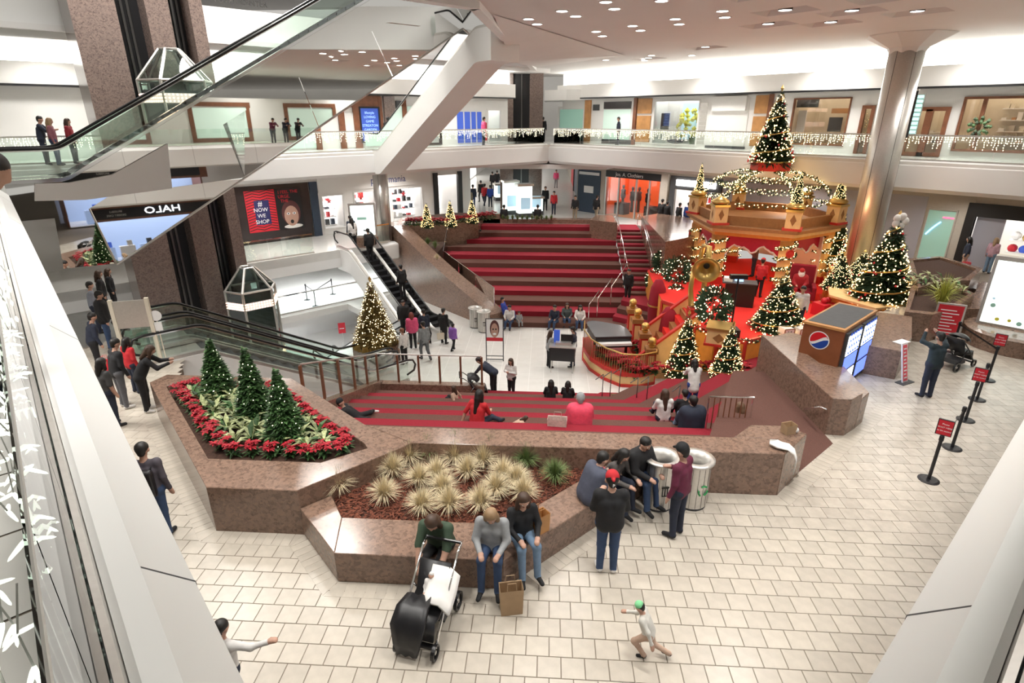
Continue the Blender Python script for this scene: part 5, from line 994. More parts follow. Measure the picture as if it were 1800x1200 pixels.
for i, (px, pb, pt, z, w_) in enumerate(((1152, 560, 492, -2.2, 30), (1171, 606, 540, -2.6, 36))):
    x, y = G(px, pb, z); k = math.hypot(math.hypot(x, y), CAMZ - z) / 1010; h = zat(px, pt, x, y) - z; t = thing('drum_figure', ('tall maroon rounded set panel, rear of the pair by the stair', 'tall maroon rounded set panel, front of the pair by the stair')[i], 'set piece', (x, y, z)); b = MB(); b.smooth = True; b.lathe([(w_ * k * .42, -.6), (w_ * k * .5, h * .4), (w_ * k * .42, h * .8), (w_ * k * .2, h), (.001, h * 1.02)], 16); b.build('body', 'carpet_red', t); MB().lathe([(w_ * k * .52, 0), (w_ * k * .52, .08)], 16, (0, 0, h * .35)).build('band', 'gold', t)
# golden horn
x, y = G(1222, 560, SZ); hn = thing('golden_horn', 'giant golden tuba horn with a dark bell at the left of the stage', 'horn', (x, y, SZ)); hz = zat(1220, 468, x, y) - SZ
b = MB(); b.smooth = True; T_ = Matrix.Translation((.05, -.5, hz)) @ Matrix.Rotation(R(100), 4, 'X') @ Matrix.Rotation(R(-15), 4, 'Y'); b.lathe([(.10, -.9), (.13, -.5), (.22, -.2), (.42, -.02), (.52, .02), (.50, .03), (.38, 0), (.2, -.18), (.1, -.45)], 28, T=T_); b.build('bell', 'gold', hn)
b = MB(); b.lathe([(.001, -.42), (.13, -.40)], 20, T=T_); b.build('throat', 'black', hn)
b = MB(); b.smooth = True; b.tube([(.05, .3, hz), (.05, .5, hz + .25), (.1, .4, hz + .75), (.2, 0, hz + .8), (.25, .1, hz), (.2, .1, .9), (.05, 0, .5), (-.2, .1, .55), (-.3, .1, 1.2), (-.25, .2, hz)], [.1, .1, .1, .11, .11, .11, .12, .12, .1, .08], 12); b.build('tubing', 'gold', hn); MB().box(-.3, .3, -.2, .3, -.0, .45).build('plinth', 'red_set', hn)
# pedestal boxes, small set pieces
def pedestal(label, px, py, z, w_, h, m='cream_set'):
    x, y = G(px, py, z); t = thing('pedestal', label, 'pedestal', (x, y, z), R(-20)); MB().box(-w_, w_, -w_, w_, 0, h).build('body', m, t); MB().box(-w_ * 1.12, w_ * 1.12, -w_ * 1.12, w_ * 1.12, h, h + .08).build('cap', 'gold', t); MB().add([(0, -w_ - .006, .12), (h * .35, -w_ - .006, h / 2), (0, -w_ - .006, h - .12), (-h * .35, -w_ - .006, h / 2)], [(0, 1, 2, 3)]).build('diamond', 'brown_set', t); MB().box(-w_ * 1.15, w_ * 1.15, -w_ * 1.15, w_ * 1.15, 0, .08).build('base', 'red_set', t)
pedestal('cream pedestal with a brown diamond under the lit topiary', 1263, 602, SZ, .42, .6); pedestal('orange stepped pedestal under the right-hand trees, front', 1530, 560, -.9, .55, .85, 'orange_set'); pedestal('orange stepped pedestal beside the gazebo under the small tree', 1472, 530, -.9, .6, .85, 'orange_set'); pedestal('orange stepped pedestal behind, under the middle tree', 1486, 508, -.9, .8, 1.0, 'orange_set')
lg = thing('set_ledge', 'long curved orange ledge under the right-hand trees', 'set piece'); MB().prism([G(1455, 552, -.9), G(1530, 578, -.9), G(1590, 572, -.9), G(1585, 535, -.9), G(1500, 515, -.9), G(1450, 525, -.9)], -1.2, -.05).build('body', 'orange_set', lg); MB().prism([G(1450, 556, -.9), G(1530, 582, -.9), G(1594, 574, -.9), G(1589, 532, -.9), G(1500, 512, -.9), G(1445, 522, -.9)], -.05, .03).build('top', 'cream_set', lg)
for i, (px, py) in enumerate(((1380, 592), (1407, 592))):
    x, y = G(px, py, SZ); t = thing('toy_block', ('white toy letter block on the stage, left of the pair', 'white toy letter block on the stage, right of the pair')[i], 'toy block', (x, y, SZ), R(15)); MB().box(-.2, .2, -.2, .2, .03, .37).build('body', 'white_set', t); frame_b = MB()
    for s in (-1, 1): frame_b.box(s * .2 - .02, s * .2 + .02, -.206, -.2, .03, .37); frame_b.box(-.2, .2, -.206, -.2, .2 + s * .17 - .02, .2 + s * .17 + .02)
    frame_b.build('edge_print', 'brown_set', t); text('letter', 'VS'[i], .26, 'ink_black', t, (0, -.207, .2), (R(90), 0, 0))
# photographer's light stand, counter, armchair
x, y = G(1283, 590, SZ); ls = thing('light_stand', 'black photo light stand with a flat black head on the stage', 'light stand', (x, y, SZ)); MB().tube([(0, 0, 0), (0, 0, 2.3)], .035, 8).build('pole', 'black', ls); MB().box(-.28, .28, -.24, .24, 0, .3).build('sandbag', 'black', ls); MB().box(-.3, .3, -.1, .1, 2.2, 2.35).build('head', 'black', ls)
x, y = G(1290, 535, SZ); ct = thing('photo_counter', 'black photo counter with a laptop showing a blue screen', 'counter', (x, y, SZ), R(-15)); MB().box(-.45, .75, -.3, .3, 0, 1.0).build('cabinet', 'black', ct); MB().box(-.6, .8, -.36, .36, 1.0, 1.05).build('top', 'charcoal', ct); lp_ = MB().box(-.1, .25, -.1, .15, 1.05, 1.07).build('laptop', 'steel', ct); MB().box(-.1, .25, .14, .16, 1.07, 1.3).build('screen', 'neon_blue', lp_); MB().box(-.55, -.2, -.2, .2, 1.05, 1.2).build('printer', 'ink_white', ct)
x, y = G(1404, 530, SZ); SANTA = (x, y); ac = thing('armchair', 'big dark red armchair in which Santa sits', 'armchair', (x, y, SZ), R(-20))
for nm, d in (('seat', (-.45, .45, -.1, .75, .1, .48)), ('back', (-.5, .5, .7, .95, .1, 1.5)), ('arm', (-.6, -.42, -.1, .85, .1, .72)), ('arm', (.42, .6, -.1, .85, .1, .72))): bevel(MB().box(*d).build(nm, 'carpet_red', ac), .05, 3)
for sx_ in (-.5, .5):
    for sy_ in (0, .85): MB().box(sx_ - .04, sx_ + .04, sy_ - .04, sy_ + .04, 0, .12).build('leg', 'gold', ac)
x, y = G(1447, 552, SZ); gbx = thing('gift_box', 'red present with a ribbon beside the small tree', 'gift', (x, y, SZ), R(25)); MB().box(-.4, .4, -.3, .3, 0, .5).build('box', 'sign_red', gbx); MB().box(-.05, .05, -.305, .305, -0, .505).build('ribbon', 'gold', gbx); b = MB().ball((-.1, 0, .6), .13, 8, 6); b.ball((.1, 0, .6), .13, 8, 6); b.build('bow', 'sign_red', gbx)
for i, (x, y, z, p) in enumerate(((GC.x, GC.y - .5, 1.3, 70), (9.5, 24.5, 2.2, 70), (6.5, 22.5, 1.2, 45), (12.5, 25.2, 2.4, 60), (5.2, 20.6, -.6, 22), (8, 20.3, -.7, 22), (GC.x, GC.y - 1, 4.0, 40), (3.3, 23, -.6, 25))):
    ld = bpy.data.lights.new('set_lamp', 'POINT'); ld.energy = p * .6; ld.color = (1, .62, .28); ld.shadow_soft_size = .35; o = bpy.data.objects.new('set_lamp', ld); link(o); o.location = (x, y, z)
# the golden tree between the escalators
x, y = G(663, 632, CT); gp_ = thing('tree_planter', 'granite box planter under the golden tree', 'planter', (x, y, CT), R(45)); bevel(MB().box(-.75, .75, -.75, .75, 0, .75).build('box', 'granite', gp_), .02, 2)
h = zat(657, 490, x, y) - (CT + .75); xtree('golden lit Christmas tree between the escalators', x, y, CT + .95, h - .2, 1.95, ('bulb_soft', 1), 2, ribbon=False, orn=False)
b = MB(); q = random.Random(1)
for i in range(500): a = q.uniform(0, 6.28); r_ = q.uniform(.3, .95); b.add([(r_ * math.cos(a), r_ * math.sin(a), .95), (r_ * math.cos(a + .1), r_ * math.sin(a + .1), .7), (r_ * math.cos(a) * 1.1, r_ * math.sin(a) * 1.1, .72)], [(0, 1, 2)])
b.build('burlap_skirt', 'gold', gp_, 'stuff')
# small lit trees and poinsettias on the far-left planter
for i, (px, pb, pt) in enumerate(((751, 398, 355), (792, 396, 350), (830, 390, 348))): gtree('small lit tree on the far planter, ' + ('left', 'middle', 'right')[i] + ' of three', px, pb, pt, .65, 24, lt=('bulb_warm', 1), ribbon=False, orn=False, star=False)
# ================================================================ PROPS
# ---- drinks machine cabinet
FRb = Vector(G(1464, 694)); VH = zat(1486, 580, FRb.x, FRb.y); FL_, BL_, BR_ = Vector(G(1414, 564, VH)), Vector(G(1475, 531, VH)), Vector(G(1542, 545, VH)); FR_ = Vector(G(1486, 580, VH))
vm = thing('vending_cabinet', 'wood-sided drinks machine cabinet with a round red white and blue logo', 'vending machine')
mat('vend_top', (.075, .08, .085), .6, var=.1); mat('vend_wood', (.26, .085, .035), .35, var=.12, vscale=3)
cen = (FL_ + BL_ + BR_ + FR_) / 4; mv_ = lambda p, k: cen + (p - cen) * k
MB().prism([FL_, FR_, BR_, BL_], 0.0, VH - .06).build('cabinet', 'vend_wood', vm); MB().prism([mv_(p, 1.02) for p in (FL_, FR_, BR_, BL_)], VH - .06, VH).build('top_frame', 'wood_orange', vm); MB().prism([mv_(p, .9) for p in (FL_, FR_, BR_, BL_)], VH, VH + .006).build('top_panel', 'vend_top', vm)
e = (BR_ - FR_); Lf = e.length; e.normalize(); n = Vector((e.y, -e.x)); mat('vend_lit', (.8, .9, 1), .3, emit=(.75, .88, 1), es=4.0); mat('vend_blue', (.05, .12, .6), .3, emit=(.14, .22, .95), es=1.6)
if n.dot(cen - FR_) > 0: n = -n
for i in range(2):
    a = FR_ + e * (Lf * (.04 + .48 * i)); b = FR_ + e * (Lf * (.48 + .48 * i)); mt = MB().prism([a, b, b + n * .08, a + n * .08], .05, VH - .12).build('machine', 'charcoal', vm)
    for z0, z1, m_ in ((.15, .55, 'vend_lit'), (.62, 1.0, 'vend_blue'), (1.05, VH - .2, 'vend_lit')): 
        m2 = {0: m_, 1: 'vend_blue' if m_ == 'vend_lit' and z0 < 1 else m_}[i]; MB().prism([a + e * .07 + n * .08, b - e * .07 + n * .08, b - e * .07 + n * .09, a + e * .07 + n * .09], z0, z1).build('lit_panel', m2, mt)
    pd_ = MB()
    for r_ in range(4):
        for c_ in range(5): p = a.lerp(b, .18 + c_ * .16) + n * .095; pd_.octa((p.x, p.y, 1.12 + r_ * .17), .03, .06)
    pd_.build('can', 'sign_blue', mt, 'stuff')
# round logo on the wood side
e2 = (FR_ - FL_).normalized(); n2 = Vector((e2.y, -e2.x)); n2 = n2 if n2.dot(cen - FL_) < 0 else -n2; pc = FL_.lerp(FR_, .45); lz = VH - .42; LR_ = .22
mat('logo_red', (.65, .01, .02), .4); mat('logo_blue', (.01, .06, .36), .4)
def lg_(fn, m_, d, nm): 
    pts = fn(); MB().add([(pc.x + e2.x * u + n2.x * d, pc.y + e2.y * u + n2.y * d, lz + v) for u, v in pts], [tuple(range(len(pts)))]).build(nm, m_, vm)
lg_(lambda: [(1.12 * LR_ * math.cos(R(t)), 1.12 * LR_ * math.sin(R(t))) for t in range(0, 360, 12)], 'ink_white', .006, 'logo_ring')
wv = lambda u, o, s: (o + s * u + .25 * LR_ * math.sin(u / LR_ * 2.2))
lg_(lambda: [(LR_ * math.cos(R(t)), LR_ * math.sin(R(t))) for t in range(20, 201, 12)] + [(u * LR_, wv(u * LR_, .16 * LR_, .28)) for u in (-.8, -.5, -.2, .1, .4, .7)], 'logo_red', .009, 'logo_upper')
lg_(lambda: [(LR_ * math.cos(R(t)), LR_ * math.sin(R(t))) for t in range(205, 375, 12)] + [(u * LR_, wv(u * LR_, -.22 * LR_, .22)) for u in (.8, .5, .2, -.1, -.4, -.7)], 'logo_blue', .009, 'logo_lower')
# ---- queue stanchions with red notices
def stanchion(label, px, py, sign, z=0, h=1.0, sgn_px=None):
    x, y = G(px, py, z); t = thing('stanchion', label, 'stanchion', (x, y, z), R(-35)); MB().lathe([(.19, 0), (.19, .012), (.15, .028), (.04, .035)], 20).build('base', 'black', t); MB().lathe([(.032, .03), (.032, h)], 10).build('post', 'black', t); MB().lathe([(.042, h - .09), (.042, h), (.03, h + .02)], 10).build('head', 'black', t)
    if sign:
        MB().box(-.13, .13, -.02, .02, h + .03, h + .36).build('sign_frame', 'black', t); MB().box(-.115, .115, -.026, -.02, h + .045, h + .345).build('notice', 'sign_red', t)
        for k, tx in enumerate(('Please', 'WAIT HERE', 'to be seated')): text('notice_text', tx, .045, 'ink_white', t, (0, -.028, h + .27 - k * .07), (R(90), 0, 0), .0005)
    return (x, y)
sp_ = [stanchion(l, *a) for l, a in (('black queue stanchion with a red notice, nearest to the camera', (1632, 843, True)), ('black queue stanchion without a notice, second from the camera', (1673, 787, False)), ('black queue stanchion with a red notice, third from the camera', (1697, 738, True)), ('black queue stanchion without a notice, fourth from the camera', (1717, 702, False)), ('black queue stanchion with a red notice beside the lit advertising case', (1735, 668, True)), ('black queue stanchion beside the hexagonal planter', (1672, 620, False)))]
bl = thing('queue_belt', 'black retractable belt strung between the queue stanchions', 'belt')
for (a, b) in ((0, 1), (2, 3), (4, 5)): (x0, y0), (x1, y1) = sp_[a], sp_[b]; MB().add([(x0, y0, .90), (x1, y1, .90), (x1, y1, .95), (x0, y0, .95)], [(0, 1, 2, 3)]).build('strap', 'black', bl)
# ---- litter bins
def bin_(label, px, py, z, pt, r, icon):
    x, y = G(px, py, z); h = zat(px, pt, x, y) - z; t = thing('litter_bin', label, 'litter bin', (x, y, z)); b = MB(); b.smooth = True; b.lathe([(r, .05), (r, h - .03)], 28, cap=False); b.build('drum', 'steel', t); MB().lathe([(r * .96, 0), (r * .96, .05)], 24).build('foot', 'charcoal', t)
    b = MB(); b.smooth = True; b.lathe([(r * .8, h - .30), (r * .8, h), (r * 1.2, h - .005), (r * 1.2, h - .04), (r, h - .05)], 28, cap=False); b.build('rim', 'steel', t); MB().lathe([(r * .8, h - .32), (.001, h - .32)], 20).build('liner', 'black', t)
    for k in range(16): a = R(k * 22.5); MB().box(-.004, .004, -r - .003, -r + .003, .06, h - .06, Matrix.Rotation(a, 4, 'Z')).build('seam', 'steel_dark', t)
    if icon == 1:
        b = MB(); b.box(-.07, .07, -r - .012, -r - .004, h * .52, h * .55); b.box(-.055, -.04, -r - .012, -r - .004, h * .36, h * .52); b.box(.04, .055, -r - .012, -r - .004, h * .36, h * .52); b.box(-.055, .055, -r - .012, -r - .004, h * .35, h * .365); b.box(-.008, .008, -r - .012, -r - .004, h * .36, h * .52); b.build('bin_symbol', 'ink_black', t); t.rotation_euler.z = R(10)
    if icon == 2:
        mat('recycle_green', (.02, .30, .08), .5) if 'recycle_green' not in M else 0; b = MB()
        for k in range(3):
            a0 = R(90 + 120 * k); P_ = [(.10 * math.cos(a0 + R(v)), -r - .008, h * .45 + .10 * math.sin(a0 + R(v))) for v in (-45, -10, 25)]; b.tube(P_, .018, 4)
        b.build('recycle_symbol', 'recycle_green', t); t.rotation_euler.z = R(25)
bin_('steel litter bin with a basket symbol beside the seated group', 1155, 884, 0, 800, .285, 1); bin_('steel recycling bin with a green symbol behind the man in maroon', 1213, 882, 0, 802, .285, 2)
bin_('steel litter bin at the foot of the sloping granite wall, left of the pair', 836, 574, CT, 540, .3, 1); bin_('steel litter bin at the foot of the sloping granite wall, right of the pair', 851, 582, CT, 546, .3, 1)
# ---- signs and cases
def easel(label, px, py, z, pt, wpx, rz, top='face'):
    x, y = G(px, py, z); k = math.hypot(math.hypot(x, y), CAMZ - z) / 1010; h = zat(px, pt, x, y) - z; w_ = wpx * k / 2; t = thing('poster_stand', label, 'sign', (x, y, z), rz)
    for s in (-1, 1): MB().box(s * w_ - .02, s * w_ + .02, -.02, .02, 0, h).build('upright', 'charcoal', t)
    for zz in (.06, .22, h - .02): MB().box(-w_, w_, -.015, .015, zz, zz + .03).build('crossbar', 'charcoal', t)
    MB().box(-w_, w_, -.012, .012, h * .52, h - .02).build('poster', 'ink_white', t)
    if top == 'face':
        for u, v, ru, rv, m_, d in ((0, .77, .55, .20, 'print_hair', .016), (0, .73, .42, .17, 'print_skin', .019), (-.16, .76, .09, .02, 'ink_black', .022), (.16, .76, .09, .02, 'ink_black', .022), (0, .65, .2, .025, 'ink_white', .022)):
            MB().add([(w_ * (u + ru * math.cos(R(a))), -d, h * (v + rv * math.sin(R(a)))) for a in range(0, 360, 15)], [tuple(range(24))]).build('face_print', m_, t)
        MB().box(-w_, w_, -.018, -.012, h * .48, h * .56).build('red_band', 'sign_red', t)
    return t
easel('tall poster stand with a smiling face and a red band in the court', 870, 634, CT, 560, 30, R(0)); easel('small framed poster on a stand beside the jewellery shop', 1206, 415, 0, 392, 18, R(-20), 'plain')
x, y = G(642, 433); at = thing('advertising_totem', 'glowing white advertising totem by the top of the far escalator', 'sign', (x, y, 0), R(20)); MB().box(-.75, .75, -.3, .3, 0, .55).build('base', 'granite', at); hh = zat(642, 357, x, y); MB().box(-.72, .72, -.12, .12, .55, hh).build('case', 'steel', at); MB().box(-.62, .62, -.13, -.12, .65, hh - .1).build('screen', 'screen_white', at); MB().box(-.3, .2, -.135, -.13, 1.5, 1.65).build('print', 'frosted_green', at)
x, y = G(1768, 612); ad = thing('advertising_case', 'large glowing pale green advertising case on a round granite base', 'sign', (x + .4, y + .3, 0), R(-42)); MB().lathe([(1.35, 0), (1.35, .5), (1.2, .55)], 24).build('base', 'granite', ad); MB().box(-1.05, 1.05, -.16, .16, .5, 2.75).build('case', 'steel', ad); MB().box(-.96, .96, -.17, -.16, .62, 2.62).build('screen', 'screen_white', ad)
for k, (u, v, s) in enumerate(((-.75, 1.2, .07), (-.78, 1.42, .04), (-.55, .78, .06), (0, .75, .07), (.4, .8, .08), (-.25, .8, .05))): MB().add([(u + s * math.cos(R(a)), -.175, v + s * math.sin(R(a))) for a in range(0, 360, 30)], [tuple(range(12))]).build('product_print', ('frosted_green', 'sky_art', 'yellow_art')[k % 3], ad)
x, y = G(1652, 596); rs = thing('menu_sign', 'red and white menu sign standing in front of the hexagonal planter', 'sign', (x, y - .1, 0), R(-25)); MB().box(-.38, .38, -.03, .03, .1, 1.25).build('frame', 'steel', rs); MB().box(-.33, .33, -.036, -.03, .15, 1.2).build('panel', 'sign_red', rs); MB().box(-.2, .2, -.15, .15, 0, .1).build('foot', 'steel', rs)
for k in range(8): MB().box(-.26, .24 - .08 * (k % 3), -.04, -.036, .28 + k * .105, .31 + k * .105).build('text_line', 'ink_white', rs)
x, y = G(1590, 672); cs = thing('leaning_sign', 'narrow leaning pink sign by the granite counter', 'sign', (x, y, 0), R(30)); 
TL = Matrix.Rotation(R(-14), 4, 'X'); MB().box(-.12, .12, -.015, .015, 0, 1.1, TL).build('board', 'ink_white', cs); MB().box(-.09, .09, -.02, -.015, .05, 1.05, TL).build('panel', 'chevron_pink', cs)
for k in range(9): MB().box(-.06, .06 - .03 * (k % 2), -.024, -.02, .12 + k * .1, .16 + k * .1, TL).build('text_line', 'ink_white', cs)
MB().box(-.25, .25, -.12, .12, -.001, .02).build('foot', 'charcoal', cs)
x, y = G(605, 612, LO); ss_ = thing('floor_sign', 'small red sign on a stand at the foot of the lower escalator', 'sign', (x, y, LO), R(20)); MB().box(-.02, .02, -.02, .02, 0, 1.1).build('post', 'steel', ss_); MB().box(-.22, .22, -.02, .02, 1.05, 1.75).build('panel', 'sign_red', ss_); MB().box(-.14, .14, -.025, -.02, 1.35, 1.4).build('text_line', 'ink_white', ss_); MB().box(-.2, .2, -.2, .2, 0, .03).build('foot', 'steel', ss_)
cv = [stanchion('slim queue post in the white booth, ' + l, px, py, False, CT, .95) for l, px, py in (('left', 540, 527), ('middle', 555, 538), ('right', 585, 517))]
cb = thing('queue_belt', 'dark belt between the slim posts in the white booth', 'belt')
for a, b in ((0, 1), (1, 2)): MB().add([(*cv[a], CT + .86), (*cv[b], CT + .86), (*cv[b], CT + .92), (*cv[a], CT + .92)], [(0, 1, 2, 3)]).build('strap', 'black', cb)
x, y = G(988, 650, CT); ck = thing('sales_cart', 'black sales cart with a monitor and a blue screen in the court', 'cart', (x, y, CT), R(-5)); MB().box(-.5, .5, -.35, .35, .55, 1.15).build('body', 'black', ck); MB().box(-.55, .55, -.4, .4, 1.15, 1.2).build('top', 'steel', ck); MB().box(-.1, .4, 0, .06, 1.2, 1.6).build('monitor', 'black', ck); MB().box(-.4, -.15, .1, .14, 1.2, 1.75).build('screen', 'sign_blue', ck); MB().box(-.3, .35, -.25, 0, 1.2, 1.32).build('goods', 'steel', ck)
for sx_ in (-.45, .45):
    for sy_ in (-.3, .3): MB().tube([(sx_, sy_, 0), (sx_, sy_, .56)], .02, 6).build('leg', 'steel', ck)
x, y = G(254, 640); es = thing('sign_stand', 'cream sign stand with a grey panel at the head of the left escalators', 'sign', (x, y, 0), R(20))
for s in (-.45, .45): MB().box(s - .05, s + .05, -.05, .05, 0, 2.0).build('upright', 'cream_paint', es)
MB().box(-.42, .42, -.03, .03, 1.15, 1.95).build('panel', 'steel', es); MB().box(-.3, .3, -.035, -.03, .3, 1.1).build('glass_leaf', 'glass_green', es)
sk = thing('paper_sign', 'two small white notices on the sign stand upright', 'notice', (x + .55, y + .2, 0), R(20)); MB().lathe([(.001, 0), (.16, .01), (.001, .02)], 14, T=Matrix.Translation((0, 0, 1.45)) @ Matrix.Rotation(R(90), 4, 'X')).build('disc', 'ink_white', sk); MB().box(-.11, .11, -.02, .0, 1.0, 1.25).build('card', 'ink_white', sk); MB().box(-.012, .012, 0, .02, 0, 1.5).build('stem', 'cream_paint', sk)
# ---- bags and cloths
def bag(label, x, y, z, w_, d_, h, rz, m, handles=True, name='paper_bag'):
    t = thing(name, label, 'bag', (x, y, z), rz); b = MB(); q = [(-w_, -d_), (w_, -d_), (w_, d_), (-w_, d_)]; k = .93
    b.add([(a * k, c * k, 0) for a, c in q] + [(a, c, h) for a, c in q] + [(a * .96, c * .9, h - .01) for a, c in q] + [(a * k * .95, c * k * .9, .02) for a, c in q], [(3, 2, 1, 0)] + [(i, (i + 1) % 4, 4 + (i + 1) % 4, 4 + i) for i in range(4)] + [(4 + i, 4 + (i + 1) % 4, 8 + (i + 1) % 4, 8 + i) for i in range(4)] + [(8 + i, 8 + (i + 1) % 4, 12 + (i + 1) % 4, 12 + i) for i in range(4)] + [(12, 13, 14, 15)]); b.build('sack', m, t)
    if handles:
        for s in (-1, 1): MB().tube([(-w_ * .4, s * d_ * .95, h), (-w_ * .35, s * d_ * .8, h + .12), (w_ * .35, s * d_ * .8, h + .12), (w_ * .4, s * d_ * .95, h)], .006, 5).build('handle', m, t)
    return t
x, y = G(898, 1078); bag('tall open brown paper shopping bag on the floor by the seated women', x, y + .06, 0, .17, .1, .46, R(12), 'paper_brown')
mat('bag_print', (.62, .50, .45), .7, var=.25, vscale=12)
x, y = G(979, 760, -.6); z_ = -.64; t = bag('patterned paper carrier bag on the red steps beside the pink coat', *G(979, 757, -.5), -.64, .24, .12, .5, R(-5), 'bag_print')
x, y = G(1385, 760, WT); bag('small crumpled brown takeaway bag on the end of the granite parapet', x, y, WT, .12, .09, .2, R(20), 'paper_brown', False)
x, y = G(1398, 760, WT); t = thing('ornament', 'small round pale ornament beside the takeaway bag', 'ornament', (x, y, WT)); b = MB(); b.smooth = True; b.ball((0, 0, .06), .06, 12, 8); b.build('ball', 'white_cloth', t); MB().lathe([(.012, .11), (.012, .15)], 8).build('stub', 'gold', t)
x, y = G(1062, 702, CT + .32); bag('brown takeaway bag with a cup on the lowest red step', *G(1083, 706, CT + .35), CT + .32, .2, .12, .3, 0, 'paper_brown', False)
x, y = G(1363, 792, WT); cl_ = thing('white_cloth', 'white scarf draped over the end block of the parapet', 'scarf')
b = MB(); b.smooth = True; n_ = 14; rr = random.Random(2)
A0, A1, A2 = Vector((*G(1352, 782, WT), WT + .02)), Vector((*G(1385, 790, WT), WT + .02)), Vector((*G(1395, 798, WT), WT + .02)); 
pth = [A0, A0.lerp(A1, .4), A1, A2, A2 + Vector((.03, -.06, -.12)), A2 + Vector((.02, -.07, -.4))]; wd_ = [.08, .15, .10, .08, .06, .04]; vs_ = []; dirs = Vector((.35, .9, 0)).normalized()
for p, w_ in zip(pth, wd_):
    for j in range(9): u = j / 4 - 1; vs_.append(p + dirs * (w_ * u) + Vector((0, 0, .03 + .025 * math.sin(j * 2.4 + p.x * 9))))
b.add(vs_, [(i * 9 + j, i * 9 + j + 1, (i + 1) * 9 + j + 1, (i + 1) * 9 + j) for i in range(len(pth) - 1) for j in range(8)]); o = b.build('cloth', 'white_cloth', cl_); md = o.modifiers.new('thick', 'SOLIDIFY'); md.thickness = .02
# ---- strollers
def stroller(label, x, y, z, rz, seatm='black', hoodm='black', framem='chrome', s=1.0):
    t = thing('stroller', label, 'stroller', (x, y, z), rz); t.scale = (s, s, s)
    for sx_ in (-.27, .27):
        b = MB(); b.smooth = True; b.tube([(sx_, .62, 1.02), (sx_, .48, .98), (sx_, -.05, .55), (sx_, -.45, .15)], .018, 8); b.build('frame_bar', framem, t); b = MB(); b.smooth = True; b.tube([(sx_, .1, .62), (sx_, .38, .14)], .018, 8); b.build('frame_bar', framem, t)
        for yy, rad in ((-.48, .11), (.40, .14)):
            w = MB().lathe([(rad - .03, -.02), (rad, -.025), (rad, .025), (rad - .03, .02), (rad - .03, -.02)], 18, cap=False, T=Matrix.Translation((sx_, yy, rad)) @ Matrix.Rotation(R(90), 4, 'Y')).build('wheel', 'black_rubber', t); MB().lathe([(.001, -.015), (.03, -.015), (.03, .015), (.001, .015)], 8, T=Matrix.Translation((sx_, yy, rad)) @ Matrix.Rotation(R(90), 4, 'Y')).build('hub', 'steel', w)
    b = MB(); b.tube([(-.27, .62, 1.02), (.27, .62, 1.02)], .022, 8); b.build('push_handle', 'black_rubber', t)
    b = MB(); b.smooth = True; b.add([(x_, y_, z_) for x_ in (-.23, .23) for y_, z_ in ((.28, .92), (.12, .55), (-.2, .45), (-.36, .5), (-.44, .22))], [(i, i + 1, 5 + i + 1, 5 + i) for i in range(4)]); o = b.build('seat', seatm, t); md = o.modifiers.new('th', 'SOLIDIFY'); md.thickness = .06
    if hoodm:
        b = MB(); b.smooth = True; K = 8; rows = []
        for i in range(5):
            a = R(20 + i * 24); rows += [(.26 * math.cos(R(180 * j / K)) * 1.0, .18 - .34 * math.cos(a) * (.5 + .5 * math.sin(R(180 * j / K))), .72 + .34 * math.sin(a) * (.55 + .45 * math.sin(R(180 * j / K)))) for j in range(K + 1)]
        b.add(rows, [(i * (K + 1) + j, i * (K + 1) + j + 1, (i + 1) * (K + 1) + j + 1, (i + 1) * (K + 1) + j) for i in range(4) for j in range(K)]); b.build('hood', hoodm, t)
    MB().box(-.24, .24, -.05, .35, .18, .30).build('basket', 'charcoal', t); MB().box(-.25, .25, -.47, -.40, .12, .16).build('footrest', 'black', t)
    return t
x, y = G(745, 1135); stroller('pushchair with chrome bars and black coat, facing the camera by the bench', x + .03, y + .34, 0, R(-12), 'black', None)
x, y = G(1640, 640); stroller('black pushchair with a hood behind the man taking a photo', x + .5, y - .1, 0, R(120), 'black', 'black', 'black')
x, y = G(838, 700, CT); stroller('black pushchair beside the bending man in the court', x, y, CT, R(100), 'black', 'black', 'steel_dark')

bag('small beige handbag of the woman in the black coat', *G(775, 600, CT + .6), CT + .72, .16, .08, .26, R(20), 'cream_paint', True, 'handbag'); bag('red carrier bag of the person at the left escalators', *G(190, 655, .4), .45, .14, .06, .32, R(20), 'sign_red', True, 'carrier_bag'); bag('pink carrier bag of the woman by the green glass door', *G(1694, 478, .5), .6, .16, .08, .34, R(10), 'chevron_pink', True, 'carrier_bag'); bag('orange shoulder bag beside the woman in the black jumper', -.02, 7.42, BT, .15, .10, .34, R(40), 'wood_orange', True, 'handbag'); bag('coral backpack on the bench between the seated group', 1.02, 8.62, BT, .15, .10, .36, R(30), 'chevron_pink', False, 'backpack')
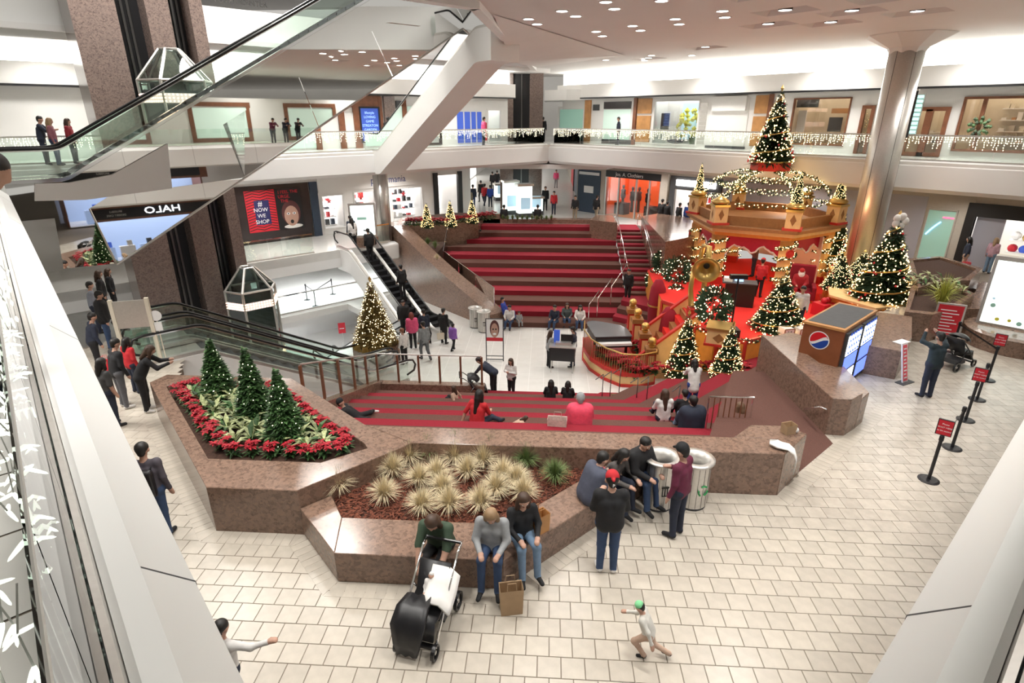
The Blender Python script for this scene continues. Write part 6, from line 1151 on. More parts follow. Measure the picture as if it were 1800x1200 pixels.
# ================================================================ PLANTS
rr = random.Random(12)
def leafquad(b, root, d, L, w_, droop=.2, up=Vector((0, 0, 1))):
    s = d.cross(up); s = s.normalized() if s.length > .01 else Vector((1, 0, 0)); m1 = root + d * L * .45 + up * (.06 * L); tip = root + d * L - up * (droop * L)
    b.add([root - s * w_ * .2, root + s * w_ * .2, m1 + s * w_, tip, m1 - s * w_, m1 - up * (w_ * .45)], [(0, 1, 5), (1, 2, 5), (2, 3, 5), (5, 3, 4), (0, 5, 4)])
def poinsettia():
    f, g_ = MB(), MB()
    for k in range(7):
        c = Vector((rr.uniform(-.13, .13), rr.uniform(-.13, .13), rr.uniform(.24, .36)))
        for j in range(9): a = j * .7 + rr.random(); leafquad(f, c, Vector((math.cos(a), math.sin(a), rr.uniform(-.1, .45))).normalized(), rr.uniform(.09, .14), .03)
    for j in range(26): a = rr.uniform(0, 6.3); leafquad(g_, Vector((0, 0, rr.uniform(.05, .24))), Vector((math.cos(a), math.sin(a), rr.uniform(-.1, .5))).normalized(), rr.uniform(.14, .24), .04)
    return f.mesh('bracts', 'poinsettia_red'), g_.mesh('leaves', 'leaf_green')
PO = [poinsettia() for _ in range(3)]
def put_poin(x, y, z, label, group, sc=1.0):
    t = thing('poinsettia', label, 'poinsettia', (x, y, z), rr.uniform(0, 6), group); t.scale = (sc,) * 3; f, g_ = rr.choice(PO); inst(f, 'bracts', parent=t); inst(g_, 'leaves', parent=t)
def along(P_, step, close=False):
    out = []; Q = P_ + ([P_[0]] if close else [])
    for a, b in zip(Q, Q[1:]):
        a, b = Vector(a), Vector(b); n = max(1, int((b - a).length / step)); out += [a.lerp(b, (k + .5) / n) for k in range(n)]
    return out
bed = [(-5.95, 8.88), (-4.2, 8.85), (-3.62, 9.16), (-6.2, 11.45), (-8.35, 11.5), (-8.35, 11.25)]
for p in along(bed, .30, True): put_poin(p.x + rr.uniform(-.05, .05), p.y + rr.uniform(-.05, .05), .78, 'red poinsettia in the border of the big granite planter', 'poinsettias bordering the big planter', .85)
leaf_m = MB(); leafquad(leaf_m, Vector((0, 0, 0)), Vector((0, .9, .42)).normalized(), 1, .125, .3); leaf_m = leaf_m.mesh('leaf', 'leaf_pale')
leaf_g = MB(); leafquad(leaf_g, Vector((0, 0, 0)), Vector((0, .9, .42)).normalized(), 1, .15, .28); leaf_g = leaf_g.mesh('leaf', 'leaf_green')
def aglaonema(x, y, z, L, label, group, n=11, sing=True):
    t = thing('aglaonema', label, 'plant', (x, y, z), 0, group); st = MB().lathe([(.02, 0), (.012, .16)], 6).build('stem', 'leaf_green', t)
    for k in range(n): inst(leaf_m if rr.random() < .8 else leaf_g, 'leaf', (0, 0, rr.uniform(.03, .18)), sc=(L * rr.uniform(.8, 1.1),) * 3, parent=t, rot=(rr.uniform(-.2, .65), 0, k * 2.4 + rr.uniform(-.3, .3)))
inner = [(-5.85, 9.1), (-4.3, 9.1), (-4.0, 9.3), (-6.25, 11.2), (-8.1, 11.2)]; pts = []
while len(pts) < 46:
    x, y = rr.uniform(-8.3, -3.9), rr.uniform(9.0, 11.4)
    if inpoly(x, y, inner) and all((x - a) ** 2 + (y - b) ** 2 > .085 for a, b in pts): pts.append((x, y))
    elif rr.random() < .002: pts.append((x, y)) if inpoly(x, y, inner) else 0
for x, y in pts: aglaonema(x, y, .80, .38, 'pale green leafy foliage plant inside the poinsettia border', 'foliage plants in the big planter', 12)
FOL.append(foliage_mesh(31, 'leaf_green', 2100, .27, 9, wide=2.2)); LGT[('few', 1)] = lights_mesh(33, 60, 'bulb_white', .27, .008)
for px, pb, pt, lb in ((388, 700, 590, 'left of the three leafy cone trees in the big planter'), (452, 738, 604, 'middle of the three leafy cone trees in the big planter'), (505, 775, 642, 'right of the three leafy cone trees, nearest the red steps')):
    x, y = G(px, pb, .78); h = zat(px - 8, pt, x, y) - .8; t = thing('cone_tree', lb, 'tree', (x, y, .8), rr.random() * 6); sc = (1.5, 1.5, h)
    inst(FOL[3], 'foliage', sc=sc, parent=t)['kind'] = 'stuff'; inst(trunk_me, 'trunk', sc=sc, parent=t); inst(LGT[('few', 1)], 'bulb', sc=sc, parent=t)['kind'] = 'stuff'
def tuft(m, n=170, seed=0):
    q = random.Random(seed); b = MB()
    for k in range(n):
        a = q.uniform(0, 6.283); e = q.random() ** .7; r0 = q.uniform(0, .05); L = q.uniform(.75, 1.1); c, s = math.cos(a), math.sin(a); w_ = .0065
        P_ = [Vector((c * r0, s * r0, 0)), Vector((c * (r0 + .22 * e), s * (r0 + .22 * e), .55 * L * (1 - .3 * e))), Vector((c * (r0 + .62 * e), s * (r0 + .62 * e), L * (.9 - .62 * e * e)))]; sd = Vector((-s, c, 0)) * w_
        b.add([P_[0] - sd, P_[0] + sd, P_[1] + sd, P_[2], P_[1] - sd], [(0, 1, 2, 4), (4, 2, 3)])
    return b.mesh('blades', m)
TA, GN = [tuft('grass_tan', 430, 3), tuft('grass_tan', 430, 4)], [tuft('grass_green', 430, 5)]; crown = MB().lathe([(.05, -.05), (.06, .05), (.001, .09)], 8).mesh('crown', 'soil')
def put_tuft(px, py, z, h, kind, label, group=None):
    x, y = G(px, py, z); t = thing('grass_tuft', label, 'grass', (x, y, z), rr.uniform(0, 6), group); t.scale = (h, h, h); inst(rr.choice(TA if kind == 't' else GN), 'blades', parent=t)['kind'] = 'stuff'; inst(crown, 'crown', parent=t)
for px, py in ((598, 866), (677, 882), (742, 902), (790, 900), (845, 898), (692, 838), (738, 856), (720, 816), (768, 846), (822, 842), (800, 816), (850, 822), (884, 846), (908, 856), (872, 872), (920, 880), (778, 872)): put_tuft(px, py, .45, .62, 't', 'tan ornamental grass tuft in the low bark-mulched planter', 'tan grass tufts in the low planter')
for px, py in ((752, 806), (800, 800), (862, 806), (925, 822), (975, 848)): put_tuft(px, py, .45, .62, 'g', 'dark green grass tuft at the back of the low bark-mulched planter', 'green grass tufts in the low planter')
mat('grass_yellow', (.42, .44, .09), .7, rnd=.3); GN.append(tuft('grass_yellow', 220, 9)); x, y = G(1652, 541, .85); t = thing('grass_tuft', 'yellow-green grass clump in the hexagonal granite planter', 'grass', (x, y, .85)); t.scale = (1.3,) * 3; inst(GN[1], 'blades', parent=t)['kind'] = 'stuff'; inst(crown, 'crown', parent=t); GN.pop()
for px, py in ((738, 432), (752, 430), (765, 436)): put_tuft(px, py, -.3, .55, 'g', 'dark green tuft in the sunken bed by the sloping wall', 'tufts in the sunken bed')
put_tuft(768, 456, -.55, .4, 't', 'small spotlit tan tuft in the sunken bed')
for k in range(11): put_tuft(884 + k * 8.5, 386 + (k % 2), .3, .42, 'g', 'low green grass along the top of the far steps', 'grass along the far parapet')
for k in range(15): x, y = G(1590 + k * 7.2, 486 + k * 1.2 + (k % 3) * 6, 1.05); aglaonema(x, y, 1.03, .42, 'variegated foliage plant in the long right-hand planter', 'plants in the long right planter', 5)
for p in along([G(1100, 672, CT + .1), G(1160, 662, -2.7), G(1230, 660, -2.4), G(1320, 664, -2.0)], .38): put_poin(p.x, p.y, CT + .25 + max(0, (p.x - 3.2)) * .23, 'poinsettia massed along the foot of the Santa stage', 'poinsettias at the foot of the stage', 1.5)
for p in along([(2.2, 22.5), (2.7, 21.5), (3.2, 21.0), (3.9, 20.95)], .3): put_poin(p.x, p.y, PZ, 'poinsettia behind the railing of the piano platform', 'poinsettias on the piano platform', 1.2)
for k in range(20): x, y = G(715 + k * 8, 399 - (0 if k < 8 else (k - 8) * 1.1), .6); put_poin(x, y, .62, 'poinsettia edging the far granite planter', 'poinsettias on the far planter', 1.5)
for px, py in ((1118, 575), (1135, 600), (1158, 590), (1150, 615), (1125, 610), (1165, 625)): x, y = G(px, py, -2.4); put_poin(x, y, -2.75, 'poinsettia tucked among the newel posts of the stair', 'poinsettias among the newel posts', 1.8)
# ================================================================ NEAR ICICLE LIGHTS on the left balustrade
nl = thing('icicle_light_string', 'white icicle light string hanging on the nearest left balustrade, glowing large in front', 'lights', group='icicle lights on the balustrades')
bulb_m = MB(); bulb_m.smooth = True; bulb_m.lathe([(.0034, 0), (.0046, -.008), (.0044, -.02), (.0028, -.04), (.0003, -.046)], 8); bulb_m = bulb_m.mesh('bulb', 'bulb_near'); wire = MB(); far_ = MB(); wire_m = 'white_paint'; nb = 0
s = .95
while s < 17:
    for _ in range(2):
        L = rr.choice((.12, .2, .3, .4)); off = rr.uniform(-.09, .0); base = EL * s + NLn * (-.10 + off); top = Vector((base.x, base.y, UP + 1.06)); k = max(2, int(L / .075)); pth = [top]
        for i in range(1, k + 1): pth.append(Vector((base.x + rr.uniform(-.025, .025), base.y + rr.uniform(-.025, .025), UP + 1.05 - i * L / k)))
        if s < 6: wire.tube(pth, .0022, 4)
        for p in pth[1:]:
            for _2 in range(2 if s < 5 else 1):
                if nb < 290 and s < 3.6: inst(bulb_m, 'bulb', p, sc=rr.uniform(.85, 1.2), parent=nl, rot=(rr.uniform(-1.3, 1.3), rr.uniform(-1.3, 1.3), rr.uniform(0, 6))); nb += 1
                else: far_.octa(p + Vector((rr.uniform(-.03, .03), rr.uniform(-.03, .03), 0)), .009, .02)
        s += .10 if s < 2.6 else .035
wire.tube([EL * .6 + NLn * -.1 + Vector((0, 0, UP + 1.075)), EL * 17 + NLn * -.1 + Vector((0, 0, UP + 1.075))], .004, 5); wire.build('wire', wire_m, nl); far_.build('bulb', 'bulb_near', nl, 'stuff')
# ================================================================ PEOPLE: each body one continuous surface grown from a posed skeleton
def nets(prims, cell, k, sub=()):
    P = np.array([(*p[0], *p[1], p[2], p[3]) for p in prims], float); rm = np.maximum(P[:, 6], P[:, 7])[:, None]
    lo = np.minimum(P[:, :3], P[:, 3:6]) - rm; hi = np.maximum(P[:, :3], P[:, 3:6]) + rm; o = lo.min(0) - 2 * cell; n = np.ceil((hi.max(0) - o) / cell).astype(int) + 3
    D = np.full(n, 1.0, np.float32)
    def dist(X, p):
        a, b = p[:3], p[3:6]; ba = b - a; l2 = max(ba @ ba, 1e-9); h = np.clip(((X - a) @ ba) / l2, 0, 1); return np.sqrt(((X - a - h[..., None] * ba) ** 2).sum(-1)) - (p[6] + (p[7] - p[6]) * h)
    def each(p, pl, ph, f):
        i0 = np.maximum(np.floor((pl - k - 2 * cell - o) / cell).astype(int), 0); i1 = np.minimum(np.ceil((ph + k + 2 * cell - o) / cell).astype(int), n)
        ax = [o[j] + cell * np.arange(i0[j], i1[j]) for j in range(3)]; X = np.stack(np.meshgrid(*ax, indexing='ij'), -1); d = dist(X, p); sl = tuple(slice(a, b) for a, b in zip(i0, i1)); D[sl] = f(D[sl], d)
    def smin(A, d): h = np.clip(.5 + .5 * (A - d) / k, 0, 1); return A * (1 - h) + d * h - k * h * (1 - h)
    for p, a, b in zip(P, lo, hi): each(p, a, b, smin)
    for q in sub: q = np.array((*q[0], *q[1], q[2], q[3])); r = max(q[6], q[7]); each(q, np.minimum(q[:3], q[3:6]) - r, np.maximum(q[:3], q[3:6]) + r, lambda A, d: np.maximum(A, -d))
    S = D < 0; c = np.zeros(n - 1, np.int8)
    for i in (0, 1):
        for j in (0, 1):
            for l in (0, 1): c += S[i:n[0] - 1 + i, j:n[1] - 1 + j, l:n[2] - 1 + l]
    act = np.argwhere((c > 0) & (c < 8)); idx = np.full(n - 1, -1, int); idx[tuple(act.T)] = np.arange(len(act))
    acc = np.zeros((len(act), 3)); cnt = np.zeros(len(act)); C8 = [(i, j, l) for i in (0, 1) for j in (0, 1) for l in (0, 1)]; val = {q: D[tuple((act + q).T)] for q in C8}
    for q in C8:
        for ax in range(3):
            if q[ax] == 0:
                r = list(q); r[ax] = 1; a, b = val[q], val[tuple(r)]; m = (a < 0) != (b < 0); t = a[m] / (a[m] - b[m]); pt = np.tile(np.array(q, float), (m.sum(), 1)); pt[:, ax] += t; acc[m] += pt; cnt[m] += 1
    V = o + cell * (act + acc / cnt[:, None]); F = []
    for ax in range(3):
        u, v = (ax + 1) % 3, (ax + 2) % 3; A = np.moveaxis(S, ax, 0); e = np.argwhere(S.take(range(n[ax] - 1), ax) != S.take(range(1, n[ax]), ax)); e = e[(e[:, u] > 0) & (e[:, v] > 0)]
        du, dv = np.eye(3, dtype=int)[u], np.eye(3, dtype=int)[v]; q = np.stack([idx[tuple((e - du - dv).T)], idx[tuple((e - dv).T)], idx[tuple(e.T)], idx[tuple((e - du).T)]], 1); fl = S[tuple(e.T)]; q[~fl] = q[~fl][:, ::-1]; F.append(q)
    F = np.concatenate(F); return V, F, P, dist
def sdf_mesh(name, prims, cell, k, mats, sub=()):
    V, F, P, dist = nets(prims, cell, k, sub); me = bpy.data.meshes.new(name); me.from_pydata(V.tolist(), [], F.tolist())
    ids = np.array([p[4] for p in prims]); cen = V[F].mean(1); dd = np.stack([dist(cen, p) for p in P], 1); mi = ids[dd.argmin(1)]
    for m in mats: me.materials.append(m)
    me.polygons.foreach_set('material_index', mi.astype(np.int32)); me.polygons.foreach_set('use_smooth', np.ones(len(F), bool)); me.update(); return me
CM = {}
def cm(c, rough=.8):
    if c not in CM: CM[c] = mat('cloth_%d' % len(CM), c, rough, var=.12, vscale=14)
    return CM[c]
blk, nav, jean, ljn, gry, wht, red, pnk, mar, grn, khk, pur, tan, cog = (.012, .012, .014), (.018, .024, .045), (.035, .065, .14), (.17, .26, .38), (.30, .31, .32), (.70, .68, .66), (.50, .018, .025), (.72, .09, .22), (.13, .016, .045), (.045, .075, .045), (.30, .24, .17), (.24, .10, .42), (.52, .36, .27), (.30, .12, .05)
SK = (.50, .29, .21); SD = (.27, .15, .10); HB, HN, HL = (.010, .008, .007), (.055, .028, .016), (.30, .19, .10)
ARM = {'down': ((.05, -.03, -.28), (.02, .07, -.25)), 'phone': ((.06, .04, -.27), (-.12, .20, .10)), 'lap': ((.06, .10, -.25), (-.09, .22, -.06)), 'fwd': ((.05, .15, -.22), (0, .22, -.06)), 'up': ((.12, .2, .04), (-.14, .13, .18)), 'rail': ((.08, .2, -.2), (-.12, .22, .04)), 'reach': ((.2, .14, -.1), (.2, .12, .06)), 'df': ((.03, .16, -.23), (-.04, .18, -.18)), 'back': ((.10, -.18, -.20), (.05, -.1, -.24)), 'cross': ((.08, .06, -.26), (-.2, .16, .06)), 'prop': ((.12, -.12, -.24), (.06, -.06, -.25))}
NP = [0]
def person(label, x, y, z, hd, h=1.72, legs='stand', arms=('down', 'down'), lean=2, top=blk, bot=jean, hair=(HB, 's'), skin=SK, shoe=blk, cell=.026, puff=0, bare=0, hat=None, look=12, coat=0, seat=.45, face=False, tilt=0, cat='person', group=None):
    k = h / 1.72; v = lambda *a: np.array(a, float); pr = []; A = lambda a, b, ra, rb, m: pr.append((a, b, ra, rb, m))
    sit = legs in ('sit', 'floor', 'kneel', 'lap'); pz = .93 if not sit else .11; pel = v(0, 0, pz); le = R(lean); T_ = v(0, math.sin(le), math.cos(le)); Fd = v(0, math.cos(le), -math.sin(le))
    hips = [pel + v(s * .095, 0, -.02) for s in (-1, 1)]; ch = pel + T_ * .33; sh = [pel + T_ * .475 + v(s * .18, 0, 0) for s in (-1, 1)]; nk = pel + T_ * .54
    la = R(lean * .55 + look); HU = v(0, math.sin(la), math.cos(la)); HF = v(0, math.cos(la), -math.sin(la)); hc = nk + HU * .155
    LEG = {'stand': [((.0, .02, -.43), (.01, -.03, -.42)), ((.0, .0, -.44), (.01, -.02, -.42))], 'walk': [((.0, .20, -.39), (0, -.04, -.43)), ((0, -.06, -.43), (0, -.24, -.34))], 'run': [((0, .3, -.31), (0, -.25, -.33)), ((0, -.12, -.42), (0, -.38, -.14))], 'sit': [((-.03, .42, .03), (0, .06, -.42 - (seat - .45)))] * 2, 'floor': [((-.05, .30, .27), (.02, .16, -.33)), ((-.04, .34, .22), (.02, .2, -.30))], 'kneel': [((-.04, .36, -.03), (.02, -.36, 0))] * 2, 'lap': [((-.12, .36, .04), (.2, .05, -.05))] * 2}[legs]
    b_ = .0 + puff
    for i, s in enumerate((-1, 1)):
        (kx, ky, kz), (ax, ay, az) = LEG[i]; kn = hips[i] + v(s * kx * -1, ky, kz); an = kn + v(s * ax, ay, az); A(hips[i], kn, .098, .072, 1); A(kn, an, .070, .054, 1)
        fd = v(s * .03, .15, -.02) if legs not in ('kneel',) else v(0, -.12, 0); A(an + v(0, -.02, -.03), an + fd + v(0, 0, -.03), .043, .036, 2)
        (ex, ey, ez), (wx, wy, wz) = ARM[arms[i]]; el = sh[i] + v(s * ex, ey, ez); wr = el + v(s * wx, wy, wz); A(sh[i], el, .066 + b_ * .7, .055 + b_ * .7, 0); fm = 3 if bare else 0; A(el, wr, .050 + b_ * .5 - .006 * bare, .038 + b_ * .3 - .005 * bare, fm)
        hd_ = (wr - el) / np.linalg.norm(wr - el); pm = wr + hd_ * .07; A(wr, pm, .028, .034, 3)
        if cell < .018:
            side = np.cross(hd_, v(0, 0, 1)); side = side / (np.linalg.norm(side) + 1e-6)
            for j, o_ in enumerate((-.027, -.009, .009, .027)): m1 = pm + hd_ * .045 + side * o_; A(pm + side * o_ * .9, m1, .0105, .0100, 3); A(m1, m1 + hd_ * (.032 - .006 * abs(j - 1.5)) - v(0, 0, .014), .0100, .0085, 3)
            A(wr + hd_ * .02, wr + hd_ * .06 + v(0, 0, .02) - side * .038, .0135, .0105, 3)
        else: A(pm, pm + hd_ * .05, .030, .02, 3)
    A(hips[0], hips[1], .120, .120, 1); A(pel + T_ * .04, pel + T_ * .18, .142 + b_, .136 + b_, 0)
    for s in (-1, 1): A(pel + T_ * .16 + v(s * .045, 0, 0), ch + v(s * .075, 0, 0), .124 + b_, .128 + b_, 0)
    for s in (-1, 1): A(pel + v(s * .065, 0, 0) - T_ * .03, pel + v(s * .06, 0, 0) + T_ * .2, .128 + b_, .124 + b_, 0)
    A(sh[0] - T_ * .03, sh[1] - T_ * .03, .072 + b_ * .8, .072 + b_ * .8, 0); A(nk - T_ * .07, nk + HU * .05, .058, .052, 3)
    if coat: A(pel + T_ * .05, pel - T_ * .3 * coat + v(0, .02, 0), .14, .17, 0)
    if puff > .02:
        for j in range(5): c = pel + T_ * (.02 + .095 * j); A(c - v(.10, 0, 0), c + v(.10, 0, 0), .128 + b_, .128 + b_, 0)
    A(hc + HU * .02 - HF * .012, hc + HU * .02, .094, .094, 3); A(hc - HU * .03 + HF * .012, hc - HU * .075 + HF * .028, .078, .052, 3); A(hc - HU * .012 + HF * .092, hc - HU * .03 + HF * .098, .012, .016, 3)
    for s in (-1, 1): A(hc + v(s * .092, 0, 0) - HU * .01, hc + v(s * .094, 0, 0) - HU * .03, .018, .014, 3)
    pr = [(p[0] * k, p[1] * k, p[2] * k, p[3] * k, p[4]) for p in pr]
    me = sdf_mesh('person', pr, cell, .03, [cm(top), cm(bot), cm(shoe), cm(skin, .55)]); o = bpy.data.objects.new('person', me); link(o); tag(o, label, cat, group); o.location = (x, y, z); o.rotation_euler = (R(tilt) if tilt else 0, 0, R(hd))
    if not sit: o.location.z -= min(q_.co.z for q_ in me.vertices)
    hcol, sty = hair; hp = [(hc + HU * .035 - HF * .022, hc + HU * .035 - HF * .012, .100, .100, 0)]
    if sty == 's': hp.append((hc - HF * .05, hc - HU * .05 - HF * .045, .07, .06, 0))
    else:
        Ld = {'m': .16, 'l': .33}[sty]; hp += [(hc - HF * .05, hc - HU * .1 - HF * .06, .085, .08, 0), (hc - HU * .1 - HF * .06, hc - HU * .10 - T_ * Ld - Fd * .11, .08, .05, 0)]
        for s in (-1, 1): hp.append((hc + v(s * .075, 0, 0) - HF * .01, hc + v(s * .10, 0, 0) - HU * Ld * .85 + HF * .03, .048, .034, 0))
    sub = [(hc + HF * .10 - HU * .035, hc + HF * .13 - HU * .08, .078, .085)]; sc_k = lambda L: [(p[0] * k, p[1] * k, p[2] * k, p[3] * k) + tuple(p[4:]) for p in L]
    ho = bpy.data.objects.new('hair', sdf_mesh('hair', sc_k(hp), max(cell * .8, .013), .02, [cm(hcol, .5)], sc_k(sub))); link(ho, o)
    if hat:
        c_, brim = hat; q = [(hc + HU * .055 - HF * .01, hc + HU * .06, .104, .100, 0)]
        if brim: q.append((hc + HU * .055 + HF * .08 * brim, hc + HU * .045 + HF * .15 * brim, .03, .022, 0))
        link(bpy.data.objects.new('cap', sdf_mesh('cap', sc_k(q), max(cell * .8, .013), .02, [cm(c_)], sc_k([(hc - HU * .09, hc - HU * .06, .11, .11)]))), o)
    if face:
        b = MB(); e3 = lambda u, w_, f: tuple((hc + v(u, 0, 0) + HU * w_ + HF * f) * k)
        for s in (-1, 1): b.ball(e3(s * .034, .005, .082), .013 * k, 8, 6)
        b.cur = 1
        for s in (-1, 1): b.ball(e3(s * .034, .004, .093), .0065 * k, 6, 5); b.ball(e3(s * .036, .028, .086), .016 * k, 6, 5, (1, .3, .25)) if 0 else None
        b.cur = 2; b.tube([e3(-.024, -.066, .078), e3(0, -.068, .086), e3(.024, -.066, .078)], .006 * k, 6); b.build('face_features', ['ink_white', 'ink_black', 'carpet_red'], o)
    return o
def pp(label, px, py, z, hd, **k): x, y = G(px, py, z); return person(label, x, y, z, hd, **k)
N = .0125
# ---- foreground
p1 = pp('man in a black jacket and a red cap, back to the camera', 1065, 1003, 0, 2, h=1.76, puff=.02, arms=('phone', 'phone'), top=blk, bot=jean, shoe=wht, hat=(red, -1), cell=N); text('cap_letter', 'P', .07, 'ink_white', p1, (0, -.115, 1.665), (R(78), 0, 0), .001)
pp('man in a maroon jumper and black cap standing by the steel bins', 1186, 940, 0, 48, h=1.74, top=mar, bot=nav, hat=(blk, 1), cell=N, arms=('down', 'cross'), face=True)
person('woman in a grey sweater and jeans seated on the bench, looking down', -.72, 6.98, BT, 178, h=1.68, legs='sit', arms=('lap', 'lap'), lean=10, puff=.015, top=gry, bot=jean, hair=(HL, 'l'), cell=N, look=32, seat=.54, face=True)
person('woman in a black jumper and ripped blue jeans seated on the bench corner', -.30, 7.26, BT, -160, h=1.68, legs='sit', arms=('lap', 'lap'), lean=6, top=blk, bot=ljn, hair=(HN, 'l'), cell=N, look=18, seat=.54, face=True)
person('woman in a dark green top bending over the pushchair', -1.52, 6.98, BT, 172, h=1.74, legs='sit', arms=('df', 'df'), lean=26, puff=.02, top=grn, bot=blk, hair=(HN, 'l'), cell=N, look=30, bare=1, seat=.54)
person('man in a slate striped padded jacket seated on the bench, eating', .82, 8.28, BT, -62, h=1.74, legs='sit', arms=('phone', 'phone'), lean=20, top=(.07, .078, .115), bot=ljn, cell=N, puff=.028, look=15, seat=.54, face=True)
person('woman in a patterned dark coat with an orange bag, seated by the padded jacket', 1.22, 8.78, BT, -128, h=1.64, legs='sit', arms=('lap', 'lap'), lean=22, top=(.10, .09, .085), bot=nav, hair=(HB, 'm'), cell=N, look=20, seat=.54, face=True)
person('man in a black hooded coat with a grey scarf seated beside the bins', 1.70, 9.04, BT, -140, h=1.76, legs='sit', arms=('lap', 'lap'), lean=16, top=blk, bot=jean, cell=N, puff=.03, look=14, seat=.54, face=True)
x, y = G(392, 1105, 1.25); boy = person('boy in a white shirt with blue shapes reaching out, cut by the bottom edge', x, y - .1, 0, -20, h=1.38, arms=('down', 'reach'), lean=4, top=wht, bot=nav, cell=N)
for i, (u, w_, a) in enumerate(((-.07, .93, 25), (.08, .96, -30), (.0, .84, 0))): MB().add([(u + .055 * math.cos(R(t + a)), -.112 - .004 * i, w_ + .075 * math.sin(R(t))) for t in (20, 100, 160, 250, 300)], [(4, 3, 2, 1, 0)]).build('shirt_print', 'neon_print' if 0 else 'sky_art', boy)
pp('small child in a green hat and pale clothes running across the tiles', 1136, 1150, 0, 72, h=.98, legs='run', arms=('back', 'fwd'), lean=22, top=(.62, .60, .55), bot=tan, hat=((.22, .62, .30), 0), shoe=blk, cell=N)
pp('man in a dark jacket with a black backpack walking away on the left', 288, 940, 0, 12, h=1.76, top=(.075, .065, .08), bot=jean, cell=N)
x, y = G(288, 940); bk = thing('backpack', 'black backpack with white lettering on the man at the left', 'backpack', (x, y, 0), R(12)); b = bevel(MB().box(-.17, .17, -.24, -.10, .92, 1.42).build('sack', 'black', bk), .05, 3); MB().box(-.13, .13, -.27, -.23, .95, 1.15).build('pocket', 'charcoal', bk); text('print', 'ITALIA', .09, 'ink_white', bk, (0, -.275, 1.06), (R(90), 0, 0), .001); 
for s in (-.12, .12): MB().tube([(s, -.1, 1.4), (s, .05, 1.47), (s, .15, 1.38)], .016, 6).build('strap', 'black', bk)
bb = person('baby in a white hat lying in the foreground pushchair', *[c for c in (G(745, 1135)[0] + .03, G(745, 1135)[1] + .40)], .50, -12 + 180, h=.62, legs='sit', arms=('lap', 'lap'), lean=-25, top=wht, bot=wht, cell=N, seat=.45, skin=SK, hat=(wht, 0), look=0)
x0, y0 = G(745, 1135); ct_ = thing('coat', 'black coat hung over the front of the pushchair', 'coat'); b = MB(); b.smooth = True
x0 += .03; y0 += .34; RZ = Matrix.Translation((x0, y0, 0)) @ Matrix.Rotation(R(-12), 4, 'Z'); b.add([RZ @ Vector((u * .2 * w_ - .08, yy, zz + .02 * math.sin(u * 9))) for yy, zz, w_ in ((-.10, .60, .9), (-.33, .62, 1.1), (-.50, .50, 1.2), (-.56, .25, .95), (-.55, .07, .7)) for u in (-1, -.6, -.2, .2, .6, 1)], [(i * 6 + j, i * 6 + j + 1, (i + 1) * 6 + j + 1, (i + 1) * 6 + j) for i in range(4) for j in range(5)]); b.build('cloth', 'black', ct_).modifiers.new('t', 'SOLIDIFY').thickness = .05
bl_ = thing('blanket', 'cream blanket over the side of the pushchair', 'blanket'); b = MB(); b.smooth = True; b.add([RZ @ Vector((.05 + .26 * u, yy, zz - .25 * max(0, u - .6))) for yy, zz in ((.30, .86), (.12, .70), (-.05, .62), (-.18, .60)) for u in (-.3, 0, .3, .6, 1, 1.15)], [(i * 6 + j, i * 6 + j + 1, (i + 1) * 6 + j + 1, (i + 1) * 6 + j) for i in range(3) for j in range(5)]); b.build('cloth', 'white_cloth', bl_).modifiers.new('t', 'SOLIDIFY').thickness = .04
# ---- left on the main floor
L2 = .018
pp('woman in black leaning on the corner of the big planter', 262, 722, 0, -62, lean=30, arms=('rail', 'rail'), top=blk, bot=blk, shoe=wht, hair=(HN, 'm'), cell=L2)
pp('masked man in a black jacket standing left of the leaning woman', 222, 716, 0, -30, h=1.76, top=blk, bot=(.12, .12, .13), shoe=wht, cell=L2, lean=10); pp('woman with bare arms at the edge of the left balcony', 206, 748, 0, -25, h=1.66, top=(.05, .05, .05), bot=nav, bare=1, hair=(HB, 'm'), cell=L2)
pp('person in red behind the woman leaning on the planter', 243, 690, 0, -20, h=1.5, top=red, bot=nav, hair=(HB, 'm'), cell=L2); pp('person in a dark jacket with a red bag at the head of the left escalators', 178, 655, 0, -40, top=nav, bot=blk, cell=L2, lean=12)
pp('heavy man in a black top and jeans by the sign stand', 196, 612, 0, -50, h=1.8, top=blk, bot=jean, puff=.03, cell=L2); pp('man with a white hood queueing behind the heavy man', 178, 585, 0, -50, top=(.25, .27, .32), bot=nav, cell=L2); pp('person in black at the back of the left queue', 192, 560, 0, -55, top=blk, bot=blk, hair=(HN, 'm'), cell=L2); pp('person with brown hair beside the lift tower on the left', 206, 548, 0, -60, h=1.6, top=blk, bot=blk, hair=(HN, 'l'), cell=L2)
# ---- right
pp('man in a dark jacket and jeans holding up a phone to photograph the set', 1625, 698, 0, 8, h=1.72, arms=('up', 'up'), top=(.02, .035, .045), bot=nav, cell=L2); x, y = G(1617, 600, 1.5)
pp('woman in a navy coat with a pink bag by the green glass door', 1688, 482, 0, 60, h=1.68, top=nav, bot=tan, hair=(HB, 'm')); pp('person in blue jeans entering the toy shop', 1733, 480, 0, -60, h=1.6, top=(.5, .3, .35), bot=ljn, hair=(HL, 'm'))
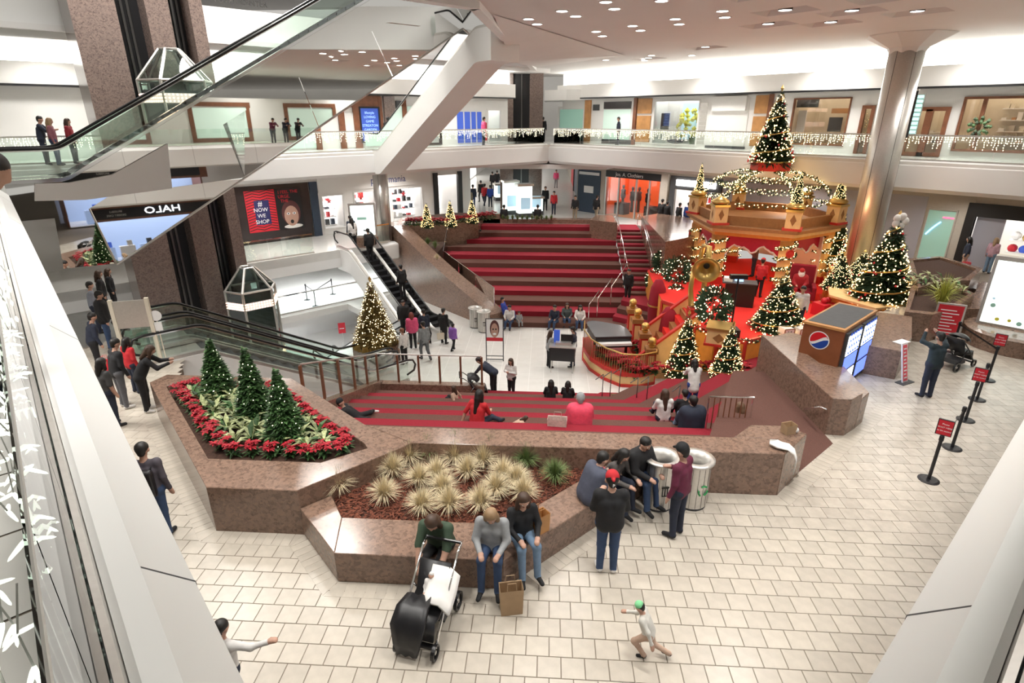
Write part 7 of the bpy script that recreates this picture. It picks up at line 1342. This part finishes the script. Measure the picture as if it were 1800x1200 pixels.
# ---- near steps: tier k has its tread at CT + .32 k
tz = lambda k: CT + .32 * k
def sp(label, px, py, k, hd, **kw): return pp(label, px, py, tz(k), hd, **{**dict(legs='floor', cell=L2), **kw})
sp('woman in a red shirt sitting on the red steps with a baby', 838, 748, 8, -25, h=1.8, top=red, bot=nav, hair=(HB, 'l'), arms=('prop', 'lap'), legs='lap', lean=12, bare=1); sp('toddler in a cream top crawling on the red steps', 903, 752, 8, -75, h=.92, top=tan, bot=nav, legs='kneel', lean=62, arms=('down', 'down'), hair=(HN, 'm'))
sp('person in a bright pink padded coat sitting on the red steps', 1018, 756, 8, 0, h=1.86, top=(.78, .07, .13), bot=nav, puff=.07, hair=(gry, 's'), arms=('lap', 'lap'), hat=(gry, 0)); sp('girl in a white top with long dark hair sitting on the red steps', 1165, 738, 7, 5, h=1.7, top=wht, bot=nav, hair=(HN, 'l'), arms=('lap', 'lap'))
sp('man in a navy padded jacket and jeans sitting on the red steps', 1213, 762, 8, 10, h=1.92, top=nav, bot=ljn, puff=.065, arms=('lap', 'lap')); sp('person in black seated just beyond the navy padded jacket', 1200, 735, 7, 10, h=1.6, top=blk, bot=blk, arms=('lap', 'lap'))
sp('girl with long brown hair in a white coat near the right parapet', 1296, 764, 8, 30, h=1.65, top=wht, bot=wht, hair=((.16, .09, .05), 'l'), arms=('lap', 'lap')); sp('girl with a bare back sitting low on the left of the red steps', 800, 712, 3, 75, h=1.35, top=tan, bot=blk, hair=(HN, 'm'), arms=('prop', 'prop'))
sp('person in black seated on the lowest step, left of the pair', 968, 706, 2, 5, h=1.55, top=blk, bot=blk, hair=(HB, 'l'), arms=('lap', 'lap')); sp('person in black seated on the lowest step, right of the pair', 997, 707, 2, -10, h=1.5, top=blk, bot=blk, hair=(HB, 'm'), arms=('lap', 'lap'))
x, y = G(640, 742, tz(8)); lb = person('boy in black lying back on the red steps by the planter', x - .2, y + .1, tz(8), -80, h=1.5, legs='lap', arms=('prop', 'prop'), lean=-48, top=blk, bot=blk, shoe=wht, hat=(blk, 0), cell=L2)
# ---- court
C2 = .022; c_ = lambda l, px, py, hd, **k: pp(l, px, py, CT, hd, **{**dict(cell=C2), **k})
c_('man in black bending down over the pushchair in the court', 868, 696, 70, h=1.8, lean=62, arms=('df', 'df'), top=nav, bot=blk); c_('woman in black trousers holding a jacket in the court', 899, 699, 150, h=1.6, top=wht, bot=blk, hair=(HN, 'l'), arms=('cross', 'cross')); c_('woman in a grey top left of the sales cart', 965, 645, -60, h=1.62, top=gry, bot=blk, hair=(HN, 'l'), arms=('phone', 'phone')); c_('man in dark navy right of the sales cart', 1006, 645, 70, h=1.78, top=nav, bot=nav, arms=('phone', 'down'))
c_('man in black stepping off the escalator', 712, 590, -150, h=1.78, top=blk, bot=blk, puff=.03); c_('woman in a bright pink jacket by the escalator', 727, 612, 20, h=1.68, top=pnk, bot=blk, hair=((.2, .04, .03), 'l'), puff=.03); c_('person in a dark coat behind the pink jacket', 748, 606, 30, h=1.7, top=nav, bot=blk); c_('man in a grey hoodie striding past the escalator', 748, 632, 40, h=1.76, legs='walk', top=(.22, .24, .25), bot=(.12, .13, .14), hair=(HB, 's')); c_('woman in a white top and black trousers by the golden tree', 712, 640, 60, h=1.6, top=wht, bot=blk, hair=((.22, .08, .04), 's')); c_('woman in a black coat carrying a beige handbag', 781, 604, -20, h=1.7, top=blk, bot=blk, coat=1); c_('child in a purple jacket beside the black coat', 797, 616, -30, h=1.3, top=pur, bot=blk, legs='walk', puff=.03)
fsit = lambda l, px, py, k, hd, **kw: pp(l, px, py, CT + .267 * k, hd, **{**dict(legs='sit', seat=.3, cell=C2, arms=('lap', 'lap')), **kw})
fsit('person in bright blue lounging on the far steps beside the glass rail', 888, 552, 2, -100, top=(.03, .06, .35), bot=(.04, .07, .3), lean=-15); fsit('woman in white seated at the left foot of the far steps', 896, 566, 1, 170, top=wht, bot=jean); fsit('child in grey seated beside the woman in white', 912, 566, 1, -160, h=1.1, top=gry, bot=gry); fsit('person in a dark coat seated at the foot of the far steps, left of three', 975, 566, 1, 160, top=nav, bot=jean); fsit('person holding a pink bag seated at the foot of the far steps, middle of three', 996, 562, 1, 180, top=(.08, .1, .1), bot=jean, hair=(HN, 'l')); fsit('woman in white seated at the foot of the far steps, right of three', 1019, 566, 1, 175, top=wht, bot=jean, hair=(HB, 'l'))
fsit('person in blue hunched on the top red step at the right', 1053, 408, 11, 170, top=(.02, .06, .22), bot=nav, lean=35, cell=.03); fsit('person in black seated on the upper steps at the left wall', 840, 420, 9, 180, top=blk, bot=blk, cell=.03); x, y = G(1092, 528, -1.9); person('guard in black standing on the right-hand stair', 4.35, 29.3, CT + .8, 150, h=1.75, top=blk, bot=blk, cell=C2)
# ---- set
sx, sy = SANTA; sta = person('Santa in a dark red suit and white beard sitting in the armchair', sx, sy + .25, SZ + .48, 160, h=1.8, legs='sit', arms=('lap', 'lap'), lean=4, top=(.34, .012, .02), bot=(.34, .012, .02), hair=(wht, 'm'), hat=(red, 0), puff=.05, cell=L2, seat=.45, face=True); b = MB(); b.smooth = True; b.ball((0, .13, .70), .12, 12, 8, (1, .7, 1.2)); b.build('beard', 'white_cloth', sta)
pp('helper in a red sweater and red hat on the stage', 1331, 522, SZ, -30, top=red, bot=blk, hat=(red, 0), cell=C2, arms=('fwd', 'down')); pp('woman in a grey cardigan and jeans holding a phone in the gazebo', 1322, 486, SZ, 60, h=1.68, top=(.16, .14, .17), bot=jean, hair=(HB, 'l'), arms=('phone', 'phone'), cell=C2); pp('man in a white shirt and grey vest at the front of the stage', 1399, 580, SZ, 150, h=1.72, top=wht, bot=nav, cell=C2, lean=6, arms=('down', 'fwd'))
x, y = G(1214, 718, -1.9); person('woman in a white top with a blue shawl leaning on the stair rail', x, y, -1.95, 0, h=1.66, top=wht, bot=(.02, .06, .26), hair=(HB, 'm'), lean=18, arms=('fwd', 'fwd'), cell=C2, coat=.5)
# ---- escalator riders and lower floor
ez = lambda d: CT + max(0, min(3.2, (d - 32.2) / 1.414 * .577))
for lb, s, d, kw in (('rider in black at the top of the far-left escalator', 20.1, 38.9, dict(top=blk, bot=blk, puff=.02)), ('rider in a white top near the head of the escalator', 19.6, 40.4, dict(top=wht, bot=blk, hair=(HB, 'l'))), ('rider in black halfway down the far-left escalator', 20.5, 35.2, dict(top=blk, bot=blk)), ('rider in a dark coat entering the escalator at the top', 20.0, 41.4, dict(top=nav, bot=blk))): X_ = uvp(s, d, ez(d)); person(lb, *X_, 45, cell=.028, **kw)
pp('woman in a long black coat alone on the lowest floor', 497, 632, LO, 30, h=1.65, top=blk, bot=blk, coat=1.3, hair=(HB, 'm'), cell=.028)
# ---- far plaza
far = [('man in a grey jacket with a stroller at the corridor mouth', 826, 372, 20, khk, nav), ('person in navy in the corridor crowd, by the stationery shop', 832, 366, 10, nav, jean), ('person in a red top in the corridor crowd', 852, 362, -20, red, nav), ('person in bright blue in the corridor crowd', 862, 364, 0, (.03, .08, .4), nav), ('person in black deep in the corridor, left', 866, 335, 10, blk, blk), ('person in black deep in the corridor, beside the first', 874, 333, 0, blk, nav), ('woman in a black coat walking out of the corridor', 958, 370, 180, blk, blk), ('woman in a red jacket walking out of the corridor', 973, 377, 175, red, nav), ('man in black and khaki trousers at the right of the corridor', 1010, 388, 160, blk, khk), ('person in black standing at the dark hoarding', 1047, 388, -30, blk, khk), ('pair in black by the granite wall, left', 1160, 399, -30, blk, blk), ('pair in black by the granite wall, right', 1169, 400, -35, blk, blk), ('person in grey walking to the jewellery shop', 1190, 404, -60, blk, gry), ('person in blue inside the jewellery shop doorway', 1206, 403, -20, (.03, .08, .35), nav), ('woman in pale pink far down the corridor', 977, 330, 180, pnk, gry), ('person in black at the left of the kiosks', 846, 355, 30, blk, blk)]
for lb, px, py, hd, a, b in far: pp(lb, px, py, 0, hd, cell=.036, top=a, bot=b, legs='walk' if px % 3 == 0 else 'stand', h=1.66 + (px % 7) * .02)
pp('person in dark clothes sitting on the far parapet, left', 886, 384, .3, 0, legs='sit', cell=.036, top=blk, bot=blk); pp('person in dark clothes sitting on the far parapet behind the grass', 945, 384, .3, 0, legs='sit', cell=.036, top=blk, bot=khk)
# ---- upper level
pp('man in a navy jacket at the left upper balustrade', 86, 290, UP, -60, h=1.75, top=nav, bot=nav, cell=.022, lean=8, arms=('rail', 'rail')) ; pp('woman in a dusty pink jacket at the left upper balustrade', 106, 291, UP, -60, h=1.68, top=(.25, .09, .11), bot=jean, hair=(HL, 'l'), cell=.022); pp('woman in a red checked shirt at the left upper balustrade', 136, 288, UP, -70, h=1.66, top=(.28, .02, .03), bot=nav, hair=(HN, 'm'), cell=.022)
up = lambda lb, W_, px, dd, hd, **k: (lambda u: person(lb, *W_.pt(u, UP, dd), hd, cell=.03, **k))(U(W_, px))
up('person in black beside the blue notice board', UL, 638, 3.0, 0, top=blk, bot=nav); up('person in black at the foot of the white escalator', UL, 697, 2.2, 180, top=blk, bot=tan); up('man in dark clothes on the right upper walkway', UR, 1107, 1.2, 90, top=nav, bot=nav); up('person on the upper walkway by the far lift, left', UR, 963, 1.5, 0, top=blk, bot=blk); up('person on the upper walkway by the far lift, right', UR, 974, 1.2, 0, top=blk, bot=blk); up('person far along the left upper walkway', UL, 798, 3.2, -60, top=pnk, bot=nav)
for i, (s, c1_, lb) in enumerate(((15.6, mar, 'person in maroon leaning on the right balcony rail, seen in the mirror'), (16.5, nav, 'person in navy leaning on the right balcony rail, seen in the mirror'), (17.4, blk, 'person in black leaning on the right balcony rail, seen in the mirror'))): p = ER * s + NRn * -.55; person(lb, p.x, p.y, UP, 45, top=c1_, bot=nav, lean=28, arms=('rail', 'rail'), cell=.026)
p = EL * 5.6 + NLn * -.30; person('man with short dark hair leaning over the left rail at the picture edge', p.x, p.y, UP, -48, h=1.92, lean=26, top=(.3, .3, .32), bot=nav, arms=('back', 'back'), cell=.014, look=10, face=True); p = EL * 4.9 + NLn * -.30; person('child with dark hair leaning over the left rail beside the man', p.x, p.y, UP, -45, h=1.58, lean=30, top=nav, bot=nav, arms=('back', 'back'), cell=.016)
